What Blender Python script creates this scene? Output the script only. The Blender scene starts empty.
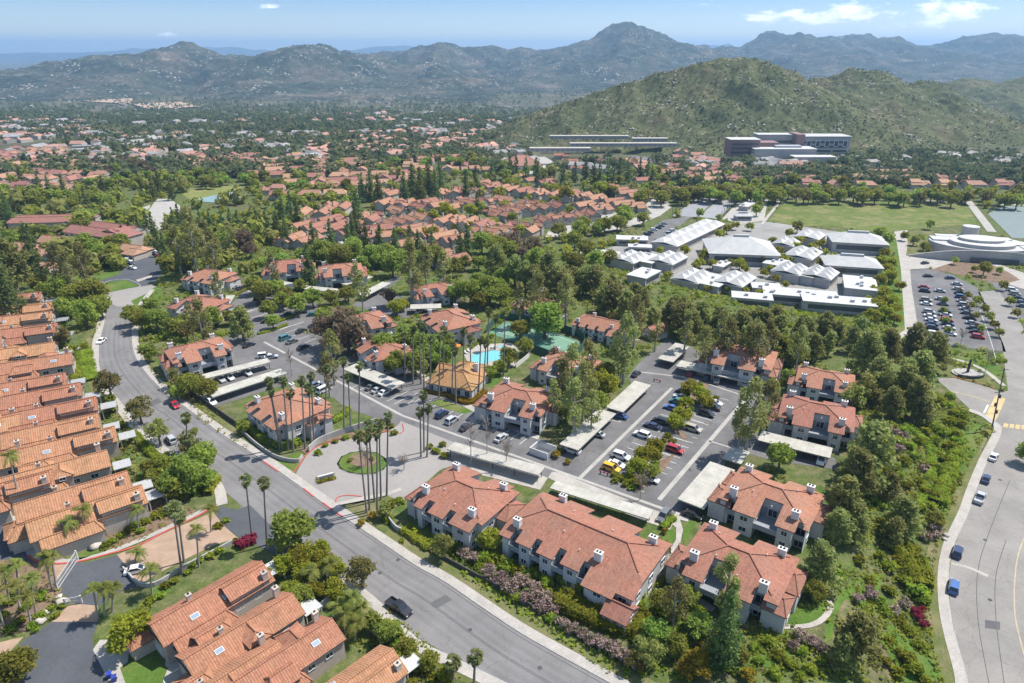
import bpy, bmesh, math, random
import numpy as np
from mathutils import Vector, noise as mn
random.seed(7); RNG = np.random.default_rng(11)
PI = math.pi; R = math.radians
sc = bpy.context.scene
COL = sc.collection
# ------------------------------------------------------------------ camera + survey helpers
CAMH = 95.0
PITCH = math.atan(291/682.67); CP, SP = math.cos(PITCH), math.sin(PITCH); FPX = 682.67
cam = bpy.data.cameras.new('camera'); camo = bpy.data.objects.new('camera', cam); COL.objects.link(camo)
camo.location = (0, 0, CAMH); camo.rotation_euler = (PI/2-PITCH, 0, 0)
cam.lens = 24; cam.sensor_width = 36; cam.clip_start = 1; cam.clip_end = 60000
sc.camera = camo

def ray(px, py):
    a = px-512; b = 341.5-py
    return a, FPX*CP+b*SP, b*CP-FPX*SP
def plane(px, py, z):
    d = ray(px, py); t = (z-CAMH)/d[2]
    return d[0]*t, d[1]*t
def at_depth(px, py, Y):
    d = ray(px, py); t = Y/d[1]
    return d[0]*t, CAMH+d[2]*t
def smooth(t):
    t = min(1., max(0., t)); return t*t*(3-2*t)
# foot of the slope: everything on its far side lies six metres lower
FOOT_PX = [(975,790),(958,720),(958,683),(948,652),(940,612),(938,570),(947,539),(960,512),(983,458),(996,430),(966,414),(949,393),(925,365),(895,335),
           (840,316),(760,306),(690,287),(600,263),(520,242),(500,215),(488,160)]
FOOT = np.array([plane(x, y, -6) for x, y in FOOT_PX])
EAST = np.vstack([FOOT, [[-60, 2500], [4000, 2500], [4000, -200], [FOOT[0][0]+8, -200]]])
FA, FB = FOOT[:-1], FOOT[1:]
def _inside(X, Y):
    c = np.zeros(X.shape, bool)
    n = len(EAST); j = n-1
    for i in range(n):
        xi, yi = EAST[i]; xj, yj = EAST[j]
        if yi != yj:
            k = ((yi > Y) != (yj > Y)) & (X < (xj-xi)*(Y-yi)/(yj-yi)+xi)
            c ^= k
        j = i
    return c
def h_arr(X, Y):
    X = np.asarray(X, float); Y = np.asarray(Y, float)
    d = np.full(X.shape, 1e9)
    for (ax, ay), (bx, by) in zip(FA, FB):
        ux, uy = bx-ax, by-ay; L = ux*ux+uy*uy
        t = np.clip(((X-ax)*ux+(Y-ay)*uy)/L, 0, 1)
        d = np.minimum(d, np.hypot(X-ax-t*ux, Y-ay-t*uy))
    s = np.clip((d-2)/22, 0, 1); s = s*s*(3-2*s)
    z = np.where(_inside(X, Y), -6., -6*(1-s))
    v = np.clip((Y-460)/1900, 0, 1); v = v*v*(3-2*v)
    return z-60*v
def h(x, y):
    return float(h_arr(np.array([x]), np.array([y]))[0])
def G(px, py, dz=0.):
    """ground point (x, y, z) seen at a pixel of the photograph, dz above the ground"""
    z = 0.
    for _ in range(9):
        x, y = plane(px, py, z+dz); z = .5*z+.5*h(x, y)
    x, y = plane(px, py, z+dz)
    return x, y, z
def mpp(x, y, z):
    """metres per photo pixel at a point"""
    return (y*CP-(z-CAMH)*SP)/FPX

# ------------------------------------------------------------------ object helpers
def link(o): COL.objects.link(o); return o
def tag(o, label=None, cat=None, group=None, kind=None):
    if label: o['label'] = label
    if cat: o['category'] = cat
    if group: o['group'] = group
    if kind: o['kind'] = kind
    return o
def empty(name, loc=(0,0,0), rz=0, label=None, cat=None, group=None):
    o = link(bpy.data.objects.new(name, None)); o.location = loc; o.rotation_euler = (0, 0, rz); o.empty_display_size = .1
    return tag(o, label, cat, group)
KIDS = {}
def kid(o, p):
    o.parent = p; KIDS.setdefault(p.name, []).append(o); return o
def dup(o, parent=None, loc=None, rz=None, scale=None):
    c = link(o.copy())
    if parent: kid(c, parent)
    if loc is not None: c.location = loc
    if rz is not None: c.rotation_euler[2] = rz
    if scale is not None: c.scale = (scale,)*3 if isinstance(scale, (int, float)) else scale
    for k in KIDS.get(o.name, []): dup(k, c)
    return c
class MB:
    """collects faces, builds ONE mesh object; UVs in metres: u along the face, v up its slope"""
    def __init__(s): s.v = []; s.f = []; s.m = []
    def face(s, pts, m=0):
        n = len(s.v); s.v += [tuple(p) for p in pts]; s.f.append(list(range(n, n+len(pts)))); s.m.append(m)
    def box(s, c, d, rz=0, m=0, bottom=True):
        x, y, z = d[0]/2, d[1]/2, d[2]/2; ca, sa = math.cos(rz), math.sin(rz)
        P = [(c[0]+i*x*ca-j*y*sa, c[1]+i*x*sa+j*y*ca, c[2]+k*z) for k in (-1, 1) for j in (-1, 1) for i in (-1, 1)]
        for q in ((4,5,7,6), (0,1,5,4), (2,0,4,6), (3,2,6,7), (1,3,7,5)) + (((0,2,3,1),) if bottom else ()):
            s.face([P[i] for i in q], m)
    def bar(s, a, b, w, m=0):
        a, b = Vector(a), Vector(b); t = (b-a).normalized()
        u = t.cross(Vector((0, 0, 1)) if abs(t.z) < .9 else Vector((1, 0, 0))).normalized()*w/2; v = t.cross(u).normalized()*w/2
        A = [a+u+v, a-u+v, a-u-v, a+u-v]; B = [p+(b-a) for p in A]
        for i in range(4): s.face([A[i], A[(i+1)%4], B[(i+1)%4], B[i]], m)
        s.face(A[::-1], m); s.face(B, m)
    def tube(s, pts, rad, n=7, m=0, cap=True):
        rings = []
        for i, p in enumerate(pts):
            p = Vector(p); q = Vector(pts[min(i+1, len(pts)-1)])-Vector(pts[max(i-1, 0)]); q.normalize()
            u = q.cross(Vector((0, 1, 0)) if abs(q.y) < .8 else Vector((1, 0, 0))).normalized(); w = q.cross(u)
            rings.append([p+(u*math.cos(k*2*PI/n)+w*math.sin(k*2*PI/n))*rad[i] for k in range(n)])
        for a, b in zip(rings, rings[1:]):
            for k in range(n): s.face([a[k], b[k], b[(k+1)%n], a[(k+1)%n]], m)
        if cap: s.face(rings[-1][::-1], m)
    def prism(s, poly, z0, z1, m=0, mt=None):
        P = [(x, y) for x, y in poly]
        if sum(P[i-1][0]*P[i][1]-P[i][0]*P[i-1][1] for i in range(len(P))) < 0: P = P[::-1]
        s.face([(x, y, z1) for x, y in P], m if mt is None else mt)
        for i in range(len(P)):
            a, b = P[i-1], P[i]; s.face([(a[0], a[1], z0), (b[0], b[1], z0), (b[0], b[1], z1), (a[0], a[1], z1)], m)
    def build(s, name, mats, parent=None, loc=None, rz=None, smooth=False, uv=True, merge=False):
        me = bpy.data.meshes.new(name); me.from_pydata(s.v, [], s.f); 
        if merge or smooth:
            b = bmesh.new(); b.from_mesh(me); bmesh.ops.remove_doubles(b, verts=b.verts, dist=1e-4)
            bmesh.ops.recalc_face_normals(b, faces=b.faces)
            if len(b.faces) == len(s.m):
                b.to_mesh(me)
            b.free()
        for m in (mats if isinstance(mats, (list, tuple)) else [mats]): me.materials.append(m)
        if len(s.m) == len(me.polygons): me.polygons.foreach_set('material_index', s.m)
        if smooth: me.polygons.foreach_set('use_smooth', [True]*len(me.polygons))
        if uv: set_uv(me)
        o = link(bpy.data.objects.new(name, me))
        if parent: kid(o, parent)
        if loc: o.location = loc
        if rz: o.rotation_euler = (0, 0, rz)
        return o
def set_uv(me):
    lay = me.uv_layers.new(name='UVMap'); nl = len(me.loops); np_ = len(me.polygons)
    if not nl: return
    vi = np.empty(nl, np.int32); me.loops.foreach_get('vertex_index', vi)
    co = np.empty(len(me.vertices)*3); me.vertices.foreach_get('co', co); co = co.reshape(-1, 3)[vi]
    N = np.empty(np_*3); me.polygons.foreach_get('normal', N); N = N.reshape(-1, 3)
    tot = np.empty(np_, np.int32); me.polygons.foreach_get('loop_total', tot)
    N = np.repeat(N, tot, axis=0)
    T = np.stack([-N[:, 1], N[:, 0], 0*N[:, 0]], 1); l = np.linalg.norm(T, axis=1); bad = l < 1e-3
    T[bad] = (1, 0, 0); T /= np.linalg.norm(T, axis=1)[:, None]
    B = np.cross(N, T)
    uv = np.stack([(co*T).sum(1), (co*B).sum(1)], 1).astype(np.float32)
    lay.data.foreach_set('uv', uv.ravel())
def raw_mesh(name, V, F, mats, mi=None, smooth=False):
    """V (n,3) array, F (m,k) array of equal-sized faces"""
    me = bpy.data.meshes.new(name); V = np.asarray(V, np.float32); F = np.asarray(F, np.int32); k = F.shape[1]
    me.vertices.add(len(V)); me.vertices.foreach_set('co', V.ravel())
    me.loops.add(F.size); me.loops.foreach_set('vertex_index', F.ravel())
    me.polygons.add(len(F)); me.polygons.foreach_set('loop_start', np.arange(0, F.size, k, dtype=np.int32))
    for m in mats: me.materials.append(m)
    if mi is not None: me.polygons.foreach_set('material_index', np.asarray(mi, np.int32))
    if smooth: me.polygons.foreach_set('use_smooth', np.ones(len(F), bool))
    me.update(calc_edges=True); me.validate()
    return me

# ------------------------------------------------------------------ materials
def hsv_shift(nt, col, rnd, dh, ds, dv):
    n = nt.nodes.new('ShaderNodeHueSaturation')
    for nm, amp, base in (('Hue', dh, .5), ('Value', dv, 1.)):
        m = nt.nodes.new('ShaderNodeMapRange'); m.inputs['To Min'].default_value = base-amp; m.inputs['To Max'].default_value = base+amp
        nt.links.new(rnd, m.inputs['Value']); nt.links.new(m.outputs[0], n.inputs[nm])
    n.inputs['Saturation'].default_value = 1+ds
    nt.links.new(col, n.inputs['Color']); return n.outputs['Color']
def new_mat(name):
    m = bpy.data.materials.new(name); m.use_nodes = True; nt = m.node_tree; nt.nodes.clear()
    out = nt.nodes.new('ShaderNodeOutputMaterial'); b = nt.nodes.new('ShaderNodeBsdfPrincipled'); nt.links.new(b.outputs[0], out.inputs[0])
    return m, nt, b
def node(nt, t, **kw):
    n = nt.nodes.new('ShaderNode'+t)
    for k, v in kw.items():
        if k in n.inputs: n.inputs[k].default_value = v
        else: setattr(n, k, v)
    return n
def coords(nt, how):
    if how == 'pos': return node(nt, 'NewGeometry').outputs['Position']
    if how == 'uv': return node(nt, 'UVMap').outputs[0]
    return node(nt, 'TexCoord').outputs['Object']
def noise_tex(nt, co, scale, detail=3, rough=.55, dist=0):
    n = node(nt, 'TexNoise', Scale=scale, Detail=detail, Roughness=rough, Distortion=dist); nt.links.new(co, n.inputs['Vector']); return n.outputs['Fac']
def ramp(nt, fac, stops, interp='LINEAR'):
    n = nt.nodes.new('ShaderNodeValToRGB'); e = n.color_ramp.elements; n.color_ramp.interpolation = interp
    while len(e) < len(stops): e.new(.5)
    for s, (p, c) in zip(e, stops): s.position = p; s.color = (*c, 1) if len(c) == 3 else c
    nt.links.new(fac, n.inputs[0]); return n.outputs[0]
def mix(nt, fac, a, b, mode='MIX'):
    n = nt.nodes.new('ShaderNodeMix'); n.data_type = 'RGBA'; n.blend_type = mode
    for val, i in ((fac, 0), (a, 6), (b, 7)):
        if isinstance(val, (int, float)): n.inputs[i].default_value = val
        elif isinstance(val, tuple): n.inputs[i].default_value = (*val, 1)
        else: nt.links.new(val, n.inputs[i])
    return n.outputs[2]
def math_(nt, op, a, b=0., c=0.):
    n = nt.nodes.new('ShaderNodeMath'); n.operation = op
    for i, v in enumerate((a, b, c)):
        if isinstance(v, (int, float)): n.inputs[i].default_value = v
        else: nt.links.new(v, n.inputs[i])
    return n.outputs[0]
def bump(nt, b, hgt, dist=.05, strength=.6):
    n = node(nt, 'Bump', Distance=dist, Strength=strength); nt.links.new(hgt, n.inputs['Height']); nt.links.new(n.outputs[0], b.inputs['Normal'])
def sc_col(c, k): return tuple(min(1, x*k) for x in c)
def M(name, col, rough=.85, var=.18, scale=.6, how='pos', metal=0, spec=.3, col2=None, b=None, rnd=None, fine=.5, seam=0):
    """one colour with worn, uneven patches at two scales"""
    m, nt, p = new_mat(name); co = coords(nt, how)
    f = noise_tex(nt, co, scale, 5, .62)
    c = ramp(nt, f, [(.3, sc_col(col, 1-var)), (.7, col2 or sc_col(col, 1+var))])
    f2 = noise_tex(nt, co, scale*14, 2)
    c = mix(nt, fine, c, ramp(nt, f2, [(.3, (.35,)*3), (.7, (.65,)*3)]), 'OVERLAY')
    if seam:
        sx = nt.nodes.new('ShaderNodeSeparateXYZ'); nt.links.new(coords(nt, 'uv'), sx.inputs[0]); fr = math_(nt, 'FRACT', math_(nt, 'DIVIDE', sx.outputs[0], seam))
        c = mix(nt, ramp(nt, fr, [(0, (.55,)*3), (.09, (0,)*3)]), c, sc_col(col, .55))
    if rnd: c = hsv_shift(nt, c, node(nt, 'ObjectInfo').outputs['Random'], rnd[0], 0, rnd[1])
    nt.links.new(c, p.inputs['Base Color']); p.inputs['Roughness'].default_value = rough; p.inputs['Metallic'].default_value = metal
    p.inputs['Specular IOR Level'].default_value = spec
    if b: bump(nt, p, noise_tex(nt, co, b[0], 3), b[1])
    return m
def flat(name, col, rough=.6, metal=0, spec=.4):
    m, nt, p = new_mat(name); p.inputs['Base Color'].default_value = (*col, 1); p.inputs['Roughness'].default_value = rough
    p.inputs['Metallic'].default_value = metal; p.inputs['Specular IOR Level'].default_value = spec; return m
def tile_mat(name, col, moss, per=.42, course=.42, barrel=.5, rnd=(.012, .1), moss_amt=.5):
    """clay roof tile: barrel columns down the slope, courses across it, tiles of differing colour, lichen patches"""
    m, nt, p = new_mat(name); uv = coords(nt, 'uv')
    sx = nt.nodes.new('ShaderNodeSeparateXYZ'); nt.links.new(uv, sx.inputs[0])
    u = math_(nt, 'DIVIDE', sx.outputs[0], per); v = math_(nt, 'DIVIDE', sx.outputs[1], course)
    cell = nt.nodes.new('ShaderNodeCombineXYZ'); nt.links.new(math_(nt, 'FLOOR', u), cell.inputs[0]); nt.links.new(math_(nt, 'FLOOR', v), cell.inputs[1])
    wn = node(nt, 'TexWhiteNoise'); wn.noise_dimensions = '2D'; nt.links.new(cell.outputs[0], wn.inputs['Vector'])
    c = ramp(nt, wn.outputs['Value'], [(0, sc_col(col, .78)), (.3, sc_col(col, .96)), (.8, sc_col(col, 1.05)), (1, (min(1, col[0]*1.1), col[1]*1.2, col[2]*1.25))])
    pos = coords(nt, 'obj')
    f = noise_tex(nt, pos, .16, 6, .68)
    c = mix(nt, ramp(nt, f, [(.42, (0,)*3), (.68, (moss_amt,)*3)]), c, moss)
    f = noise_tex(nt, pos, .5, 4, .6, .5)
    c = mix(nt, .45, c, ramp(nt, f, [(.25, (.38,)*3), (.75, (.6,)*3)]), 'OVERLAY')
    vv = nt.nodes.new('ShaderNodeCombineXYZ'); nt.links.new(math_(nt, 'MULTIPLY', sx.outputs[0], 2.6), vv.inputs[0]); nt.links.new(math_(nt, 'MULTIPLY', sx.outputs[1], .25), vv.inputs[1])
    f = noise_tex(nt, vv.outputs[0], 1., 3, .6)
    c = mix(nt, .35, c, ramp(nt, f, [(.3, (.34,)*3), (.7, (.6,)*3)]), 'OVERLAY')
    c = hsv_shift(nt, c, node(nt, 'ObjectInfo').outputs['Random'], rnd[0], 0, rnd[1])
    fu = math_(nt, 'SINE', math_(nt, 'MULTIPLY', u, 2*PI)); fv = math_(nt, 'FRACT', v)
    hgt = math_(nt, 'ADD', math_(nt, 'MULTIPLY', fu, barrel), math_(nt, 'MULTIPLY', fv, -.6))
    bump(nt, p, hgt, .06, .8)
    nt.links.new(c, p.inputs['Base Color']); p.inputs['Roughness'].default_value = .8; p.inputs['Specular IOR Level'].default_value = .25
    return m
def leaf_mat(name, col, col2, dh=.02, dv=.25, trans=.55, scale=.5, sat=0):
    m = bpy.data.materials.new(name); m.use_nodes = True; nt = m.node_tree; nt.nodes.clear(); out = nt.nodes.new('ShaderNodeOutputMaterial')
    co = coords(nt, 'pos'); f = noise_tex(nt, co, scale, 3, .6)
    c = ramp(nt, f, [(.3, col), (.7, col2)])
    f2 = noise_tex(nt, co, 2.7, 1)
    c = mix(nt, .6, c, ramp(nt, f2, [(.3, (.3,)*3), (.7, (.68,)*3)]), 'OVERLAY')
    c = hsv_shift(nt, c, node(nt, 'ObjectInfo').outputs['Random'], dh, sat, dv)
    d = nt.nodes.new('ShaderNodeBsdfDiffuse'); t = nt.nodes.new('ShaderNodeBsdfTranslucent'); nt.links.new(c, d.inputs[0])
    nt.links.new(mix(nt, .35, c, (.5, .55, .1), 'MULTIPLY'), t.inputs[0]); nt.links.new(c, t.inputs[0])
    x = node(nt, 'MixShader', Fac=trans); nt.links.new(d.outputs[0], x.inputs[1]); nt.links.new(t.outputs[0], x.inputs[2])
    nt.links.new(x.outputs[0], out.inputs[0]); return m

def ground_mat():
    m, nt, p = new_mat('ground_cover'); co = coords(nt, 'pos')
    a = noise_tex(nt, co, .05, 6, .65); b = noise_tex(nt, co, .35, 5, .65); c3 = noise_tex(nt, co, 2.2, 3, .6)
    near = ramp(nt, b, [(.3, (.05, .078, .02)), (.47, (.085, .122, .03)), (.6, (.125, .14, .048)), (.75, (.19, .155, .09))])
    dry = ramp(nt, b, [(.3, (.06, .075, .03)), (.55, (.15, .12, .075)), (.75, (.26, .21, .14))])
    c = mix(nt, ramp(nt, a, [(.45, (0,)*3), (.65, (.8,)*3)]), near, dry)
    c = mix(nt, .6, c, ramp(nt, c3, [(.3, (.3,)*3), (.7, (.66,)*3)]), 'OVERLAY')
    sx = nt.nodes.new('ShaderNodeSeparateXYZ'); nt.links.new(co, sx.inputs[0])
    far = ramp(nt, noise_tex(nt, co, .012, 6, .7), [(.35, (.05, .06, .035)), (.55, (.11, .105, .065)), (.7, (.2, .165, .115))])
    mr = node(nt, 'MapRange'); mr.inputs['From Min'].default_value = 420; mr.inputs['From Max'].default_value = 800; nt.links.new(sx.outputs[1], mr.inputs['Value'])
    c = mix(nt, mr.outputs[0], c, far)
    nt.links.new(c, p.inputs['Base Color']); p.inputs['Roughness'].default_value = 1; p.inputs['Specular IOR Level'].default_value = .1
    bump(nt, p, c3, .15, .7); return m
def asphalt_mat(name, col, crack=.5, patch=.12):
    m, nt, p = new_mat(name); co = coords(nt, 'pos')
    c = ramp(nt, noise_tex(nt, co, .11, 6, .65), [(.3, sc_col(col, 1-patch*1.6)), (.7, sc_col(col, 1+patch))])
    c = mix(nt, .55, c, ramp(nt, noise_tex(nt, co, 5, 3, .7), [(.3, (.36,)*3), (.7, (.62,)*3)]), 'OVERLAY')
    vo = node(nt, 'TexVoronoi', Scale=.11, feature='DISTANCE_TO_EDGE'); 
    w = nt.nodes.new('ShaderNodeVectorMath'); w.operation = 'ADD'; nt.links.new(co, w.inputs[0])
    nz = node(nt, 'TexNoise', Scale=.5, Detail=4); nt.links.new(co, nz.inputs['Vector']); s2 = nt.nodes.new('ShaderNodeVectorMath'); s2.operation = 'SCALE'; s2.inputs['Scale'].default_value = 3
    nt.links.new(nz.outputs['Color'], s2.inputs[0]); nt.links.new(s2.outputs[0], w.inputs[1]); nt.links.new(w.outputs[0], vo.inputs['Vector'])
    k = ramp(nt, vo.outputs['Distance'], [(0, (crack,)*3), (.016, (0,)*3)])
    c = mix(nt, k, c, sc_col(col, .55))
    st = ramp(nt, noise_tex(nt, co, .9, 4, .7), [(.6, (0,)*3), (.74, (.6,)*3)])
    c = mix(nt, st, c, sc_col(col, .66))
    nt.links.new(c, p.inputs['Base Color']); p.inputs['Roughness'].default_value = .9; p.inputs['Specular IOR Level'].default_value = .25; return m
def lawn_mat(name, a, b, dry):
    m, nt, p = new_mat(name); co = coords(nt, 'pos')
    c = ramp(nt, noise_tex(nt, co, .25, 5, .6), [(.3, a), (.7, b)])
    c = mix(nt, ramp(nt, noise_tex(nt, co, .07, 6, .7), [(.48, (0,)*3), (.66, (.85,)*3)]), c, dry)
    c = mix(nt, .5, c, ramp(nt, noise_tex(nt, co, 3., 3), [(.3, (.32,)*3), (.7, (.66,)*3)]), 'OVERLAY')
    nt.links.new(c, p.inputs['Base Color']); p.inputs['Roughness'].default_value = 1; p.inputs['Specular IOR Level'].default_value = .1
    bump(nt, p, noise_tex(nt, co, 4, 2), .1, .6); return m
def slope_mat(name, cols, rock, scale, rock_amt=.66, cell=.12):
    """chaparral hillside: scrub mottling at three scales, pale boulders gathered where a mask allows them"""
    m, nt, p = new_mat(name); co = coords(nt, 'pos')
    f = noise_tex(nt, co, scale, 8, .7); g = noise_tex(nt, co, scale*7, 5, .68)
    c = ramp(nt, f, [(.3, cols[0]), (.5, cols[1]), (.7, cols[2])])
    c = mix(nt, .75, c, ramp(nt, g, [(.32, (.22,)*3), (.68, (.72,)*3)]), 'OVERLAY')
    vo = node(nt, 'TexVoronoi', Scale=cell); nt.links.new(co, vo.inputs['Vector'])
    sp = nt.nodes.new('ShaderNodeSeparateColor'); nt.links.new(vo.outputs['Color'], sp.inputs[0])
    msk = ramp(nt, noise_tex(nt, co, scale*2.6, 5, .7), [(rock_amt-.1, (0,)*3), (rock_amt+.08, (1,)*3)])
    k = math_(nt, 'MULTIPLY', ramp(nt, vo.outputs['Distance'], [(.28, (1,)*3), (.4, (0,)*3)]), math_(nt, 'MULTIPLY', msk, math_(nt, 'GREATER_THAN', sp.outputs[0], .35)))
    c = mix(nt, k, c, rock)
    nt.links.new(c, p.inputs['Base Color']); p.inputs['Roughness'].default_value = 1; p.inputs['Specular IOR Level'].default_value = .05
    bump(nt, p, g, 1/scale*.03, .6); return m

OCC = []
m_ground = ground_mat()
m_road = asphalt_mat('street_asphalt', (.19, .18, .175), .35)
m_lot = asphalt_mat('lot_asphalt', (.15, .144, .142), .6, .2)
m_dark = asphalt_mat('sealed_asphalt', (.085, .09, .10), .3)
m_pale = asphalt_mat('avenue_asphalt', (.25, .232, .21), .4, .12)
m_conc = M('concrete', (.35, .33, .30), .9, .14, .25, spec=.2)
m_drive = M('driveway_concrete', (.27, .25, .232), .9, .10, .07, spec=.2, fine=.15)
m_walk = M('pale_walk', (.36, .33, .295), .9, .14, .3, spec=.2)
m_paver = M('terracotta_paver', (.33, .225, .155), .9, .14, .4, col2=(.39, .275, .195))
m_red = M('red_kerb_paint', (.42, .085, .07), .7, .2, 1.)
m_white = M('white_paint', (.66, .64, .60), .8, .12, 1.)
m_yel = M('yellow_paint', (.46, .34, .17), .8, .25, .6)
m_lawn = lawn_mat('lawn', (.060, .112, .020), (.10, .162, .030), (.17, .165, .06))
m_dry = lawn_mat('dry_lawn', (.09, .115, .035), (.15, .15, .06), (.23, .185, .11))
m_mulch = M('mulch_bed', (.16, .105, .07), 1, .3, .8, col2=(.24, .165, .11))
m_tileA = tile_mat('flat_clay_tile', (.33, .143, .094), (.205, .145, .105), .36, .38, .25, (.006, .10), .45)
m_tileB = tile_mat('barrel_clay_tile', (.40, .188, .105), (.20, .13, .07), .46, .42, .6, (.01, .1), .5)
m_tileC = tile_mat('pink_clay_tile', (.365, .185, .125), (.25, .17, .12), .5, .5, .3, (.02, .18), .5)
m_wallA = M('grey_stucco', (.50, .485, .47), .9, .07, .3, 'obj')
m_wallB = M('beige_stucco', (.44, .375, .32), .9, .07, .3, 'obj', rnd=(.01, .1))
m_wallC = M('cream_stucco', (.42, .375, .325), .9, .1, .3, 'obj', rnd=(.015, .15))
m_trim = M('blue_grey_siding', (.26, .275, .30), .8, .1, .5, 'obj')
m_chim = M('white_stucco', (.62, .59, .565), .9, .06, .4, 'obj')
m_pot = flat('chimney_pot_black', (.03, .03, .032), .8)
m_glass = flat('window_glass', (.025, .035, .045), .08, 0, .6)
m_frame = flat('window_frame_white', (.62, .62, .62), .6)
m_porch = flat('porch_shade_paint', (.11, .115, .125), .8)
m_skylt = flat('skylight_glass', (.24, .30, .36), .12, 0, .7)
m_carport = M('carport_roof_sheet', (.385, .365, .315), .7, .16, .35, 'obj', col2=(.46, .435, .38), rnd=(.01, .06), seam=1.5)
m_fascia = flat('brown_fascia', (.13, .085, .065), .7)
m_steel = flat('dark_steel', (.06, .06, .065), .5, .3)
m_pergola = M('white_lattice', (.50, .50, .495), .7, .05, 1., 'obj')
m_dfence = M('dark_wood_fence', (.085, .075, .07), .9, .2, 1.)
m_gwall = M('garden_wall_stucco', (.36, .345, .33), .9, .12, .5)
m_bark = M('bark', (.15, .12, .095), .95, .25, 1.2, 'obj')
m_pale_bark = M('pale_bark', (.36, .33, .29), .95, .25, .8, 'obj')
m_palmtrunk = M('palm_trunk', (.235, .20, .17), .95, .2, 1., 'obj')
m_rock = M('granite', (.42, .38, .33), .95, .2, .5)
LM = dict(
  b=leaf_mat('leaf_green', (0.209, 0.251, 0.046), (0.403, 0.412, 0.083), .032, .3),
  g=leaf_mat('leaf_soft_olive', (0.211, 0.223, 0.063), (0.377, 0.348, 0.110), .032, .3),
  d=leaf_mat('leaf_deep_green', (0.187, 0.251, 0.051), (0.374, 0.420, 0.087), .032, .3),
  y=leaf_mat('leaf_lime', (.255, .275, .030), (.40, .385, .052), .02, .18),
  e=leaf_mat('leaf_olive', (0.228, 0.244, 0.080), (0.400, 0.380, 0.135), .032, .3),
  p=leaf_mat('leaf_pine', (0.217, 0.248, 0.083), (0.410, 0.411, 0.137), .032, .3),
  c=leaf_mat('leaf_conifer', (0.103, 0.147, 0.051), (0.223, 0.262, 0.086), .032, .3),
  r=leaf_mat('leaf_russet', (0.180, 0.130, 0.086), (0.282, 0.206, 0.138), .02, .2),
  h=leaf_mat('leaf_hedge', (0.188, 0.242, 0.029), (0.356, 0.382, 0.051), .032, .3),
  f=leaf_mat('fan_frond', (0.125, 0.156, 0.053), (0.219, 0.231, 0.094), .015, .2, .2),
  q=leaf_mat('feather_frond', (0.138, 0.174, 0.036), (0.264, 0.264, 0.072), .015, .2, .3),
  k=leaf_mat('blossom_pink', (0.144, 0.144, 0.062), (0.500, 0.331, 0.331), .02, .15, .3, 1.1),
  m=leaf_mat('blossom_magenta', (.26, .03, .05), (.38, .07, .08), .02, .15),
  o=leaf_mat('leaf_orange_yellow', (.27, .19, .02), (.40, .29, .05), .015, .15),
  s=leaf_mat('leaf_dry_skirt', (.16, .115, .07), (.25, .19, .12), .01, .2, .2),
  w=leaf_mat('bare_twig', (.24, .20, .175), (.34, .29, .25), .01, .15, .1),
)
# ------------------------------------------------------------------ the ground, roads, walks, lawns
def terrain():
    Ys = np.concatenate([np.arange(-120, 50, 20), np.arange(50, 340, 3.), 340*np.exp(np.linspace(0, math.log(40), 90))[0:]])
    T = np.linspace(-1, 1, 221)
    half = np.maximum(Ys, 130)*1.05+90
    X = half[:, None]*T[None, :]; Y = np.repeat(Ys[:, None], len(T), 1)
    Z = h_arr(X.ravel(), Y.ravel()).reshape(X.shape)
    V = np.stack([X, Y, Z], -1).reshape(-1, 3); n = len(T)
    i = (np.arange(len(Ys)-1)[:, None]*n+np.arange(n-1)[None, :]).ravel()
    F = np.stack([i, i+1, i+n+1, i+n], 1)
    tag(link(bpy.data.objects.new('ground', raw_mesh('ground', V, F, [m_ground]))), kind='structure')
terrain()
def pts3(px, dz): 
    return [(x, y, z+dz) for x, y, z in (G(*p) for p in px)]
def sheet(name, px, m, dz, label=None, kind='structure', cat=None):
    """a paved or planted surface, its outline surveyed from the photograph, draped on the ground"""
    P = pts3(px, dz); b = bmesh.new()
    if name not in ('lawn', 'planting_bed', 'bare_ground'): OCC.append(np.array([q[:2] for q in P]))
    f = b.faces.new([b.verts.new(p) for p in P]); bmesh.ops.triangulate(b, faces=[f]); bmesh.ops.recalc_face_normals(b, faces=b.faces)
    if b.faces and sum(q.normal.z for q in b.faces) < 0: bmesh.ops.reverse_faces(b, faces=b.faces)
    me = bpy.data.meshes.new(name); b.to_mesh(me); b.free(); me.materials.append(m)
    o = link(bpy.data.objects.new(name, me)); tag(o, label, cat, None, kind); return o
def resample(P, step):
    out = [Vector(P[0])]
    for a, b in zip(P, P[1:]):
        a, b = Vector(a), Vector(b); n = max(1, int((b-a).length/step))
        out += [a.lerp(b, (i+1)/n) for i in range(n)]
    return out
def catmull(P, n=6):
    P = [Vector(p) for p in P]; Q = [P[0]*2-P[1]]+P+[P[-1]*2-P[-2]]; out = []
    for i in range(1, len(Q)-2):
        for k in range(n):
            t = k/n; a, b, c, d = Q[i-1:i+3]
            out.append(.5*((2*b)+(c-a)*t+(2*a-5*b+4*c-d)*t*t+(3*b-a-3*c+d)*t**3))
    return out+[P[-1]]
def sides(P, o0, o1):
    """polyline offset to its left by o0 and o1 metres"""
    A, B = [], []
    for i, p in enumerate(P):
        t = (P[min(i+1, len(P)-1)]-P[max(i-1, 0)]); t.z = 0; t.normalize(); n = Vector((-t.y, t.x, 0))
        A.append(p+n*o0); B.append(p+n*o1)
    return A, B
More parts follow.
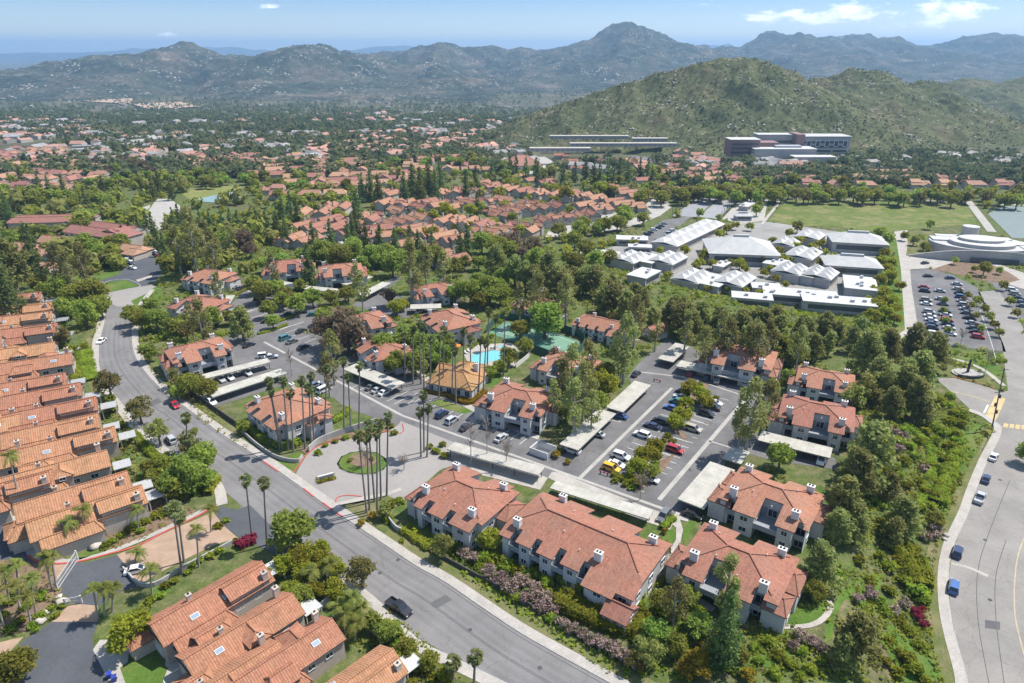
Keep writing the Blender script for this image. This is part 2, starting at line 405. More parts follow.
def ribbon(name, px, o0, o1, m, dz, hgt=0, curve=True, kind='structure', label=None, cat=None, group=None, ground=True, snap=True):
    """a strip along a surveyed line, between two offsets in metres to its left; with height it is a solid kerb or wall"""
    P = pts3(px, 0); P = catmull(P) if curve and len(P) > 2 else resample(P, 8)
    A, B = sides(P, o0, o1)
    if snap:
        for L_ in (A, B):
            z = h_arr(np.array([p.x for p in L_]), np.array([p.y for p in L_]))
            for p, q in zip(L_, z): p.z = q
    up = Vector((0, 0, dz)); top = Vector((0, 0, dz+hgt)); b = MB()
    for i in range(len(P)-1):
        q = [A[i]+top, B[i]+top, B[i+1]+top, A[i+1]+top]
        if (q[1]-q[0]).cross(q[2]-q[0]).z < 0: q = q[::-1]
        b.face(q)
        if hgt:
            dn = Vector((0, 0, -.25))
            b.face([A[i]+dn, A[i]+top, A[i+1]+top, A[i+1]+dn]); b.face([B[i]+dn, B[i+1]+dn, B[i+1]+top, B[i]+top])
    if hgt:
        b.face([A[0]+dn, B[0]+dn, B[0]+top, A[0]+top]); b.face([A[-1]+dn, A[-1]+top, B[-1]+top, B[-1]+dn])
    if name in ('sidewalk', 'footpath', 'kerb') or hgt > .5: OCC.append(np.array([p[:2] for p in A]+[p[:2] for p in B[::-1]]))
    o = b.build(name, m); tag(o, label, cat, group, kind); return o

ST_L = [(110,281),(104,300),(105,318),(100,341),(99,356),(100,368),(107,385),(120,401),(140,426),(160,443),(176,454),(212,480),(244,508),(300,548),(367,591),(416,637),(453,657),(488,674),(540,700),(600,735),(700,792)]
ST_R = [(150,290),(138,305),(133,320),(132,341),(136,358),(146,373),(160,388),(175,401),(186,408),(220,433),(256,456),(281,473),(313,496),(333,510),(376,539),(416,566),(446,583),(512,628),(562,657),(609,683),(660,712),(700,735),(800,790)]
sheet('street', ST_L+ST_R[::-1], m_road, .03)
m_tar = M('tar_seam', (.075, .073, .073), .9, .2, 1.); m_track = asphalt_mat('worn_wheel_track', (.172, .164, .160), .35)
for q in (-2.6, -4.3, -7.4, -9.1): ribbon('wheel_track', ST_R[2:], q-.45, q+.45, m_track, .036)
for q in (-5.8, -5.5, -.7): ribbon('tar_seam', ST_R[2:], q-.05, q+.05, m_tar, .042)
def disc_sheet(name, px, r, m, dz):
    x, y, z = G(*px); b = MB(); b.face([(x+r*math.cos(i*PI/8), y+r*math.sin(i*PI/8), z+dz) for i in range(16)]); tag(b.build(name, m), kind='structure')
for q in ((122,376),(128,352),(168,420),(214,454),(296,516),(380,573),(398,560),(470,630),(540,668),(985,540),(990,600),(1000,480),(610,455),(690,470),(480,432)): disc_sheet('manhole_cover', q, .42, m_tar, .058)
m_patch = asphalt_mat('fresh_patch', (.115, .112, .112), .1)
for q in ([(300,520),(312,514),(318,519),(306,525)], [(430,603),(446,595),(452,600),(436,609)], [(150,402),(158,398),(162,402),(153,406)], [(118,330),(124,330),(124,334),(118,334)], [(625,440),(634,432),(639,434),(630,443)], [(985,620),(1000,622),(1000,630),(985,628)]): sheet('road_patch', q, m_patch, .048)
ribbon('sidewalk', ST_R, 0.35, 2.1, m_walk, .13, .0)
ribbon('kerb', ST_R, 0.0, .35, m_conc, .0, .13)
ribbon('sidewalk', ST_L[1:12], -.35, -2.3, m_walk, .13)
ribbon('kerb', ST_L[1:12], 0, -.35, m_conc, 0, .13)
ribbon('sidewalk', ST_L[13:], -.35, -2.2, m_walk, .13)
ribbon('kerb', ST_L[13:], 0, -.35, m_conc, 0, .13)
ribbon('verge', ST_R[4:12], 2.1, 4.6, m_dry, .06); ribbon('verge', ST_R[14:], 2.1, 4.6, m_dry, .06)
ribbon('verge', ST_L[14:], -2.2, -3.4, m_dry, .06)
ribbon('verge', ST_L[1:9], -2.3, -4.5, m_dry, .06)
for a, b in (((262,461),(278,472)),((303,489),(313,497)),((322,503),(333,511)),((336,513),(342,517))):
    ribbon('red_kerb', [a, b], -.04, .30, m_red, .0, .145, curve=False)
# the upper end of the street: concrete band, the turning court of the next complex
sheet('driveway', [(102,300),(106,291),(125,289),(152,285),(163,290),(152,292),(138,300),(134,306),(118,307)], m_drive, .06)
sheet('parking_lot', [(86,290),(82,285),(92,279),(112,275),(125,267),(130,252),(140,247),(156,249),(163,258),(165,272),(152,284),(128,289),(112,291),(102,297)], m_dark, .045)
sheet('lawn', [(81,286),(84,281),(110,272),(124,266),(118,275),(98,281),(86,287)], m_lawn, .075)
sheet('lawn', [(100,290),(106,282),(126,280),(140,286),(126,289),(108,293)], m_lawn, .10)
ribbon('kerb', [(99,291),(104,284),(112,280.5),(128,280),(140,286),(126,290),(108,294),(99,291)], 0, .3, m_conc, 0, .15)
for q in ([(136,280),(152,275),(152,277),(138,282)], [(95,284),(102,281.5),(104,283),(97,285)]): sheet('crossing', q, m_walk, .065)
sheet('lawn', [(131,301),(146,294),(158,285),(163,290),(158,300),(143,305),(135,306)], m_lawn, .08)
sheet('road', [(143,226),(147,213),(157,199),(170,199),(180,206),(180,218),(165,221),(160,231),(148,232)], m_conc, .2)
sheet('road', [(136,210),(150,205),(150,208),(138,216)], m_conc, .2)
# entrance court with its round island
COURT = [(338,516),(293,478),(300,466),(307,455),(318,446),(338,440),(365,437),(388,432),(398,425),(403,430),(412,436),(440,448),(455,456),(448,470),(432,473),(420,480),(400,488),(372,500),(345,503),(337,502)]
sheet('driveway', [(281,473),(294,478),(300,466),(307,455),(318,446),(338,440),(365,437),(388,432),(398,425),(401,421),(470,449),(470,460),(440,470),(418,490),(395,507),(372,519),(352,523),(333,511),(313,496)], m_drive, .05)
isl = [(337,464),(341,457),(350,453),(363,451),(377,453),(385,458),(388,464),(384,470),(375,474),(362,475),(349,473),(340,469)]
sheet('lawn', isl, m_lawn, .16); ribbon('kerb', isl+isl[:1], 0, -.4, m_conc, 0, .16)
sheet('planting_bed', [(349,458),(357,454),(367,453),(375,457),(377,463),(370,468),(358,467),(350,464)], m_mulch, .2)
ribbon('red_kerb', [(293,473),(300,465),(306,456),(318,447),(340,440),(365,437),(386,432),(398,434),(404,431),(403,424)], 0, .28, m_red, 0, .16)
ribbon('red_kerb', [(336,503),(338,498),(347,496),(362,497)], 0, .28, m_red, 0, .15)
sheet('walk', [(337,503),(362,497),(385,493),(400,488),(402,491),(385,497),(360,503),(342,506)], m_walk, .1)
sheet('lawn', [(341,505),(362,501),(388,496),(398,500),(392,514),(378,523),(362,520)], m_dry, .1)
sheet('lawn', [(270,466),(300,452),(306,456),(299,466),(293,473),(286,474)], m_lawn, .1)
sheet('planting_bed', [(300,450),(318,441),(345,434),(372,429),(388,426),(388,431),(365,436),(338,439),(318,445),(305,454)], m_mulch, .1)
# the apartment complex: lots and aisles
sheet('parking_lot', [(205,352),(222,340),(236,330),(236,318),(226,312),(232,302),(240,296),(232,290),(256,280),(262,288),(300,297),(318,304),(330,318),(312,330),(330,336),(360,352),(400,366),(440,388),(470,410),(500,426),(545,440),(556,452),(556,480),(500,462),(440,446),(404,428),(380,420),(345,407),(330,395),(300,378),(270,368),(235,378),(210,372)], m_lot, .03)
sheet('parking_lot', [(556,452),(600,412),(632,385),(628,376),(640,362),(660,344),(668,338),(680,342),(700,352),(745,372),(765,388),(770,402),(758,420),(752,432),(790,444),(835,458),(838,470),(770,460),(735,450),(722,470),(705,500),(690,520),(668,518),(640,508),(600,492),(556,480)], m_lot, .034)
sheet('parking_lot', [(192,382),(206,374),(262,366),(300,378),(282,386),(230,402),(214,408),(196,400)], m_lot, .038)
sheet('parking_lot', [(352,305),(375,290),(395,275),(402,278),(384,292),(420,300),(440,310),(405,318),(380,314)], m_lot, .036)
sheet('parking_lot', [(232,302),(260,292),(262,296),(256,302),(254,312),(246,316),(236,318)], m_lot, .042)
for a, b, w in (((264,342),(402,415.5),.9),((402,415.5),(672,512),.9),((659,500),(748,396),1.1),((580,478),(672,388),1.0),((604,342),(668,338),.5),((575,413),(621,422),.5),((709,441),(735,449),.6),
                ((640,372),(690,378),.6),((690,378),(768,404),.6),((243,289),(262,296),.7),((252,318),(292,306),.6),((257,336),(304,322),.6),((230,318),(254,310),.6)):
    ribbon('concrete_gutter', [a, b], -w/2, w/2, m_conc, .055, curve=False)
# stall lines
E1, E2 = R(-34.5), R(54.8)
def stalls(a, b, n, depth, ang):
    A = Vector(G(*a)); B = Vector(G(*b)); m = MB(); d = Vector((math.cos(ang), math.sin(ang), 0))
    for i in range(n):
        p = A.lerp(B, i/(n-1)); q = p+d*depth; s = Vector((-d.y, d.x, 0))*.07; k = Vector((0, 0, .062))
        f = [p-s+k, q-s+k, q+s+k, p+s+k]; m.face(f if (f[1]-f[0]).cross(f[2]-f[0]).z > 0 else f[::-1])
    tag(m.build('stall_marking', m_white), kind='structure')
stalls((644,492), (722,402), 19, 5, E1+PI); stalls((648,468), (712,396), 17, 5, E1); stalls((606,470), (688,386), 19, -5, E1+PI)
stalls((352,388), (402,407), 8, 5, E2); stalls((410,390), (540,440), 16, -5, E2); stalls((280,330), (318,350), 7, 5, E2); stalls((262,366),(238,376), 6, 5, E1+PI)
stalls((252,310), (300,298), 9, 5, E2+PI)
sheet('walk', [(548,478),(552,472),(560,473),(640,505),(676,518),(670,530),(640,520),(590,498)], m_walk, .09)
sheet('walk', [(448,452),(470,450),(500,460),(548,478),(540,490),(500,480),(460,470)], m_walk, .088)
sheet('walk', [(402,360),(430,378),(470,404),(500,420),(540,436),(538,440),(498,425),(466,408),(428,383),(398,364)], m_walk, .09)
sheet('planting_bed', [(672,455),(685,440),(665,425),(690,400),(700,382),(709,384),(700,398),(683,415),(676,428),(688,437),(664,470),(640,492),(622,486),(640,470)], m_mulch, .09)
sheet('lawn', [(430,403),(440,399),(465,408),(492,395),(490,384),(470,393),(478,375),(492,370),(500,376),(494,396),(478,410),(464,414),(446,409)], m_lawn, .07)
sheet('walk', [(470,420),(484,408),(488,408),(474,424)], m_walk, .1)
for q in ([(663,516),(672,520),(676,512),(690,514),(688,522),(680,520),(683,530),(680,545),(670,556),(665,574),(657,590),(653,588),(660,572),(664,556),(652,548),(652,546),(668,552),(676,540),(676,528)],
          [(684,596),(702,599),(716,608),(712,612),(690,605)]): sheet('walk', q, m_walk, .1)
for q in ([(666,528),(674,528),(676,540),(668,548),(660,545),(664,536)], [(682,532),(691,519),(697,522),(690,532),(684,545)], [(645,562),(660,560),(658,570),(646,572)],
          [(655,592),(665,576),(680,560),(684,590),(700,605),(714,612),(706,622),(680,612),(660,605)], [(784,625),(790,598),(795,590),(812,600),(830,602),(832,612),(822,622),(806,627)],
          [(748,665),(750,630),(790,630),(830,618),(840,590),(865,575),(885,575),(870,610),(830,640),(800,660),(770,668)], [(905,683),(880,640),(890,620),(905,635),(930,650),(945,683)],
          [(960,455),(975,430),(985,437),(962,480),(945,520),(930,520),(948,480)]): sheet('lawn', q, m_lawn, .08)
sheet('lawn', [(400,528),(418,520),(470,552),(466,562),(430,548),(402,534)], m_lawn, .07)
ribbon('footpath', [(987,428),(985,440),(972,468),(965,490),(956,510),(945,535),(934,548),(931,570),(934,600),(935,630),(943,655),(948,690)], -.35, .35, m_dry, .10)
for q in ([(782,627),(796,627),(812,625),(824,618),(831,607),(829,601)],): ribbon('footpath', q, -.5, .5, m_walk, .1)
# avenue at the foot of the slope
AV_W = [(985,790),(968,720),(968,683),(957,642),(950.5,612),(948.5,577),(953,549),(960,532),(969,512),(976,491),(988,461),(1002,431),(994,421),(983,414),(970,409)]
sheet('road', [(985,790),(968,720),(968,683),(957,642),(950.5,612),(948.5,577),(953,549),(960,532),(969,512),(976,491),(988,461),(1002,430),(993,420),(970,409),(949,390),(935,378),(954,378),(980,385),(1002,392),(1008,391),(1002,345),(990,318),(978,292),(998,290),(1018,318),(1034,350),(1050,400),(1120,430),(1210,520),(1330,720),(1360,790)], m_pale, .03)
ribbon('sidewalk', AV_W, 0.3, 2.0, m_walk, .14); ribbon('kerb', AV_W, 0, .3, m_conc, 0, .14)
ribbon('verge', AV_W[:11], 2.0, 4.5, m_dry, .07)
for k_ in range(5): ribbon('lawn', AV_W[6:12], 4.5+k_*1.4, 5.9+k_*1.4, m_lawn, .12)
ribbon('tar_seam', [(990,690),(978,620),(978,570),(990,530),(1010,480)], -.06, .06, m_tar, .045); ribbon('tar_seam', [(1005,690),(996,620),(996,575),(1006,540)], -.06, .06, m_tar, .045)
ribbon('lane_marking', [(1024,655),(1015,615),(1015,577),(1020,549),(1036,510)], -.12, .12, M('faded_yellow_line', (.40, .33, .22), .9, .2, .5), .05)
ribbon('lane_marking', [(1000,378),(992,345),(980,310)], -.07, .07, m_white, .05)
ribbon('lane_marking', [(950,391),(975,397),(990,402)], -.15, .15, m_yel, .05); ribbon('lane_marking', [(984,413),(988,405)], -.25, .25, m_white, .05, curve=False)
ribbon('gutter_mark', [(951,563),(970,568),(988,576)], -.5, .4, m_walk, .05)
for i in range(5): 
    x = 1005+i*6; ribbon('crosswalk_bar', [(x, 427.5+i*.7), (x+1.5, 423.5+i*.7)], -.55, .55, m_yel, .05, curve=False)
for a, b in (((988,417),(998,396)), ((993,420),(1003,398))): ribbon('crosswalk_bar', [a, b], -.7, .7, m_yel, .052, curve=False)
# memorial corner beyond the avenue
sheet('lawn', [(930,372),(945,360),(962,362),(985,372),(996,378),(994,388),(975,383),(950,376)], m_dry, .06); sheet('lawn', [(948,352),(985,350),(1003,372),(1000,380),(985,370),(962,360)], m_lawn, .06)
ribbon('footpath', [(948,358),(965,362),(985,371),(1004,386)], -.8, .8, m_walk, .1)
ribbon('red_kerb', [(951,377),(975,382),(996,389)], 0, .3, m_red, 0, .14)
# school ground
sheet('parking_lot', [(903,272),(925,268),(950,274),(978,288),(1003,343),(1006,352),(950,346),(912,340)], m_lot, .03)
sheet('parking_lot', [(980,276),(1000,275),(1040,300),(1060,330),(1018,318),(998,290)], m_lot, .034)
ribbon('footpath', [(909,341),(906,310),(903,285),(902,262),(901,245),(901,229)], -3.5, 3.5, m_walk, .06)
sheet('footpath', [(903,270),(905,258),(930,252),(980,258),(1030,275),(1060,290),(1060,300),(1020,288),(990,278),(960,274),(930,268)], m_walk, .055)
sheet('planting_bed', [(930,270),(945,265),(965,259),(990,264),(1008,272),(1020,280),(1005,284),(975,279),(945,272)], m_mulch, .08)
sheet('planting_bed', [(906,256),(909,232),(928,228),(940,238),(946,248),(925,252)], m_dry, .06)
sheet('sports_field', [(768,221),(778,210),(788,200),(965,202),(972,214),(977,224),(930,228),(880,233),(850,229),(833,226),(800,226)], lawn_mat('field_grass', (.085, .125, .028), (.15, .17, .05), (.25, .21, .105)), .07)
ribbon('footpath', [(968,201),(976,211),(986,224),(992,232)], -2.5, 2.5, m_conc, .09); ribbon('footpath', [(762,224),(775,208),(785,199),(830,199),(900,200),(968,201)], -1, 1, m_walk, .09)
sheet('playing_court', [(672,216),(700,197),(718,198.5),(696,217)], M('court_grey', (.25, .25, .265), .9, .06, .1), .06)
sheet('playing_court', [(698,217),(720,198.7),(737,200),(718,219)], M('court_grey_pale', (.27, .27, .28), .9, .06, .1), .06)
sheet('playing_court', [(722,219),(741,199),(768,199),(764,221),(740,224)], m_conc, .06)
sheet('playing_court', [(740,200),(748,194),(758,196),(765,199)], m_dry, .08)
sheet('parking_lot', [(628,244),(664,220),(692,216),(680,226),(655,246),(640,250)], m_lot, .055)
sheet('planting_bed', [(868,285),(882,235),(896,238),(901,270),(905,330),(895,336),(872,318),(866,300)], m_lawn, .055)
sheet('playing_court', [(560,262),(600,250),(640,240),(700,225),(770,222),(840,232),(880,240),(872,300),(830,312),(760,300),(690,282),(610,262)], M('yard_paving', (.25, .24, .22), .9, .2, .06), .04)
sheet('playing_court', [(988,214),(1003,206),(1060,208),(1060,240),(1012,238)], M('court_teal', (.17, .205, .20), .8, .05, .2), .08)
sheet('playing_court', [(1000,205),(1012,199),(1060,200),(1060,207)], m_conc, .08)
sheet('road', [(652,214),(645,206),(650,200),(662,196),(668,203),(672,207),(660,216),(640,224),(612,231),(600,232),(615,224),(634,218)], m_conc, .15)
sheet('road', [(556,228),(570,222),(608,210),(618,214),(590,226),(562,236),(545,238),(548,232)], m_conc, .15)
sheet('bowling_green', [(182,195),(190,189),(222,185),(245,187),(235,191),(205,198),(190,200)], lawn_mat('green_turf', (.15, .175, .05), (.19, .20, .065), (.25, .225, .1)), .2)
sheet('playing_court', [(190,201),(212,196),(238,191),(248,194),(238,200),(215,203)], M('court_teal_far', (.19, .275, .29), .8, .05, .2), .25)
for a in ([(404,231),(420,226),(436,231),(470,240),(468,243),(430,236)], [(430,243),(455,236),(472,228),(478,231),(450,244),(425,252)], [(386,213),(396,209),(400,216),(390,219)], [(340,230),(362,222),(375,220),(380,224),(350,232)], [(335,240),(350,230),(356,231),(345,246)]):
    sheet('road', a, m_conc, .1)
# gated street on the near side
sheet('side_street', [(250,505),(236,510),(222,506),(212,513),(226,528),(240,538),(262,548),(285,560),(300,549),(275,530)], m_dark, .045)
sheet('paved_drive', [(213,512),(195,520),(165,533),(140,546),(116,555),(126,567),(136,588),(150,578),(180,562),(215,545),(238,538),(225,527)], m_paver, .05)
sheet('side_street', [(117,555),(85,563),(70,562),(57,590),(78,604),(98,606),(124,590),(137,587),(127,567)], m_dark, .054)
sheet('paved_drive', [(72,562),(50,562),(55,580),(58,590),(62,575)], m_paver, .05); sheet('paved_drive', [(68,606),(80,604),(98,606),(98,622),(80,622),(52,622)], m_paver, .05)
sheet('side_street', [(98,622),(52,622),(24,640),(8,660),(2,700),(50,720),(108,700),(110,690),(98,655),(92,640)], m_dark, .054)
sheet('side_street', [(50,562),(30,555),(14,535),(0,505),(-30,470),(-50,500),(-20,560),(0,580),(20,585),(45,590)], m_dark, .05)
sheet('paved_drive', [(24,637),(10,652),(-6,660),(-6,644),(10,640)], m_paver, .058)
sheet('walk', [(2,512),(14,508),(30,545),(42,556),(60,562),(50,566),(28,556),(14,535)], m_walk, .09)
sheet('walk', [(14,520),(38,512),(42,520),(22,528)], m_walk, .1)
ribbon('red_kerb', [(28,556),(38,562),(55,564),(78,562),(110,554),(140,545),(165,532),(200,515),(210,508),(216,505)], -.2, .25, m_red, .03, .12)
ribbon('footpath', [(40,558),(60,560),(85,558),(115,549),(150,535),(190,516),(206,508)], -1., .3, m_walk, .08)
for q in ([(20,527),(34,520),(40,532),(26,538)], [(58,551),(84,540),(112,548),(80,560),(62,558)], [(120,668),(145,652),(168,668),(160,690),(128,690)], [(150,588),(168,584),(172,592),(150,602)]): sheet('lawn', q, m_lawn, .08)
sheet('walk', [(93,650),(100,640),(130,640),(128,662),(120,668),(130,690),(112,700),(108,680)], m_walk, .07); sheet('walk', [(166,650),(180,640),(180,660),(200,690),(160,700),(165,672)], m_walk, .075)
sheet('planting_bed', [(85,545),(120,520),(160,500),(196,510),(190,518),(150,537),(115,549),(90,555)], m_mulch, .06)
sheet('planting_bed', [(0,560),(50,562),(62,590),(58,604),(30,630),(-10,640)], m_mulch, .06)
ribbon('footpath', [(205,475),(213,480),(220,492),(222,505)], -1.2, 1.2, m_walk, .09)
for q in ([(66,352),(78,350),(92,352),(91,380),(82,382),(74,372)],): sheet('lawn', q, m_lawn, .06)
sheet('walk', [(65,345),(92,350),(92,352),(66,349)], m_walk, .09)
# pool terrace and tennis courts
sheet('pool_terrace', [(464,355),(478,345),(512,343),(520,352),(515,366),(490,374),(472,372)], m_walk, .1)
m_pool, nt_, p_ = new_mat('pool_water'); p_.inputs['Base Color'].default_value = (.16, .46, .48, 1); p_.inputs['Roughness'].default_value = .08
bump(nt_, p_, noise_tex(nt_, coords(nt_, 'pos'), 1.5, 2), .02, .4)
def pool(px, lbl):
    o = sheet('swimming_pool', px, m_pool, .13, lbl, 'thing', 'pool'); P = pts3(px, 0); P = [Vector(q) for q in P+P[:1]]
    A, B = sides(P, -.35, .35); b = MB()
    for i in range(len(P)-1):
        q = [A[i]+Vector((0,0,.17)), B[i]+Vector((0,0,.17)), B[i+1]+Vector((0,0,.17)), A[i+1]+Vector((0,0,.17))]
        b.face(q if (q[1]-q[0]).cross(q[2]-q[0]).z > 0 else q[::-1])
    kid(b.build('coping', m_walk), o)
pool([(469,357),(474,353),(486,352),(494,350),(503,352),(505,357),(499,361),(490,362),(484,366),(474,365),(469,361)], 'turquoise swimming pool beside the palm-lined clubhouse')
pool([(497,346.5),(501,345.2),(506,346.2),(505,348.5),(499,348.8)], 'small round spa at the far end of the pool terrace')
pool([(41,264),(48,263),(57,264.5),(58,268),(52,270.5),(44,272),(41,269)], 'small pool ringed by trees near the long tile-roofed clubhouse')
m_tc = M('tennis_green', (.15, .27, .19), .85, .05, .2); m_tc2 = M('tennis_dark_green', (.10, .215, .155), .85, .05, .2)
sheet('tennis_court', [(489,333),(505,322),(546,330),(580,342),(566,358),(530,348)], m_tc2, .08); 
sheet('tennis_court', [(497,332),(507,325),(538,331),(530,340)], m_tc, .09); sheet('tennis_court', [(540,341),(548,333),(574,342),(565,353)], m_tc, .09)
for q in (((497,332),(507,325)),((507,325),(538,331)),((538,331),(530,340)),((530,340),(497,332)),((502,328.5),(534,335.5)),((540,341),(548,333)),((548,333),(574,342)),((565,353),(574,342))): ribbon('court_marking', q, -.08, .08, m_white, .105, curve=False)
# ------------------------------------------------------------------ buildings
def outline(front, back, L):
    """crenellated plan from eave depths along the front (-v) and the back (+v)"""
    p = []
    for a, b, d in front: p += [(a, -d), (b, -d)]
    for a, b, d in sorted(back, reverse=True): p += [(b, d), (a, d)]
    out = []
    for i, q in enumerate(p):
        a, b = p[i-1], p[(i+1) % len(p)]
        if (abs(a[0]-q[0]) < 1e-6 and abs(b[0]-q[0]) < 1e-6) or (abs(a[1]-q[1]) < 1e-6 and abs(b[1]-q[1]) < 1e-6): continue
        out.append(q)
    return out
def inset(poly, d):
    out = []
    for i, q in enumerate(poly):
        a, b = Vector(poly[i-1]), Vector(poly[(i+1) % len(poly)]); q = Vector(q)
        t0 = (q-a).normalized(); t1 = (b-q).normalized()
        out.append(tuple(q+Vector((-t0.y, t0.x))*d+Vector((-t1.y, t1.x))*d))
    return out
def hip_cut(poly, r, zf, z_off, thick, name, mats, parent, base=None):
    """n-gon split along ridge and hips, lifted on to the roof planes; a slab when base is None, else a walled body down to base"""
    b = bmesh.new(); f = b.faces.new([b.verts.new((x, y, 0)) for x, y in poly])
    for co, no in (((0,0,0),(0,1,0)), ((r,0,0),(1,-1,0)), ((r,0,0),(1,1,0)), ((-r,0,0),(1,-1,0)), ((-r,0,0),(1,1,0)), ((r,0,0),(1,0,0)), ((-r,0,0),(1,0,0))):
        bmesh.ops.bisect_plane(b, geom=b.verts[:]+b.edges[:]+b.faces[:], plane_co=co, plane_no=no, dist=1e-4)
    for q in b.faces: 
        if q.normal.z < 0: q.normal_flip()
    low = b.faces[:]
    ret = bmesh.ops.extrude_face_region(b, geom=low)
    top = [e for e in ret['geom'] if isinstance(e, bmesh.types.BMVert)]; tops = set(top)
    for v in b.verts:
        zr = zf(v.co.x, v.co.y)+z_off
        v.co.z = zr if v in tops else (zr-thick if base is None else base)
    bmesh.ops.recalc_face_normals(b, faces=b.faces)
    for q in b.faces: q.material_index = 0 if (base is not None or q.normal.z > .3) else len(mats)-1
    me = bpy.data.meshes.new(name); b.to_mesh(me); b.free()
    for m in mats: me.materials.append(m)
    set_uv(me); return kid(link(bpy.data.objects.new(name, me)), parent)
WIN = {}
def window_mesh(w, hh, mull=1):
    k = (round(w, 2), round(hh, 2), mull)
    if k not in WIN:
        b = MB(); b.box((0, .03, 0), (w-.12, .05, hh-.12), m=1)
        for s in (-1, 1): b.box((s*(w/2-.05), .0, 0), (.1, .16, hh)); b.box((0, .0, s*(hh/2-.05)), (w-.2, .16, .1))
        for i in range(mull): b.box(((i+1)*w/(mull+1)-w/2, -.005, 0), (.06, .12, hh-.2))
        o = b.build('window', [m_frame, m_glass]); WIN[k] = o.data; bpy.data.objects.remove(o)
    return WIN[k]
def place_window(parent, x, y, z, nx, ny, w, hh, mull=1, name='window'):
    o = kid(link(bpy.data.objects.new(name, window_mesh(w, hh, mull))), parent); o.location = (x+nx*.05, y+ny*.05, z)
    o.rotation_euler = (0, 0, math.atan2(ny, nx)+PI/2); return o
def chimney(parent, x, y, z0, z1, w=1.5, d=1.0, rz=0, mats=None, pots=2):
    b = MB(); b.box((x, y, (z0+z1)/2), (w, d, z1-z0), rz); b.box((x, y, z1-.12), (w+.16, d+.16, .2), rz)
    o = b.build('chimney', mats or m_chim, parent)
    ca, sa = math.cos(rz), math.sin(rz)
    for i in range(pots):
        b = MB(); q = (i-(pots-1)/2)*.62; b.tube([(x+q*ca, y+q*sa, z1-.02), (x+q*ca, y+q*sa, z1+.22)], [.2, .2], 8); b.build('chimney_pot', m_pot, o)
    return o
# ---- gabled and hipped wings for houses
def wing(rf, wl, cx, cy, L, W, ze, zr, ax=0, hip0=0, hip1=0, oh=.45, z0=-.6, th=.2):
    """adds a gabled wing: ridge along the axis ax (radians); hip0/hip1 pull the ridge ends in"""
    ca, sa = math.cos(ax), math.sin(ax)
    T = lambda u, v, z: (cx+u*ca-v*sa, cy+u*sa+v*ca, z)
    l, w = L/2, W/2; k = (zr-ze)/w; zo = ze-k*oh; lo = l+oh*.7
    e0 = lo-hip0; e1 = lo-hip1
    ra, rb = T(-e0, 0, zr), T(e1, 0, zr); c = [T(-lo, -w-oh, zo), T(lo, -w-oh, zo), T(lo, w+oh, zo), T(-lo, w+oh, zo)]
    dn = lambda p: (p[0], p[1], p[2]-th)
    rf.face([c[0], c[1], rb, ra]); rf.face([c[2], c[3], ra, rb])
    if hip0: rf.face([c[3], c[0], ra])
    else: rf.face([dn(ra), ra, c[3], dn(c[3])], 1); rf.face([ra, dn(ra), dn(c[0]), c[0]], 1)
    if hip1: rf.face([c[1], c[2], rb])
    else: rf.face([rb, dn(rb), dn(c[2]), c[2]], 1); rf.face([dn(rb), rb, c[1], dn(c[1])], 1)
    for i in ((0,1),(1,2),(2,3),(3,0)):
        if (i == (1,2) and not hip1) or (i == (3,0) and not hip0): continue
        a, b = c[i[0]], c[i[1]]; rf.face([dn(a), dn(b), b, a], 1)
    rf.face([dn(c[3]), dn(c[2]), dn(c[1]), dn(c[0])], 1)
    rf.bar((ra[0], ra[1], ra[2]+.02), (rb[0], rb[1], rb[2]+.02), .26)
    for hp, r_, cs in ((hip0, ra, (c[0], c[3])), (hip1, rb, (c[1], c[2]))):
        if hp:
            for q in cs: rf.bar((r_[0], r_[1], r_[2]+.02), (q[0], q[1], q[2]+.02), .24)
    b = [T(-l, -w, z0), T(l, -w, z0), T(l, w, z0), T(-l, w, z0)]; up = lambda p, z: (p[0], p[1], z)
    ez = ze-.14
    wl.face([b[0], b[1], up(b[1], ez), up(b[0], ez)]); wl.face([b[2], b[3], up(b[3], ez), up(b[2], ez)])
    if hip1: wl.face([b[1], b[2], up(b[2], ez), up(b[1], ez)])
    else: wl.face([b[1], b[2], up(b[2], ez), T(l, 0, zr-.14), up(b[1], ez)])
    if hip0: wl.face([b[3], b[0], up(b[0], ez), up(b[3], ez)])
    else: wl.face([b[3], b[0], up(b[0], ez), T(-l, 0, zr-.14), up(b[3], ez)])
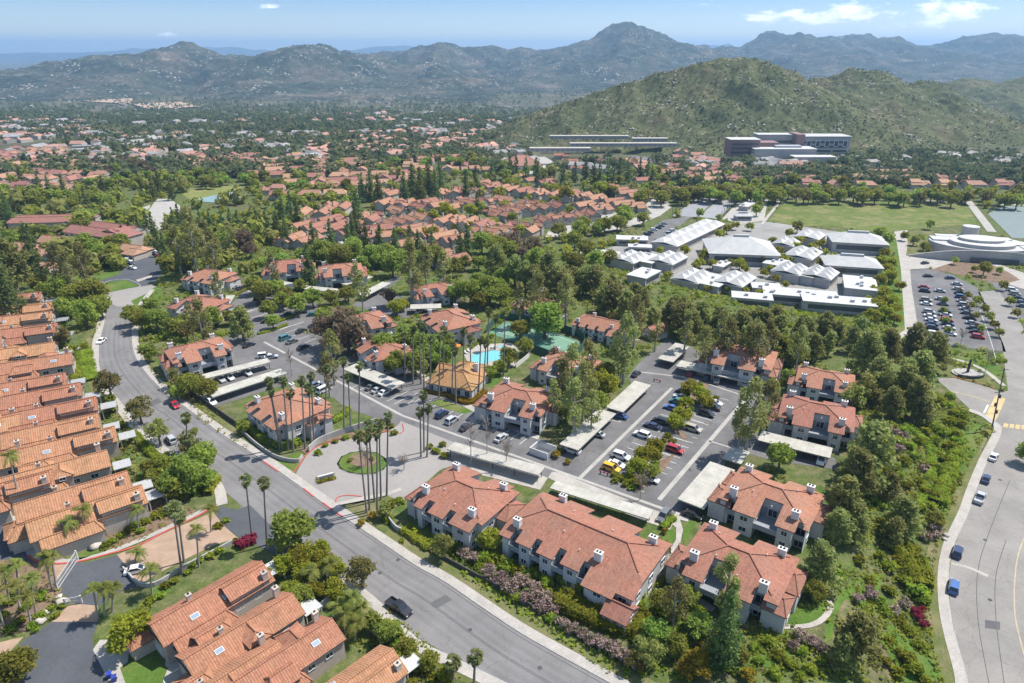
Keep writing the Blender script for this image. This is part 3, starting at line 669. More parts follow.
def apartment(front, back, L, r, zr, slope, chims, flip=False, wins=True):
    """two-storey stucco block: hipped tile roof with notched eaves, balconies in the notches, white chimneys"""
    root = empty('apartment_building')
    D = max(d for _, _, d in front+back)
    zf = lambda u, v: zr-slope*max(abs(v), abs(u)-r, 0)
    ro = outline(front, back, L); wo = inset(ro, .55)
    hip_cut(ro, r, zf, 0, .22, 'roof', [m_tileA, m_fascia], root)
    hip_cut(wo, r, zf, -.18, 0, 'wall', [m_wallA], root, base=-.6)
    n = len(wo)
    for i in range(n):
        a, b2 = Vector(wo[i]), Vector(wo[(i+1) % n]); e = b2-a; ln = e.length; t = e.normalized(); nv = Vector((t.y, -t.x))
        back_face = nv.y > .5
        prev = Vector(wo[i-1])-a; nxt = Vector(wo[(i+2) % n])-b2
        notch = prev.dot(nv) > .5 and nxt.dot(nv) > .5            # walls come forward on both sides: a balcony or stairwell
        dep = min(prev.dot(nv), nxt.dot(nv)) if notch else 0
        mid = (a+b2)/2
        if notch and ln > .8:
            b = MB(); ou = mid+nv*(dep*.5)
            ang = math.atan2(t.y, t.x)
            for z in (2.75,):
                b.box((ou.x, ou.y, z), (ln-.02, dep, .18), ang); q = mid+nv*(dep-.06); b.box((q.x, q.y, z+.62), (ln-.02, .1, 1.06), ang)
            b.build('balcony', m_trim, root)
            b = MB(); b.box((mid.x+nv.x*.03, mid.y+nv.y*.03, 2.6), (ln-.05, .06, 5.0), ang); b.build('porch_recess', m_trim, root)
            for z in (1.15, 4.05): place_window(root, mid.x+nv.x*.08, mid.y+nv.y*.08, z, nv.x, nv.y, min(2.0, ln-.4), 2.0, 1, 'sliding_door')
        elif ln > 1.6 and wins:
            k = max(1, int(ln/4.6))
            for j in range(k):
                p = a+e*((j+.5)/k)
                for z in (1.5, 4.15):
                    place_window(root, p.x, p.y, z, nv.x, nv.y, 1.3 if ln < 3 else 1.7, 1.25)
    for x, y in chims: chimney(root, x, y, zf(x, y)-.6, zf(x, y)+1.75)
    for x, y in ((-3.2, -3), (4.6, 2.4), (1.5, -5.2), (-5, 4)):
        b = MB(); b.tube([(x, y, zf(x, y)-.1), (x, y, zf(x, y)+.45)], [.13, .13], 6); b.build('vent_pipe', m_chim, root)
    b = MB(); w = .16                                              # ridge and hip tiles, a raised darker line
    c0, c1 = (-r, 0), (r, 0)
    if r > .2: b.bar((-r, 0, zr+.03), (r, 0, zr+.03), .3)
    for sx in (-1, 1):
        for sy in (-1, 1):
            lim = min(max(abs(x) for x, y in ro)-r, D)-1.6; b.bar((sx*r, 0, zr+.03), (sx*(r+lim), sy*lim, zr-slope*lim+.03), .28)
    b.build('ridge_tile', m_tileA, root)
    return root
F1 = [(-9.2,-7,7.4),(-7,-5.4,5.6),(-5.4,-.4,9),(-.4,3.4,3.4),(3.4,7.4,9),(7.4,8.6,6.2),(8.6,9.6,7.6)]
B1 = [(-9.2,-7.5,7.5),(-7.5,-2.2,9),(-2.2,1.4,4.6),(1.4,7,9),(7,9.6,7.2)]
F1m = [(-b, -a, d) for a, b, d in F1][::-1]; F1m[0] = (-9.2,)+F1m[0][1:]; F1m[-1] = (F1m[-1][0], 9.6, F1m[-1][2])
F3 = [(-9.2,-8.4,7.6),(-8.4,-7,5.8),(-7,-4.6,9),(-4.6,-3,6.4),(-3,1.2,9),(1.2,2.8,6.4),(2.8,8.4,9.2),(8.4,9.6,6.6)]
F2 = [(-15,-12.4,8.8),(-12.4,-11,6),(-11,-7.4,8.8),(-7.4,-6,6.4),(-6,-2.2,9),(-2.2,-.6,6.2),(-.6,3.4,9),(3.4,5,6.6),(5,11.5,11),(11.5,15,9.6)]
B2 = [(-15,-9,8),(-9,-3,9.4),(-3,0,6),(0,8,9.6),(8,11,5),(11,15,8)]
C4 = [(-6.6,-5.2),(6.4,-5.6),(-6.8,5.4),(6.6,5.2)]
def lower_wings(root, W):
    """the low tiled wings stepped down at the corners of a block"""
    for w_ in W: rf, wl = MB(), MB(); wing(rf, wl, *w_); rf.build('wing_roof', [m_tileA, m_fascia], root); wl.build('wing_wall', m_wallA, root)
    for w_ in W:
        sg = 1 if w_[0] > 0 else -1
        for zz in (1.5, 3.7): place_window(root, w_[0]+sg*w_[2]/2, w_[1], zz, sg, 0, 1.5, 1.2)
    return root
PROTO = {'a': apartment(F1, B1, 22, 2, 8.7, .34, C4), 'm': apartment(F1m, B1, 22, 2, 8.7, .34, C4), 'n': apartment(F3, B1, 22, 2.4, 8.7, .34, C4),
         'l': apartment(F2, B2, 30, 9, 9.0, .36, [(-12.6,-5.6),(-9.5,7),(5.6,-5.2),(12.2,4.5)])}
for k_ in 'amn': lower_wings(PROTO[k_], [(-9.0, -3.4, 4.4, 6.4, 4.7, 6.0, 0, 1.6, 0), (9.2, 2.6, 4.4, 6.6, 4.7, 6.0, 0, 0, 1.6)]+([(-8.9, 4.2, 4, 5.4, 4.5, 5.6, 0, 1.4, 0)] if k_ != 'm' else [(9.0, -4.4, 4, 5.2, 4.5, 5.6, 0, 0, 1.4)]))
lower_wings(PROTO['l'], [(13.0, -10.6, 4.6, 4.6, 3.4, 4.7)])
used = set()
APTS = [ # kind, roof-centre pixel, axis degrees, scale, label
 ('n',(465,490),-35,1.0,'red-tiled apartment block at the street corner beside the roundabout palms'),
 ('l',(586,533),-35,1.0,'longest red-tiled apartment block, above the clipped hedges along the street'),
 ('m',(738,556),-35,1.0,'red-tiled apartment block fronted by a eucalyptus, nearest the lawn corner'),
 ('a',(772,492),-36,1.0,'red-tiled apartment block with open stairwell beside the dense round tree'),
 ('n',(288,402),-42,1.0,'red-tiled apartment block behind the leaning row of fan palms at the entrance'),
 ('a',(196,346),37,.96,'red-tiled apartment block beside the two long carports by the street bend'),
 ('m',(199,299),-24,.95,'red-tiled apartment block behind the pine next to the small carport'),
 ('n',(210,272),-23,.95,'red-tiled apartment block next to the upper parking court by the russet tree'),
 ('a',(288,263),16,1.0,'apartment block split by a tall cypress-like tree at the far lot'),
 ('m',(340,267),16,1.0,'apartment block with yellowed eaves east of the tall tree at the far lot'),
 ('a',(520,394),-25,.98,'red-tiled apartment block between the clubhouse lawn and the tall eucalyptus clump'),
 ('n',(451,316),-58,1.0,'red-tiled apartment block behind the dense grove by the tennis court'),
 ('m',(362,317),30,.95,'red-tiled apartment block half hidden by the big russet tree'),
 ('a',(384,343),-58,.9,'low red-tiled apartment block tucked against the dense grove'),
 ('l',(606,317),-32,.72,'long red-tiled apartment block beyond the tennis courts'),
 ('m',(742,353),-27,1.05,'red-tiled apartment block behind the long shaded carport of the main lot'),
 ('a',(826,372),-26,.85,'smaller red-tiled apartment block farthest up the planted slope'),
 ('a',(817,408),-26,.98,'red-tiled apartment block at the top of the planted slope above the avenue'),
 ('m',(433,284),30,.85,'red-tiled apartment block beside the carport under the dark oak'),
 ('n',(540,299),-40,.85,'red-tiled apartment block almost hidden by trees beyond the tennis court'),
 ('m',(568,358),-30,.9,'red-tiled apartment block hidden between the tennis court and the eucalyptus clump'),
]
APT_POS = []
for kd, (px, py), deg, s, lb in APTS:
    x, y, z = G(px, py, 7.2); o = PROTO[kd]
    if kd in used: o = dup(o)
    used.add(kd); o.location = (x, y, z); o.rotation_euler = (0, 0, R(deg)); o.scale = (s,)*3
    tag(o, lb, 'apartment block', 'red-tiled apartment blocks'); APT_POS.append((x, y, 13*s))
def townhouse(var):
    """attached tile-roofed house: long main gable, a lower front wing, a clerestory or dormers, pergola at the garden end"""
    root = empty('townhouse'); rf, wl = MB(), MB()
    wing(rf, wl, 0, 0, 20, 7.4, 4.7, 6.6); wing(rf, wl, -3.6, -4.3, 10, 3.4, 3.5, 4.7, 0, 0, 1.2)
    if var == 0:
        wing(rf, wl, -9.5, 3.4, 8, 4.6, 3.2, 4.5, 0, hip0=2); wing(rf, wl, 5.6, -1.6, 7.5, 4.4, 5.9, 7.1)
    elif var == 1:
        wing(rf, wl, -10, -2.6, 6.5, 6, 3.0, 4.6, 0, hip0=3); wing(rf, wl, 1, -2.6, 4.2, 3.6, 5.6, 6.5, PI/2, hip0=1.6); wing(rf, wl, -3.5, 3.2, 6, 4.4, 5.0, 6.3, 0, hip1=1.5)
    elif var == 2:
        wing(rf, wl, -10.5, 1.5, 7, 6.4, 3.0, 4.7, PI/2, hip0=3, hip1=3); wing(rf, wl, 3.5, 2.6, 4, 4, 5.7, 6.7, PI/2, hip1=1.8); wing(rf, wl, -2.5, -3.2, 5, 4.2, 5.0, 6.2, 0, hip0=1.4)
    else:
        wing(rf, wl, 5.5, -2.4, 7.5, 4.4, 5.5, 6.85); wing(rf, wl, -9, -3.2, 7, 5, 3.2, 4.7, 0, hip0=2.4)
    rf.build('roof', [m_tileB, m_fascia], root); wl.build('wall', m_wallB, root)
    chimney(root, 8.6, 3.1 if var in (1, 2) else -3.6, 0 if var % 2 else 4, 7.3, 1.0, .9, mats=m_wallB, pots=1)
    if var != 2: chimney(root, -3.0, 1.6, 5, 7.1, .8, .7, mats=m_wallB, pots=1)
    k = 1.9/3.7
    for x, y in (((2, -2.2), (-4, -2.4)), ((-5, -1.8),), ((5.5, -2), (0, 2.1)), ((-1, 2.4), (2, -2.6)))[var]:
        z = 6.6-k*abs(y)+.07; a = math.atan(k)*(1 if y < 0 else -1); b = MB(); b.box((0,0,0), (1.5, .95, .16)); b.box((0,0,.07), (1.3, .76, .06), m=1)
        o = b.build('skylight', [m_frame, m_skylt], root, (x, y, z)); o.rotation_euler = (a, 0, 0)
    for x in (3.2, 6.8): place_window(root, x, -3.7, 3.0, 0, -1, 1.6, 1.2)
    place_window(root, 10, 1.8, 3.2, 1, 0, 1.8, 1.3); place_window(root, 10, -1.8, 3.2, 1, 0, 1.8, 1.3)
    if var == 1: place_window(root, 1, -5.0, 5.1, 0, -1, 1.3, .9)
    if var == 2: place_window(root, 3.5, 4.6, 5.2, 0, 1, 1.3, .9)
    b = MB(); b.box((-10.02 if var in (0, 3) else -13.2, .6, 1.1), (.1, 4.4, 2.2)); b.build('garage_door', m_frame, root)
    if var != 2:
        b = MB(); y0 = -1.4 if var else 1.2
        b.box((12.4, y0, 2.75), (3.6, 3.8, .12))
        for i in range(9): b.box((12.4, y0-1.75+i*.43, 2.86), (3.7, .12, .1))
        for sx in (-1, 1):
            for sy in (-1, 1): b.box((12.4+sx*1.6, y0+sy*1.7, 1.2), (.16, .16, 3.1))
        b.build('patio_cover', m_pergola, root)
    return root
TH = [townhouse(i) for i in range(4)]; used_t = set()
def put_house(var, px, py, dz, deg, s, lb, sx=1, grp='tile-roofed townhouses'):
    x, y, z = G(px, py, dz); k_ = .4 if px > 150 else 4.2+random.uniform(-3., 2.6); z += random.uniform(-.5, .6); x -= k_*math.cos(R(deg)); y -= k_*math.sin(R(deg)); o = TH[var]
    if var in used_t: o = dup(o)
    used_t.add(var); o.location = (x, y, z); o.rotation_euler = (0, 0, R(deg)); o.scale = (s*sx, s, s); tag(o, lb, 'townhouse', grp); return o
for v, px, py, deg, s, lb in (
  (0, 212, 592, 49, 1.0, 'long orange-tiled townhouse beside the palm-lined gate drive'),
  (1, 243, 623, 48, .95, 'townhouse with a hipped front wing in the middle of the corner rows'),
  (2, 284, 651, 47, .92, 'townhouse with a small window dormer and pale skylight near the bottom edge'),
  (3, 345, 681, 46, .92, 'townhouse nearest the parked pickup, white patio cover at its end'),
  (1, 225, 676, 47, .92, 'townhouse cut by the bottom edge beside the shaded driveway')):
    put_house(v, px, py, 6, deg, s, lb)
ROW = [(20,296,19,0),(33,306,21,3),(30,316,22,0),(28,330,23,3),(38,347,25,1),(42,362,27,2),(50,380,28,0),(52,394,29,3),(58,410,30,0),(64,424,31,3),(75,440,33,0),(84,460,34,1),(97,486,36,3),(105,503,38,0)]
RL = ['topmost in the row beside the dense grove','second from the grove end, with raised clerestory roof','third from the grove end, plain gable roof','fourth from the grove end, before the planted gap',
 'with a gabled dormer, just past the planted gap','with a hipped dormer, opposite the clipped lawn strip','facing the bend in the street, clerestory roof','beside the two square white patio covers','behind the loose street tree at the bend',
 'level with the red car across the street','with white pergolas beside the sidewalk trees','with the window dormer and tall stucco chimney','second from the gate drive, long unbroken roof','at the gate drive end, above the flower bed']
for (px, py, deg, v), t in zip(ROW, RL): put_house(v, px, py, 5.6, deg, 1.05, 'orange-tiled townhouse '+t)
for i, (px, py, deg, v) in enumerate([(-22,322,22,0),(-26,345,24,2),(-25,372,27,1),(-22,400,29,0),(-14,428,31,2),(0,458,33,1),(22,484,35,0)]):
    put_house(v, px, py, 5.2, deg, 1.02, 'orange-tiled townhouse of the back row, '+['at the upper left edge','above the edge of the photo by the gap','beside the dormered house','behind the clerestory roofs','behind the white pergolas','behind the window dormer','nearest the leaning edge palm'][i])
# ---- carports
def carport(a, b, depth, side, lb, rz_flip=False, red=False):
    """flat sheet roof on steel posts along the near edge a-b (pixels at roof height)"""
    A = Vector(plane(*a, 2.55)); B = Vector(plane(*b, 2.55)); d = (B-A); L = d.length; ang = math.atan2(d.y, d.x); zz = h((A.x+B.x)/2, (A.y+B.y)/2)
    n = Vector((-d.y, d.x)).normalized()*side; c = (A+B)/2+n*depth/2
    root = empty('carport', (c.x, c.y, zz), ang, lb, 'carport', 'flat-roofed carports')
    m = MB(); m.box((0, 0, 2.5), (L, depth, .1)); m.build('roof', m_carport, root)
    m = MB()
    for s in (-1, 1): m.box((0, s*(depth/2-.04), 2.42), (L+.04, .12, .3)); m.box((s*(L/2), 0, 2.42), (.12, depth, .3))
    m.build('fascia', m_carport, root)
    m = MB(); k = max(2, int(L/5.4)+1)
    for i in range(k):
        for s in (-.6, .6): m.box((-L/2+.5+i*(L-1)/(k-1), s*depth/2, 1.2), (.14, .14, 2.5))
    m.build('post', m_steel, root)
    return root
carport((578,450), (616,413.5), 5.3, 1, 'pale carport roof by the walled trash yard, lower of the pair beside the eucalyptus clump')
carport((623,412), (651,385), 5.3, 1, 'pale carport roof, upper of the pair beside the eucalyptus clump')
carport((343,369), (392,389), 5.4, 1, 'pale carport roof facing the palms across the entrance aisle')
carport((200,380), (271,362), 3.8, 1, 'long narrow carport roof below the street-bend apartment block')
carport((213,397), (287,373), 4.6, 1, 'long carport roof behind the palm-fronted apartment block')
carport((673,362), (690,346), 5.2, 1, 'small carport roof at the head of the main lot drive')
carport((676,366), (750,383), 5.2, 1, 'long carport roof deep in tree shade below the far apartment block')
carport((704,509), (735,470), 6.2, 1, 'carport roof beside the main lot above the black parked car')
carport((741,464), (750,452), 4.6, 1, 'carport roof dappled by the tall eucalyptus')
carport((758,440), (830,458), 5.4, 1, 'carport roof below the top-of-slope apartment block, white truck at its end')
carport((447,449), (538,475), 3.8, 1, 'pale carport roof behind the corner apartment block')
carport((550,488), (648,519), 3.6, 1, 'longest white carport roof, behind the long apartment block')
carport((219,322), (235,295), 4.8, 1, 'small carport roof next to the pine in the upper court')
carport((276,284), (302,288), 4.4, 1, 'carport roof in front of the split apartment block at the far lot')
carport((304,289), (334,292), 4.4, 1, 'carport roof with shaded cars in front of the far lot block')
carport((346,285), (373,277), 4.4, 1, 'carport roof lying beyond the single dark tree at the far lot')
carport((366,296), (391,283), 4.4, 1, 'carport roof nearer the single dark tree at the far lot')
carport((410,309), (441,308), 5.2, 1, 'carport roof beside the yellow-green tree behind the russet tree')
# ---- clubhouse by the pool
def clubhouse():
    x, y, z = G(459, 371, 5); root = empty('clubhouse', (x, y, z), R(-22), 'clubhouse with ochre weathered tile roof beside the swimming pool', 'clubhouse')
    rf, wl = MB(), MB(); wing(rf, wl, 0, -2.5, 15, 9, 3.4, 6.2, 0, hip0=5, hip1=5); wing(rf, wl, 1.5, 5, 9, 11, 3.6, 5.8, PI/2, hip1=4); wing(rf, wl, -6.5, 4.5, 5, 5, 2.9, 4.2, 0)
    rf.build('roof', [tile_mat('weathered_ochre_tile', (.385, .185, .095), (.30, .19, .08), .4, .4, .4, (.01, .05), .8), m_fascia], root); wl.build('wall', m_wallA, root)
    for i in range(5): place_window(root, -6+i*3, -7, 1.7, 0, -1, 1.7, 1.9)
    chimney(root, 4.5, 3, 4, 7.2, 1.3, 1.0)
    b = MB(); b.box((0, -7.9, .45), (17, .9, .9)); b.box((8.3, -4, .45), (.9, 7, .9)); b.build('flower_box', LM['o'], root)
clubhouse()
def hut():
    x, y, z = G(655, 329, 3); root = empty('hut', (x, y, z), R(35), 'small white hut with red tile roof among the tree belt', 'hut')
    rf, wl = MB(), MB(); wing(rf, wl, 0, 0, 7, 6, 2.8, 4.6); rf.build('roof', [m_tileA, m_fascia], root); wl.build('wall', m_chim, root); place_window(root, 0, -3, 1.5, 0, -1, 1, 1)
hut()
# ---- the long clubhouse complex upper left
def big_complex(px, py, deg, lb, parts, s=1, wall=None, roof=None, cat='community building', dz=7, name='tile_roof_building'):
    x, y, z = G(px, py, dz); root = empty(name, (x, y, z), R(deg), lb, cat); root.scale = (s,)*3
    rf, wl = MB(), MB()
    for p in parts: wing(rf, wl, *p)
    rf.build('roof', [roof or m_tileC, m_fascia], root); wl.build('wall', wall or m_wallC, root)
    for p in parts[:2]:
        L, W, ze = p[2], p[3], p[4]
        ax = p[6] if len(p) > 6 else 0; ca, sa = math.cos(ax), math.sin(ax)
        for i in range(int(L/4)):
            u = -L/2+2+i*4
            for zz in ((1.6, 4.4) if ze > 5 else (1.6,)): place_window(root, p[0]+u*ca+W/2*sa, p[1]+u*sa-W/2*ca, zz, sa, -ca, 1.8, 1.5)
    return root
big_complex(103, 228, -22, 'long three-ridged red-roofed hall beyond the turning court', [(0,-5,34,11,6,8.6),(2,6,32,10,6,8.4),(13,-2,10,24,6,8.8,PI/2)])
big_complex(132, 241, -22, 'low entrance wing with porte-cochere in front of the long red-roofed hall', [(0,0,18,8,3.2,5.2,0,3,3),(6,-5,8,8,3.2,5,0,2,2)])
big_complex(42, 217, 6, 'flat-fronted red-roofed wing behind the cypress by the small pool', [(0,0,34,9,5,7),(4,9,44,7,5,6.4)])
big_complex(24, 241, -18, 'red-roofed house with grey walls left of the small pool', [(0,0,20,10,3.6,6,0,4,4)]); big_complex(40, 246, -10, 'red-roofed house just above the small round pool', [(0,0,12,9,3.4,5.6,0,3,3)])
big_complex(55, 234, -15, 'grey-walled red-roofed house before the long hall', [(0,0,17,9,3.6,6)]); big_complex(4, 252, -20, 'red-roofed house at the frame edge above the pines', [(0,0,14,10,3.6,6)])
big_complex(35, 258, 5, 'small red-roofed poolside cabin', [(0,0,14,8,3.2,5,0,2,2)])
big_complex(521, 161, 8, 'broad pink pyramid-roofed hall on a pale parking apron', [(0,0,26,24,4,9.5,0,11,11)], 1.35); 
sheet('parking_lot', [(495,168),(502,158),(545,157),(560,166),(540,175),(505,174)], m_conc, .3)
# ------------------------------------------------------------------ school, library, hospital
m_swhite = M('white_membrane', (.47, .46, .44), .8, .12, .2, 'obj'); m_sgrey = M('grey_shingle', (.43, .425, .41), .9, .1, .3, 'obj')
m_swall = M('school_wall', (.40, .38, .36), .9, .12, .3, 'obj'); m_sdark = flat('shaded_glazing', (.07, .075, .085), .3)
m_hred = M('plum_brick', (.26, .165, .155), .9, .1, .3, 'obj'); m_lib = M('library_concrete', (.40, .375, .35), .85, .1, .2, 'obj')
m_unit = flat('roof_unit_grey', (.42, .43, .44), .6)
def school(px, py, L, W, deg, lb, kind='flat', n=3, z=4, name='school_building', cat='school building'):
    x, y, zz = G(px, py, z); root = empty(name, (x, y, zz), R(deg), lb, cat)
    b = MB(); b.box((0, 0, z/2-.4), (L, W, z+.8)); b.build('wall', m_swall, root)
    b = MB()
    for s in (-1, 1): b.box((0, s*(W/2+.01), z*.55), (L*.86, .08, z*.42))
    b.build('window_band', m_sdark, root)
    r = MB()
    if kind == 'flat':
        r.box((0, 0, z+.1), (L+.8, W+.8, .3)); rr = random.Random(int(px*7+py))
        r.build('roof', m_swhite, root); u = MB()
        for i in range(max(2, int(L*W/60))):
            a, c = (rr.random()-.5)*L*.8, (rr.random()-.5)*W*.7; u.box((a, c, z+.75), (1.5, 1.2, 1.)); 
        u.build('roof_unit', m_unit, root)
    elif kind == 'hip':
        k = W*.62
        A = [(-L/2-.8, -W/2-.8, z), (L/2+.8, -W/2-.8, z), (L/2+.8, W/2+.8, z), (-L/2-.8, W/2+.8, z)]; t = z+W*.2; q = max(.5, L/2-W/2)
        B = [(-q-1, -1, t), (q+1, -1, t), (q+1, 1, t), (-q-1, 1, t)]
        for i in range(4): r.face([A[i], A[(i+1)%4], B[(i+1)%4], B[i]])
        r.face(A[::-1]); r.face(B); r.box((0, 0, t+.5), (2*q+1.5, 1.6, 1.)); r.build('roof', m_sgrey, root)
    else:                                        # a row of low vaulted peaks
        w = L/n
        for i in range(n):
            c = -L/2+w*(i+.5)
            for sg in (-1, 1):
                e = [(c-w/2, 0), (c+w/2, 0), (c+w/2, sg*(W/2+.5)), (c-w/2, sg*(W/2+.5))]; zz2 = [z+1.3, z+1.3, z+.3, z+.3]; ap = (c, sg*W*.2, z+3.0)
                for q in range(4):
                    a2, b2 = q, (q+1) % 4; f = [(*e[a2], zz2[a2]), (*e[b2], zz2[b2]), ap]; r.face(f if sg > 0 else f[::-1])
        r.box((0, 0, z+.1), (L+.8, W+.8, .3)); r.build('roof', m_swhite, root)
    return root
SA = 52
for a in ((690,233,66,15,SA,'long white school roof with a row of peaks beside the staff parking','peak',7,4),(630,258,17,13,SA,'pair of white peaked school roofs nearest the pines','peak',3,4),(648,258,16,12,SA,'flat white school roof between two peaked ones by the pines','flat',1,4),
  (668,259,18,13,SA,'white peaked school roof across the path from the long peaked row','peak',3,4),(740,247,34,28,-8,'large grey hip-roofed gymnasium in the middle of the school','hip',1,6),(692,277,17,13,SA,'white peaked classroom roof on the pine side of the yard','peak',3,4),
  (713,280,17,12,SA,'flat white classroom roof with units between two peaked roofs','flat',1,4),(735,280,18,13,SA,'white peaked classroom roof at the far side of the units','peak',3,4),(598,254,20,14,-20,'flat white school roof alone at the pines, near the parking','flat',1,4),
  (644,273,14,9,SA,'small white flat roof half buried in pines','flat',1,4),(632,238,17,9,-8,'grey flat office by the staff parking','flat',1,3.5),(857,239,27,18,-14,'large grey hip-roofed hall beside the sports field','hip',1,6),
  (851,262,25,16,-14,'second grey hip-roofed hall, nearer the white flat roofs','hip',1,5),(810,236,15,13,SA,'small peaked white roof beside the sports field','peak',2,4),(803,254,19,14,SA,'white peaked classroom among yellow-green trees','peak',3,4),
  (790,270,15,13,SA,'white peaked roof next to a flat white one, middle of the yard','peak',3,4),(804,272,14,12,SA,'flat white roof between two peaked classrooms','flat',1,4),(820,274,15,13,SA,'white peaked roof beside the louvred walkway','peak',3,4),
  (800,293,30,10,-15,'low white flat wing along the pines','flat',1,4),(838,300,28,10,-15,'blue-walled white flat wing at the end of the school','flat',1,4.5),(860,283,20,13,68,'white flat roof dotted with rooflights by the green slope','flat',1,4),
  (748,204,20,6,55,'dark long shed between the grey courts','flat',1,3),(743,215,10,6,0,'small orange-red roofed shelter by the grey courts','hip',1,3),(722,264,10,5,SA,'narrow flat walkway roof beside the gymnasium','flat',1,3),(766,286,12,8,-12,'small flat white roof in the middle of the pine-side yard','flat',1,3.5),(640,246,12,6,-8,'small flat roof behind the staff office','flat',1,3.5),(786,243,13,11,SA,'little peaked white roof on the field side of the gymnasium','peak',2,3.5),(776,262,12,9,SA,'little flat roof among lime trees beside the gymnasium','flat',1,3.5),(752,296,16,8,-15,'white flat roof seen between the pine tops','flat',1,4)):
    school(*a)
def library():
    x, y, z = G(984, 246, 5); root = empty('library', (x, y, z), R(-14), 'round white-roofed library with a curved wall and drum tower', 'library')
    def disc(cx, cy, rx, ry, z0, z1, n=40): return [(cx+rx*math.cos(i*2*PI/n), cy+ry*math.sin(i*2*PI/n)) for i in range(n)]
    b = MB(); b.prism(disc(0, 6, 27, 19, 0, 0), -1, 6, 0, 1); b.build('hall', [m_lib, m_sgrey], root)
    b = MB(); b.prism(disc(-1, 1, 17, 12, 0, 0), 6.01, 8, 0, 1); b.build('roof', [m_lib, m_swhite], root)
    b = MB(); b.prism(disc(-1, 3, 12, 7.5, 0, 0), 8.01, 9.4, 0, 1); b.build('roof_drum', [m_lib, m_swhite], root)
    b = MB(); b.prism(disc(-1, 22, 4.5, 4.5, 0, 0, 24), -1, 12, 0, 1); b.build('tower', [m_lib, m_swhite], root)
    for (cx, cy, L_, W_) in ((-19, 9, 13, 9), (-16, 17, 10, 5), (14, 16, 10, 6), (18, 6, 12, 8)):
        b = MB(); b.box((cx, cy, 6.4), (L_, W_, .8)); b.build('roof_deck', m_swhite, root)
    b = MB(); b.box((34, -1, 2.5), (30, 14, 7)); b.box((34, -1, 6.2), (31, 15, .4), m=1); b.build('wing', [m_lib, m_swhite], root)
    b = MB(); A = []
    for i in range(33):
        t = -1+2*i/32; A.append((t*42, -15-5*(1-t*t)+2, 6.5*(1-abs(t)**2.2)+.6))
    for p, q in zip(A, A[1:]):
        b.face([(p[0], p[1], -1), (q[0], q[1], -1), q, p]); b.face([(q[0], q[1]+.8, -1), (p[0], p[1]+.8, -1), (p[0], p[1]+.8, p[2]), (q[0], q[1]+.8, q[2])])
        b.face([p, q, (q[0], q[1]+.8, q[2]), (p[0], p[1]+.8, p[2])])
    b.build('curved_wall', m_lib, root); root.scale = (.92,)*3
    b = MB(); b.box((0, -18.6, 1.6), (24, .5, 2.6)); b.build('entrance_glazing', m_sdark, root)
LIB = library()
def hospital(px, py, Y, parts, lb, deg=0, name='hospital_building'):
    """a block standing Y metres out, its parts given in metres"""
    x, _ = at_depth(px, py, Y); root = empty(name, (x, Y, h(x, Y)-1), R(deg), lb, 'hospital'); root.location.z = at_depth(px, py, Y)[1]
    for nm, c, d, m in parts:
        b = MB(); b.box(c, d); b.build(nm, m, root)
    return root
hospital(818, 149, 745, [('wall', (0,0,5), (54,24,17), m_lib), ('roof', (0,0,13.9), (56,26,.8), m_sgrey), ('brick_tower', (-26,-3,6), (8,25,21), m_hred)]+
  [('window_band', (2,-12.1,-.5+i*4.4), (46,.4,2.0), m_sdark) for i in range(3)]+[('window_bay', (-16+i*9.5,-12.3,7), (5,.5,6.5), m_frame) for i in range(5)]+[('window_bay_glass', (-16+i*9.5,-12.6,7), (3.6,.4,5.2), m_sdark) for i in range(5)], 'largest hospital block, plum tower and banded windows at the hill foot')
hospital(741, 153, 725, [('wall', (0,0,5.5), (30,20,17), m_hred), ('roof', (0,0,14.3), (31,21,.6), m_swhite)]+[('window_band', (0,-10.1,2+i*4), (27,.4,1.8), m_sdark) for i in range(3)]+[('wing', (26,4,4.5), (20,18,13), m_hred)], 'plum-walled hospital wing at the near end of the row')
hospital(772, 148, 750, [('wall', (0,0,6), (38,16,16), m_lib), ('roof', (0,0,14.4), (39,17,.6), m_swhite)]+[('window_band', (0,-8.1,3+i*4.5), (34,.4,2), m_sdark) for i in range(2)], 'grey hospital block with pale roof between the two plum ones')
hospital(781, 155, 715, [('wall', (0,0,2.5), (62,22,9), m_swall), ('roof', (0,0,7.2), (63,23,.5), m_swhite), ('roof_unit', (6,2,8.4), (26,8,2), m_unit)], 'low pale-roofed hospital podium in front of the plum blocks')
hospital(812, 161, 690, [('wall', (0,0,1.5), (40,14,6), m_swall), ('roof', (0,0,4.7), (41,15,.4), m_swhite)], 'low white annex below the largest hospital block')
def long_row(px0, px1, py, Y, lb, n):
    x0, z = at_depth(px0, py, Y); x1, _ = at_depth(px1, py, Y); root = empty('garage_row', ((x0+x1)/2, Y, z), 0, lb, 'storage row'); L = x1-x0
    b = MB(); b.box((0, 0, 1.4), (L, 7, 3)); b.build('wall', m_swall, root)
    b = MB(); b.box((0, 0, 3.1), (L+1, 9, .4)); b.build('roof', M('pale_roof', (.40, .37, .32), .8, .1, .1), root)
    b = MB()
    for i in range(n): b.box((-L/2+(i+.5)*L/n, -3.6, 1.2), (L/n*.6, .3, 1.9))
    b.build('garage_door', m_trim, root)
long_row(550, 628, 138.5, 790, 'long pale-roofed storage row at the foot of the rounded hill', 20); long_row(632, 667, 141, 780, 'shorter pale-roofed storage row at the hill foot', 9)
long_row(570, 676, 146, 735, 'second storage row, lower and nearer than the long pale one', 22); long_row(530, 590, 151, 690, 'pinkish storage row nearest the pyramid-roofed hall', 12)
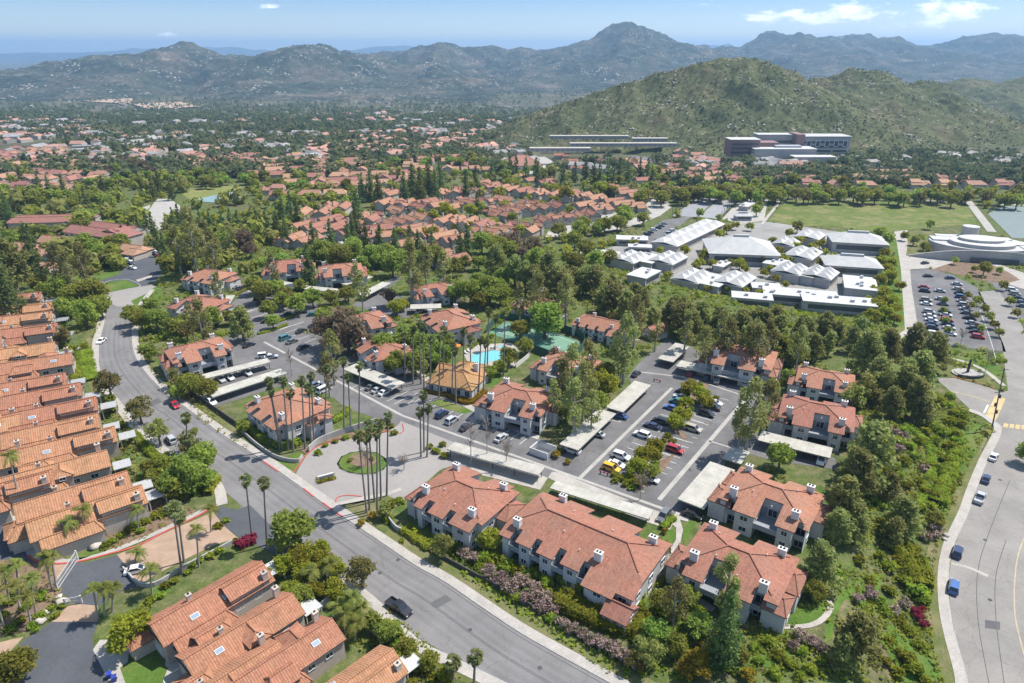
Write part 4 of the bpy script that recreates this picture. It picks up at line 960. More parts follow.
# ------------------------------------------------------------------ hills and mountains
m_hill = slope_mat('chaparral', ((.056, .070, .034), (.088, .098, .046), (.150, .130, .075)), (.40, .35, .29), .014, .60, .22)
m_mtn = slope_mat('mountain_chaparral', ((.022, .036, .028), (.055, .066, .046), (.150, .122, .095)), (.40, .36, .32), .0045, .56, .07)
def massif(name, sil, Y, wf, wb, m, amp, nscale, seed, foot=-60, nx=200, ny=90, label=None, power=1.25):
    """a ridge whose skyline is surveyed from the photograph, with spurs and gullies down both flanks"""
    S = [(at_depth(a, b, Y)) for a, b in sil]; xs = np.array([s[0] for s in S]); zs = np.array([s[1] for s in S])
    X = np.linspace(xs[0], xs[-1], nx); Zc = np.interp(X, xs, zs)
    rows = np.concatenate([-(np.linspace(1, 0, ny*2//3))**1.0, np.linspace(0, 1, ny//3)[1:]])
    V = []; off = Vector((seed*31.7, seed*17.3, 0))
    for r in rows:
        for x, zc in zip(X, Zc):
            y = Y+(wf*r if r < 0 else wb*r)
            n1 = mn.noise(Vector((x, y, 0))*nscale*.35+off)
            rr = abs(r)*(1+.28*n1)
            rr = min(1, max(0, rr)); k = (1-rr)**power
            base = min(foot, zc-2)
            ridg = mn.ridged_multi_fractal(Vector((x*nscale*1.7, y*nscale*1.1, seed*3.1)), .9, 2.1, 7, 1., 2.)-1.1
            a = amp*min(1, 4*abs(r))*(k**.7)*min(1, (zc-base)/60)
            f = mn.fractal(Vector((x, y, 7))*nscale*6+off, .8, 2.1, 4)
            z = base+(zc-base)*k+ridg*a+f*amp*(.20*k+.10*(abs(r) < .06))
            V.append((x+n1*amp*.5*abs(r), y, z if abs(r) < 1 else base-30))
    n = nx; ny_ = len(rows); i = (np.arange(ny_-1)[:, None]*n+np.arange(n-1)[None, :]).ravel(); F = np.stack([i, i+1, i+n+1, i+n], 1)
    o = link(bpy.data.objects.new(name, raw_mesh(name, np.array(V), F, [m], smooth=True))); return tag(o, label, None, None, 'structure')
HILL_A = massif('hill', [(470,140),(495,128),(515,118),(535,112),(555,105),(580,97),(600,92),(640,79),(662,72),(680,68),(700,62),(715,59),(735,57),(750,58),(765,60),(785,68),(800,76),(830,92),(860,108),(885,122),(920,142)], 960, 260, 300, m_hill, 15, .0075, 2, -24)
HILL_B = massif('hill', [(760,95),(790,82),(815,78),(830,76),(848,70),(862,69),(880,72),(895,78),(908,83),(918,81),(930,80),(940,83),(955,90),(968,99),(985,108),(1005,120),(1040,150)], 1130, 330, 300, m_hill, 18, .0065, 5, -30)
HILL_C = massif('hill', [(880,98),(905,92),(935,87),(950,81),(965,78),(980,80),(1000,83),(1015,79),(1040,75),(1090,72),(1150,90),(1230,110)], 1650, 520, 300, m_hill, 20, .005, 9, -45)
massif('mountain', [(-160,78),(-60,82),(0,80),(25,76),(50,72),(75,66),(90,64),(100,60.5),(106,59),(112,61),(130,56.5),(148,53),(160,49.5),(172,46),(182,44.5),(190,45.5),(200,48),(214,51.5),(228,56),(245,57.5),(262,55.5),(276,52),(290,48),(300,45.5),(308,44),(318,43.5),(326,45),(336,49),(345,52),(360,55),(375,57),(400,60),(440,66),(500,74)], 3600, 1350, 900, m_mtn, 75, .0016, 1, -62, 300, 120)
massif('mountain', [(250,75),(310,62),(345,53),(365,55),(385,56),(400,52),(415,50),(430,47),(440,44),(447,42.5),(455,44.5),(466,48.5),(478,48),(487,46.5),(497,48.5),(507,51),(514,49),(520,47.5),(527,50),(538,51.5),(550,50),(562,47.5),(578,42.5),(592,37),(603,31.5),(613,26),(620,23),(626,21.2),(632,21.8),(640,25.5),(652,31),(664,37),(678,42.5),(690,46.5),(705,50),(730,55),(780,62),(850,72)], 4700, 1900, 1200, m_mtn, 95, .0012, 3, -62, 320, 120)
massif('mountain', [(640,66),(675,53),(692,49.5),(706,47),(716,49),(730,49.5),(742,45),(752,39.5),(762,33.5),(770,31),(778,31.3),(788,35),(800,40),(806,42.5),(815,39),(825,35.8),(838,37),(848,38.5),(858,36.2),(868,37),(880,40),(895,44.5),(910,47),(925,45.5),(938,42),(946,40.5),(952,42),(962,38),(975,34.5),(985,33),(996,34.5),(1010,38.5),(1024,41),(1060,36),(1110,42),(1180,50)], 5600, 2500, 1400, m_mtn, 110, .001, 6, -62, 280, 110)
massif('mountain', [(-300,60),(-150,56),(-60,55),(0,54.5),(40,53.5),(75,53.5),(110,52),(140,50.5),(160,48.8),(180,49),(210,47),(240,48),(262,50.5),(300,52.5),(345,51),(375,48.5),(400,46),(415,46.5),(430,48.5),(470,50),(545,49.5),(580,50),(650,50),(700,46),(715,45),(730,48),(760,52),(900,53),(1100,52),(1400,53)], 15000, 5000, 3000, m_mtn, 140, .0004, 8, -80, 260, 40)
# ------------------------------------------------------------------ scrub, boulders, the wooded valley and its far houses: uncountable masses
def hill_xy(o, n, ylo, yhi, rng):
    """random points on a hill's near flank, with the surface height"""
    me = o.data; V = np.empty(len(me.vertices)*3, np.float32); me.vertices.foreach_get('co', V); V = V.reshape(-1, 3)
    V = V[(V[:, 1] > ylo) & (V[:, 1] < yhi) & (V[:, 2] > -40)]; i = rng.integers(0, len(V), n); P = V[i]+rng.normal(0, 1, (n, 3))*np.array([3., 3., 0]); P[:, 2] -= .2; return P
OCT = np.array([(1,0,0),(.707,.707,0),(0,1,0),(-.707,.707,0),(-1,0,0),(-.707,-.707,0),(0,-1,0),(.707,-.707,0),(.6,.25,.62),(-.2,.62,.66),(-.62,-.2,.62),(.2,-.62,.66),(0,0,1.),(.65,0,-.6),(-.3,.6,-.6),(-.3,-.6,-.6)])
OF = np.array([(0,1,8),(1,2,9),(2,3,9),(3,4,10),(4,5,10),(5,6,11),(6,7,11),(7,0,8),(1,9,8),(3,10,9),(5,11,10),(7,8,11),(8,9,12),(9,10,12),(10,11,12),(11,8,12),(1,0,13),(2,1,14),(3,2,14),(4,3,14),(5,4,15),(6,5,15),(7,6,13),(0,7,13),(13,14,1),(14,15,4),(15,13,6)])
def blobs(name, P, S, m, rng, label=None, zs=1., jit=.28, lift=.5):
    n = len(P); a = rng.random(n)*2*PI; ca, sa = np.cos(a)[:, None], np.sin(a)[:, None]
    o = OCT[None]*(1+rng.normal(0, jit, (n, len(OCT), 1)))
    x = o[..., 0]*ca-o[..., 1]*sa; y = o[..., 0]*sa+o[..., 1]*ca
    V = np.stack([x, y, o[..., 2]*zs+lift], -1)*np.asarray(S)[:, None, None]+P[:, None, :]
    F = (np.arange(n)[:, None, None]*len(OCT)+OF[None]).reshape(-1, 3)
    ob = link(bpy.data.objects.new(name, raw_mesh(name, V.reshape(-1, 3), F, [m]))); return tag(ob, label, None, None, 'stuff')
m_scrub = leaf_mat('scrub', (.070, .086, .038), (.125, .130, .060), 0, 0, .4, .12)
m_wood = leaf_mat('far_wood', (.075, .110, .052), (.185, .205, .098), 0, 0, .4, .12)
m_wood2 = leaf_mat('far_wood_olive', (.125, .14, .058), (.235, .22, .105), 0, 0, .4, .12)
r2 = np.random.default_rng(3)
P = np.vstack([hill_xy(HILL_A, 4200, 700, 985, r2), hill_xy(HILL_B, 2200, 800, 1160, r2)])
msk = np.array([mn.noise(Vector(p)*.018)+.45*mn.noise(Vector(p)*.05) > .27 for p in P]); P = P[msk]
blobs('boulder_field', P, r2.uniform(.5, 1.4, len(P))**1.5, m_rock, r2, 'pale granite boulders scattered over the near hills', .7, .22, .2)
# ------------------------------------------------------------------ plants
def leaf_cloud(seed, n, leaf, lobes, shell=.55, flat_n=.5):
    """n small bent leaf clumps spread through lobes [(x,y,z,r,rz)], lit by their own facing"""
    g = np.random.default_rng(seed); L = np.array(lobes); w = L[:, 3]**2*(L[:, 4]/L[:, 3]); w /= w.sum()
    k = g.choice(len(L), n, p=w); d = g.normal(0, 1, (n, 3)); d /= np.linalg.norm(d, axis=1)[:, None]
    r = g.random(n)**(1/3.)*(1-shell)+shell*(.75+.25*g.random(n)); r *= 1+.16*g.normal(0, 1, n)
    C = L[k, :3]+d*r[:, None]*np.stack([L[k, 3], L[k, 3], L[k, 4]], 1)
    N = d*flat_n+g.normal(0, .55, (n, 3))+np.array([0, 0, .25]); N /= np.linalg.norm(N, axis=1)[:, None]
    T = np.cross(N, g.normal(0, 1, (n, 3))); T /= np.linalg.norm(T, axis=1)[:, None]; B = np.cross(N, T)
    s = leaf*(.6+.8*g.random(n))[:, None]; b2 = .62*s
    V = np.stack([C-T*s, C-B*b2-N*s*.18, C+T*s*.9, C+B*b2-N*s*.18], 1).reshape(-1, 3)
    F = np.arange(n*4).reshape(-1, 4); return V, F
def lobes_for(kind, seed):
    g = random.Random(seed); L = []
    if kind in 'bdyrokg':
        zc = {'b': 1.2, 'g': 1.3, 'd': 1.12, 'y': 1.05, 'r': 1.35, 'o': .85, 'k': .8}[kind]; zr = {'b': .95, 'g': 1.05, 'd': .85, 'y': .75, 'r': 1.0, 'o': .7, 'k': .6}[kind]
        nl = {'b': 19, 'g': 15, 'd': 20, 'y': 16, 'r': 18, 'o': 14, 'k': 12}[kind]
        for i in range(nl):
            u = g.uniform(-.75, 1); a = g.uniform(0, 2*PI)+i*2.4; q = math.sqrt(max(0, 1-u*u))*g.uniform(.45, .78); rr = g.uniform(.26, .44)
            L.append((q*math.cos(a), q*math.sin(a), zc+u*zr*.62, rr, rr*.85))
        L.append((0, 0, zc, .5, .5*zr))
    elif kind == 'e':
        for i in range(19):
            t = i/18; z = 1.4+t*2.7; q = (.78*math.sin(PI*min(1, .18+t*.86)))*g.uniform(.35, 1.); a = g.uniform(0, 2*PI); rr = g.uniform(.22, .38); L.append((q*math.cos(a), q*math.sin(a), z, rr, rr*1.1))
    elif kind == 'p':
        for i in range(22):
            t = i/21; z = .55+t*1.85; q = (.84*(1-t*t)**.5)*g.uniform(.35, 1.); a = i*2.4+g.uniform(-.5, .5); rr = g.uniform(.24, .42)*(1-.2*t); L.append((q*math.cos(a), q*math.sin(a), z, rr, rr*.75))
        L.append((0, 0, 1.2, .4, .6))
    elif kind == 'c':
        for i in range(26):
            t = i/25; z = .5+t*4.6; q = .72*(1-t)**.7*g.uniform(.5, 1.); a = i*2.4+g.uniform(-.5, .5); rr = (.44*(1-t)+.2)*g.uniform(.8, 1.15); L.append((q*math.cos(a), q*math.sin(a), z, rr, rr*1.1))
    elif kind == 's':
        for i in range(11):
            u = g.uniform(0, .9); a = i*2.4+g.uniform(-.4, .4); q = math.sqrt(1-u*u)*g.uniform(.3, .7); rr = g.uniform(.3, .45); L.append((q*math.cos(a), q*math.sin(a), .25+u*.5, rr, rr*.8))
    return L
DENS = {'b': (3000, .085), 'g': (2000, .08), 'd': (3400, .085), 'y': (2600, .085), 'e': (1700, .08), 'p': (3200, .085), 'c': (3000, .10), 'r': (2300, .08), 's': (1000, .115), 'o': (2200, .09), 'k': (1500, .09)}
ZC = {'b': 1.2, 'g': 1.3, 'd': 1.12, 'y': 1.05, 'e': 2.6, 'p': 1.45, 'c': 2.6, 'r': 1.35, 's': .55, 'o': .85, 'k': .75}
NAME = {'b': 'broadleaf_tree', 'g': 'olive_tree', 'd': 'dense_evergreen_tree', 'y': 'lime_green_tree', 'e': 'eucalyptus_tree', 'p': 'pine_tree', 'c': 'cypress_tree', 'r': 'russet_tree', 's': 'shrub', 'o': 'orange_flowering_tree', 'k': 'flowering_shrub'}
def trunk_mb(kind, seed):
    g = random.Random(seed+50); b = MB()
    top = {'b': 1.1, 'g': 1.3, 'd': 1.2, 'y': 1.1, 'e': 3.3, 'p': 2.1, 'c': 4.2, 'r': 1.4, 'o': .8, 'k': .5, 's': .3}[kind]; r0 = {'e': .085, 'p': .10, 'c': .13}.get(kind, .085)
    lx, ly = g.uniform(-.12, .12), g.uniform(-.12, .12)
    P = [(lx*t*t, ly*t*t, -.08+t*top) for t in (0, .2, .45, .7, 1)]; b.tube(P, [r0*1.25, r0, r0*.85, r0*.65, r0*.35], 7)
    for i in range(4 if kind not in 'c' else 0):
        a = i*1.6+g.uniform(0, .8); t = .45+.12*i; p = Vector((lx*t*t, ly*t*t, t*top)); q = p+Vector((math.cos(a)*.5, math.sin(a)*.5, .45)); b.tube([p, (p+q)/2+Vector((0, 0, -.04)), q], [r0*.5, r0*.4, r0*.18], 5)
    return b
NEAR, TRUNKS = {}, {}
LK = lambda k: LM['h' if k == 's' else k]
for kd in 'bdyepcrsokg':
    for v in range(3):
        n, lf = DENS[kd]; n = int(n*.82); lb = lobes_for(kd, v*7+ord(kd)); NEAR[kd, v, 0] = raw_mesh('crown', *leaf_cloud(v+ord(kd), n, lf, lb), [LK(kd)])
        NEAR[kd, v, 1] = raw_mesh('crown', *leaf_cloud(v+ord(kd), int(n*.34), lf*1.6, lb), [LK(kd)])
        V, F = leaf_cloud(v+ord(kd), int(n*.12), lf*2.5, lb); NEAR[kd, v, 2] = raw_mesh('crown', V, F, [LK(kd)])
        if kd not in 'sk':
            o = trunk_mb(kd, v).build('trunk', m_pale_bark if kd == 'e' else m_bark); TRUNKS[kd, v] = o.data; bpy.data.objects.remove(o)
LANDM = {k: Vector(G(*p)) for k, p in {'the round entrance island': (362,463), 'the swimming pool': (488,357), 'the tennis courts': (540,338), 'the main lot': (662,440), 'the walled trash yard': (543,452), 'the corner apartment block': (465,510),
  'the long apartment block': (586,560), 'the parked pickup': (399,608), 'the white gates': (66,585), 'the red car on the street': (175,405), 'the turning court': (145,265), 'the small round pool': (50,267), 'the clubhouse': (458,385), 'the street bend': (118,350),
  'the upper court': (270,310), 'the hut': (655,335), 'the grey gymnasium': (740,252), 'the round library': (966,262), 'the school car park': (930,305), 'the avenue corner': (1000,400), 'the planted slope': (900,460), 'the avenue bend': (950,575), 'the sloping lawn': (810,615), 'the sports field': (870,212),
  'the bowling green': (212,190), 'the pyramid-roofed hall': (521,166), 'the grey courts': (705,207), 'the flat white school wings': (820,298), 'the top-of-slope block': (817,420), 'the garden-corner block': (738,580), 'the far lot blocks': (320,280), 'the palm-fronted block': (288,425), 'the gate drive': (165,535), 'the condominium rows': (470,215), 'the winding road': (640,218)}.items()}
LOOK = {'g': ['loose grey-olive tree', 'soft olive street tree', 'thin-crowned olive tree'], 'b': ['rounded green tree', 'spreading green tree', 'uneven mid-green tree'], 'd': ['dense deep-green tree', 'dark round-headed tree', 'thick dark-green tree'], 'y': ['lime-green round tree', 'yellow-green bushy tree', 'bright lime-coloured tree'],
  'e': ['loose olive eucalyptus', 'tall open eucalyptus', 'airy grey-green eucalyptus'], 'p': ['dark irregular pine', 'tall blue-green pine', 'broad shaggy pine'], 'c': ['tall dark spire-like cypress', 'narrow dark cypress', 'blunt-topped dark cypress'],
  'r': ['russet-brown leafed tree', 'brownish half-bare tree', 'rusty-toned spreading tree'], 's': ['rounded green shrub', 'low bushy shrub', 'clumped garden shrub'], 'o': ['orange-yellow flowering tree', 'golden blossoming tree', 'yellow-topped shrub tree'], 'k': ['pink-blossomed shrub', 'mauve flowering shrub', 'dusty pink oleander shrub']}
ALLVEG = []
def describe(look, x, y):
    D = sorted(LANDM.items(), key=lambda k: (k[1].x-x)**2+(k[1].y-y)**2); (n1, p1), (n2, p2) = D[0], D[1]
    dy, dx, d = y-p1.y, x-p1.x, math.hypot(x-p1.x, y-p1.y)
    rel = 'right beside' if d < 9 else ('beyond' if dy > abs(dx)*.7 else 'in front of' if dy < -abs(dx)*.7 else ('to the right of' if dx > 0 else 'to the left of'))
    return f'{look} {rel} {n1}', n2, d
COUNT = {}
def plant(kd, px, py, rpx, v=None, label=None, tall=1., group=None, dz=0.):
    """a tree whose crown centre and half width are read off the photograph (pixels)"""
    v = random.randrange(3) if v is None else v
    zc = 3.; Rm = 3.
    for _ in range(5):
        x, y, z = G(px, py, zc); Rm = rpx*mpp(x, y, z+zc); zc = ZC[kd]*Rm*tall
    put_plant(kd, x, y, z, Rm, rpx, v, label, tall, group)
def put_plant(kd, x, y, z, Rm, rpx, v, label=None, tall=1., group=None):
    lod = 0 if rpx > 11.5 else 1 if rpx > 6 else 2
    if kd in 's' and lod == 0 and rpx < 16: lod = 1
    a = random.uniform(0, 2*PI); nm = NAME[kd]; S = (Rm, Rm, Rm*tall)
    if kd in 'sk' or rpx < 5.5:
        o = link(bpy.data.objects.new(nm, NEAR[kd, v, lod])); root = o
    else:
        root = empty(nm); c = kid(link(bpy.data.objects.new('crown', NEAR[kd, v, lod])), root); t = kid(link(bpy.data.objects.new('trunk', TRUNKS[kd, v])), root)
    root.location = (x, y, z); root.rotation_euler = (0, 0, a); root.scale = S
    tag(root, label, 'shrub' if kd in 'sk' else 'tree', group or {'s': 'garden shrubs', 'k': 'flowering shrubs'}.get(kd, nm.replace('_', ' ')+'s of the estate'))
    COUNT[kd] = COUNT.get(kd, 0)+1
    if not label: ALLVEG.append((root, LOOK[kd][v], x, y))
    return root
def finish_labels():
    by = {}
    for o, look, x, y in ALLVEG:
        l, n2, d = describe(look, x, y); by.setdefault(l, []).append((d, o, n2))
    ORD = ['', ', second out from it', ', third out from it', ', fourth out from it', ', fifth out from it', ', sixth out from it', ', seventh out from it', ', eighth out from it']
    for l, L in by.items():
        L.sort(key=lambda q: q[0]); tw = {}
        for d, o, n2 in L:
            tw.setdefault(n2, []).append(o)
        for n2, os_ in tw.items():
            for i, o in enumerate(os_): 
                t = l if len(tw) == 1 else f'{l}, towards {n2}'
                o['label'] = t+(ORD[i] if i < 8 else ', farther out than eight others')
                if len(o['label'].split()) > 16: o['label'] = (l+(ORD[i] if i < 8 else ', farther out than eight others')) if len(tw) > 1 else l
# ---- trees and shrubs read off the photograph: kind, crown centre x, y, crown half-width
TREES = """
y128,630,25 b12,668,21 d291,530,25 g361,570,17 y305,572,13 y322,560,14 y285,562,14 b300,596,14 y335,588,14 y314,590,12 y300,556,15 y316,550,14 y332,566,14 y292,588,13 b268,575,9 b345,610,10 b426,664,8 d388,632,14 b406,648,12 y412,652,8 b428,660,11 y396,655,10 y448,672,10 d372,622,11
g108,382,14 g138,408,14 g157,430,13 b60,287,13 b75,297,15 b92,293,16 b84,312,14 b66,306,12 g63,334,10 b100,305,12 p8,262,22 c29,250,11 c2,284,16 b48,290,11 b38,283,10 e58,262,12 e82,263,12 e68,270,12 b95,245,9 b112,250,8 b85,240,8
d182,473,22 b203,455,15 b170,486,14 g188,440,13 b168,462,12 b205,478,11 b155,476,10 b148,466,9
d148,352,10 b140,318,12 d155,318,13 b131,314,10 d150,304,9 b172,326,10 b184,322,9 g174,377,10 b187,384,13 b206,388,11 b176,392,8 g186,330,10
p241,321,15 e200,321,14 b212,316,11 e217,288,10 e190,318,9 b230,316,8 b164,262,9 e190,236,17 e176,246,12 e205,240,12 e212,250,13 b184,262,10 r244,238,11 r250,248,8 e228,235,9
b243,426,8 b196,381,9 b272,320,8 b268,308,9 b262,290,12 b275,288,11 b254,284,10 b285,294,10 b282,300,9 b297,303,11 b312,296,10 b330,296,8 b348,292,9 b300,285,7
e331,352,14 e327,372,11 r346,325,22 r325,328,16 r362,336,13 r335,342,14 b322,315,9 c308,266,9 e272,268,9 e361,287,10 e356,275,8 d362,263,9 d340,256,14 d322,250,13 d372,255,13 d392,262,14 e410,266,16 e425,262,12 d352,250,12 d303,255,9 d385,252,10 e444,268,11
d385,345,15 d405,338,16 d425,345,16 d440,352,14 d395,360,13 d415,362,14 b445,340,10 y396,306,10 y372,342,7 r388,295,9 y402,303,8 d470,290,15 d490,288,16 d455,293,10 b500,292,12 b480,300,9 d478,280,9 e520,300,11
d545,318,20 b520,328,11 d508,355,11 b525,345,9 e626,342,18 e622,360,11 b606,372,12 e572,371,17 e560,380,14 r556,357,12 e584,388,17 y604,383,17 e575,404,16 e592,408,12 e553,398,12 e588,362,14 b600,400,11 b566,410,11 b490,372,8 b500,366,8
y490,538,14 g443,544,13 g485,523,9 y660,547,12 e676,600,17 b688,596,12 b660,600,12 y648,455,14 y638,466,12 y655,444,10 y672,441,5 y681,414,11 y676,421,10 y690,388,11 y702,394,10 y686,402,8 y707,401,9 y640,480,8 b652,470,9
b1029,452,12 e752,410,21 e768,405,15 e742,425,13 d781,455,15 e728,582,20 e733,600,14 c727,628,19 d700,625,15 d655,632,17 d676,645,14 p822,563,22 b815,590,12 p857,636,26 p846,650,18 o715,643,15 o700,662,17 o688,668,12 g648,652,17 g636,660,12 d670,612,12 b740,655,10
p872,448,28 p860,470,22 p845,500,25 p838,525,18 p858,525,16 p890,485,14 p920,372,22 p935,350,18 p918,395,18 p905,380,16 p893,400,14 p880,375,18 p868,350,20 p890,345,16 g868,386,16 g855,395,14 g875,395,10 e860,440,10 p915,340,17 p912,345,10 p925,410,12 p905,515,20 p895,530,14 b935,520,10 b897,410,9
d782,345,14 d795,355,13 e800,345,12 b805,350,9 p815,345,12 e768,340,13 e755,338,12 e730,340,14 e722,348,10 e705,345,12 b790,375,8 b772,385,8 d800,430,8
"""
for tk in TREES.split():
    a = tk[1:].split(','); plant(tk[0], float(a[0]), float(a[1]), float(a[2]))
# bare little trees along the drive
def bare_tree(px, py, hpx, lb):
    x, y, z = G(px, py); H = hpx*mpp(x, y, z)/.86; g = random.Random(px); root = empty('bare_tree', (x, y, z), 0, lb, 'tree', 'thin bare street trees'); b = MB()
    b.tube([(0,0,-.2),(.1,0,H*.4),(.0,.1,H*.7)], [.12,.1,.06], 6); b.build('trunk', m_pale_bark, root); b = MB()
    for i in range(26):
        a = g.uniform(0, 2*PI); t = g.uniform(.35, .75)*H; l = g.uniform(.8, 2.2); p = Vector((0, 0, t)); q = p+Vector((math.cos(a)*l*.7, math.sin(a)*l*.7, l*.9)); b.bar(p, q, .07)
        for j in range(3): b.bar(p.lerp(q, .5+.15*j), q+Vector((g.uniform(-.7,.7), g.uniform(-.7,.7), g.uniform(-.1,.5))), .04)
    b.build('twig', LM['w'], root)
bare_tree(471, 466, 52, 'thin bare tree behind the corner apartment block'); bare_tree(487, 462, 55, 'leaning bare tree right of the first one behind the corner block'); bare_tree(506, 470, 36, 'short bare tree by the pale carport roof behind the corner block')
bare_tree(292, 377, 34, 'bare tree at the end of the long narrow carport'); bare_tree(640, 500, 30, 'sparse young tree at the end of the main lot island'); bare_tree(985, 372, 24, 'leafless tree on the memorial corner'); bare_tree(960, 345, 18, 'leafless tree at the edge of the school car park'); bare_tree(404, 470, 14, 'bare stump-like tree on the round entrance island')
bare_tree(366, 466, 20, 'leafless branching tree in the middle of the round entrance island')
# shrubs and hedges
SHR = """
s72,348,6 s84,346,6 s86,365,4 s76,360,5 s75,372,5 s78,378,5 s62,345,5 s110,398,8 s112,408,8 s120,425,7 s130,432,6 s150,450,7 s160,458,7 s195,430,5 
s292,605,7 s240,655,6 s322,642,5 s290,648,5 s300,612,6 s218,525,6 s225,520,5 s235,540,4 s192,565,6 s200,558,6 s210,555,6 s218,550,6 s187,572,5 s175,580,6 s165,585,6 s150,600,7 s160,595,6 s195,490,7 s205,485,6 s182,496,7 s172,505,7 s165,512,7 s155,515,7 s145,520,7 s135,525,7 s128,530,6 s120,535,6 s140,530,6 s112,540,6 s105,545,6
s40,615,8 s20,620,8 s10,628,8 s32,625,6 s50,608,6 s58,598,5 s25,605,8 s40,595,8 s8,600,9 s15,590,8 s0,615,8 s62,605,5 s35,630,5 s55,615,6 o100,535,5 s92,540,5
s399,636,8 s386,624,9 s394,640,8 s410,650,8 s430,668,7 s418,668,8 s432,676,8 s410,683,9 s448,682,6 s378,640,8 s445,668,7 s440,676,6
s325,445,4 s335,441,4 s345,437,5 s358,434,4 s372,430,4 s318,452,5 s390,425,5 s394,432,5 s380,428,4 s350,460,4 s372,458,4 s436,450,6 s445,455,6 s430,446,5 s442,444,5 g384,508,9 s392,503,7 s388,518,7 o362,522,5 o372,515,5 s400,500,6
s402,540,4 s411,533,5 s385,505,6 o556,454,5 o567,461,4 s560,450,5 s625,484,5 s615,480,5 s632,487,5 s716,397,4 s700,384,4 s668,525,4 o665,531,4 s669,520,4 s664,526,4 s646,580,7 s640,590,5 s650,586,5 s635,596,6 s622,592,5
s700,610,8 s690,622,8 s712,630,9 s745,600,5 s768,640,9 s778,655,9 s760,660,8 s790,662,9 s802,650,8 s775,672,9 s810,668,9 s740,670,9 s725,665,10 s755,648,7 o735,660,7 o750,675,9 s800,676,8 s822,660,7 s700,645,9
s880,555,8 s890,565,10 s900,560,9 s910,572,12 s918,590,14 s905,580,11 s925,600,10 s892,545,8 s902,535,8 s915,548,9 s905,550,9 s920,560,10 s890,590,9 s880,600,8 s870,580,8 s885,610,8 s900,620,8 s910,630,9 s890,640,8 s920,645,10 s905,655,12 s915,668,14 s898,672,10 s885,660,8 s875,650,7 s925,680,9 s840,575,8 s860,560,8
s905,430,7 s898,440,8 s910,445,8 s915,455,7 s905,460,8 s920,440,8 s930,425,9 s935,440,9 s942,430,9 s950,420,8 s955,432,9 s960,422,8 s950,445,9 s958,440,8 s940,455,8 s948,460,8 s955,455,8 s960,450,7 s935,465,8 s930,478,8 s945,470,8 s952,466,8 s955,478,8 s940,485,8 s925,490,8 s918,480,7 s935,495,9 s948,488,9 s930,505,9 s942,500,9 s920,505,8 s910,495,7 s900,475,7 s908,485,7 s895,465,7 s890,455,7 s888,470,7
s880,430,8 s872,425,7 s885,445,7 s892,425,7 s948,405,8 s940,400,9 s955,412,8 s930,405,9 s962,415,8 s950,395,7 s915,420,8 s925,430,8 s882,505,7 s890,515,7 s880,520,6 s900,520,8 s875,500,6
k905,435,5 k895,432,6 k900,448,6 k890,460,6 k924,468,6 k878,440,6 k885,480,6 k900,495,6 k934,530,9 k926,536,7 k912,420,5 k870,592,8 k858,598,7 k800,635,8 k812,640,8 k795,645,7 k820,645,7 k905,602,7 k895,610,6
s690,400,4 s678,425,5 s668,435,5 s660,448,6 s655,462,6 s645,476,6 s636,482,6 s630,476,6 s648,452,5 s664,440,4 s690,408,5 s684,395,4 s640,460,6 s625,478,5
"""
SHK = set()
for tk in SHR.split():
    a = tk[1:].split(','); plant(tk[0], float(a[0]), float(a[1]), float(a[2]))
for px, py, r in ((915,612,5),(919,618,5),(924,625,5),(921,610,4)): plant('s', px, py, r*1.2)
MAG = [o for o in COL.objects if o.name.startswith('shrub')][-4:]
mm = NEAR['k', 0, 1].copy(); mm.materials.clear(); mm.materials.append(LM['m'])
for i, o in enumerate(MAG): o.data = mm; o.name = 'bougainvillea'; o['label'] = 'magenta bougainvillea on the slope by the avenue bend'; o['group'] = 'magenta bougainvillea clumps'
ALLVEG[:] = [q for q in ALLVEG if q[0] not in MAG]
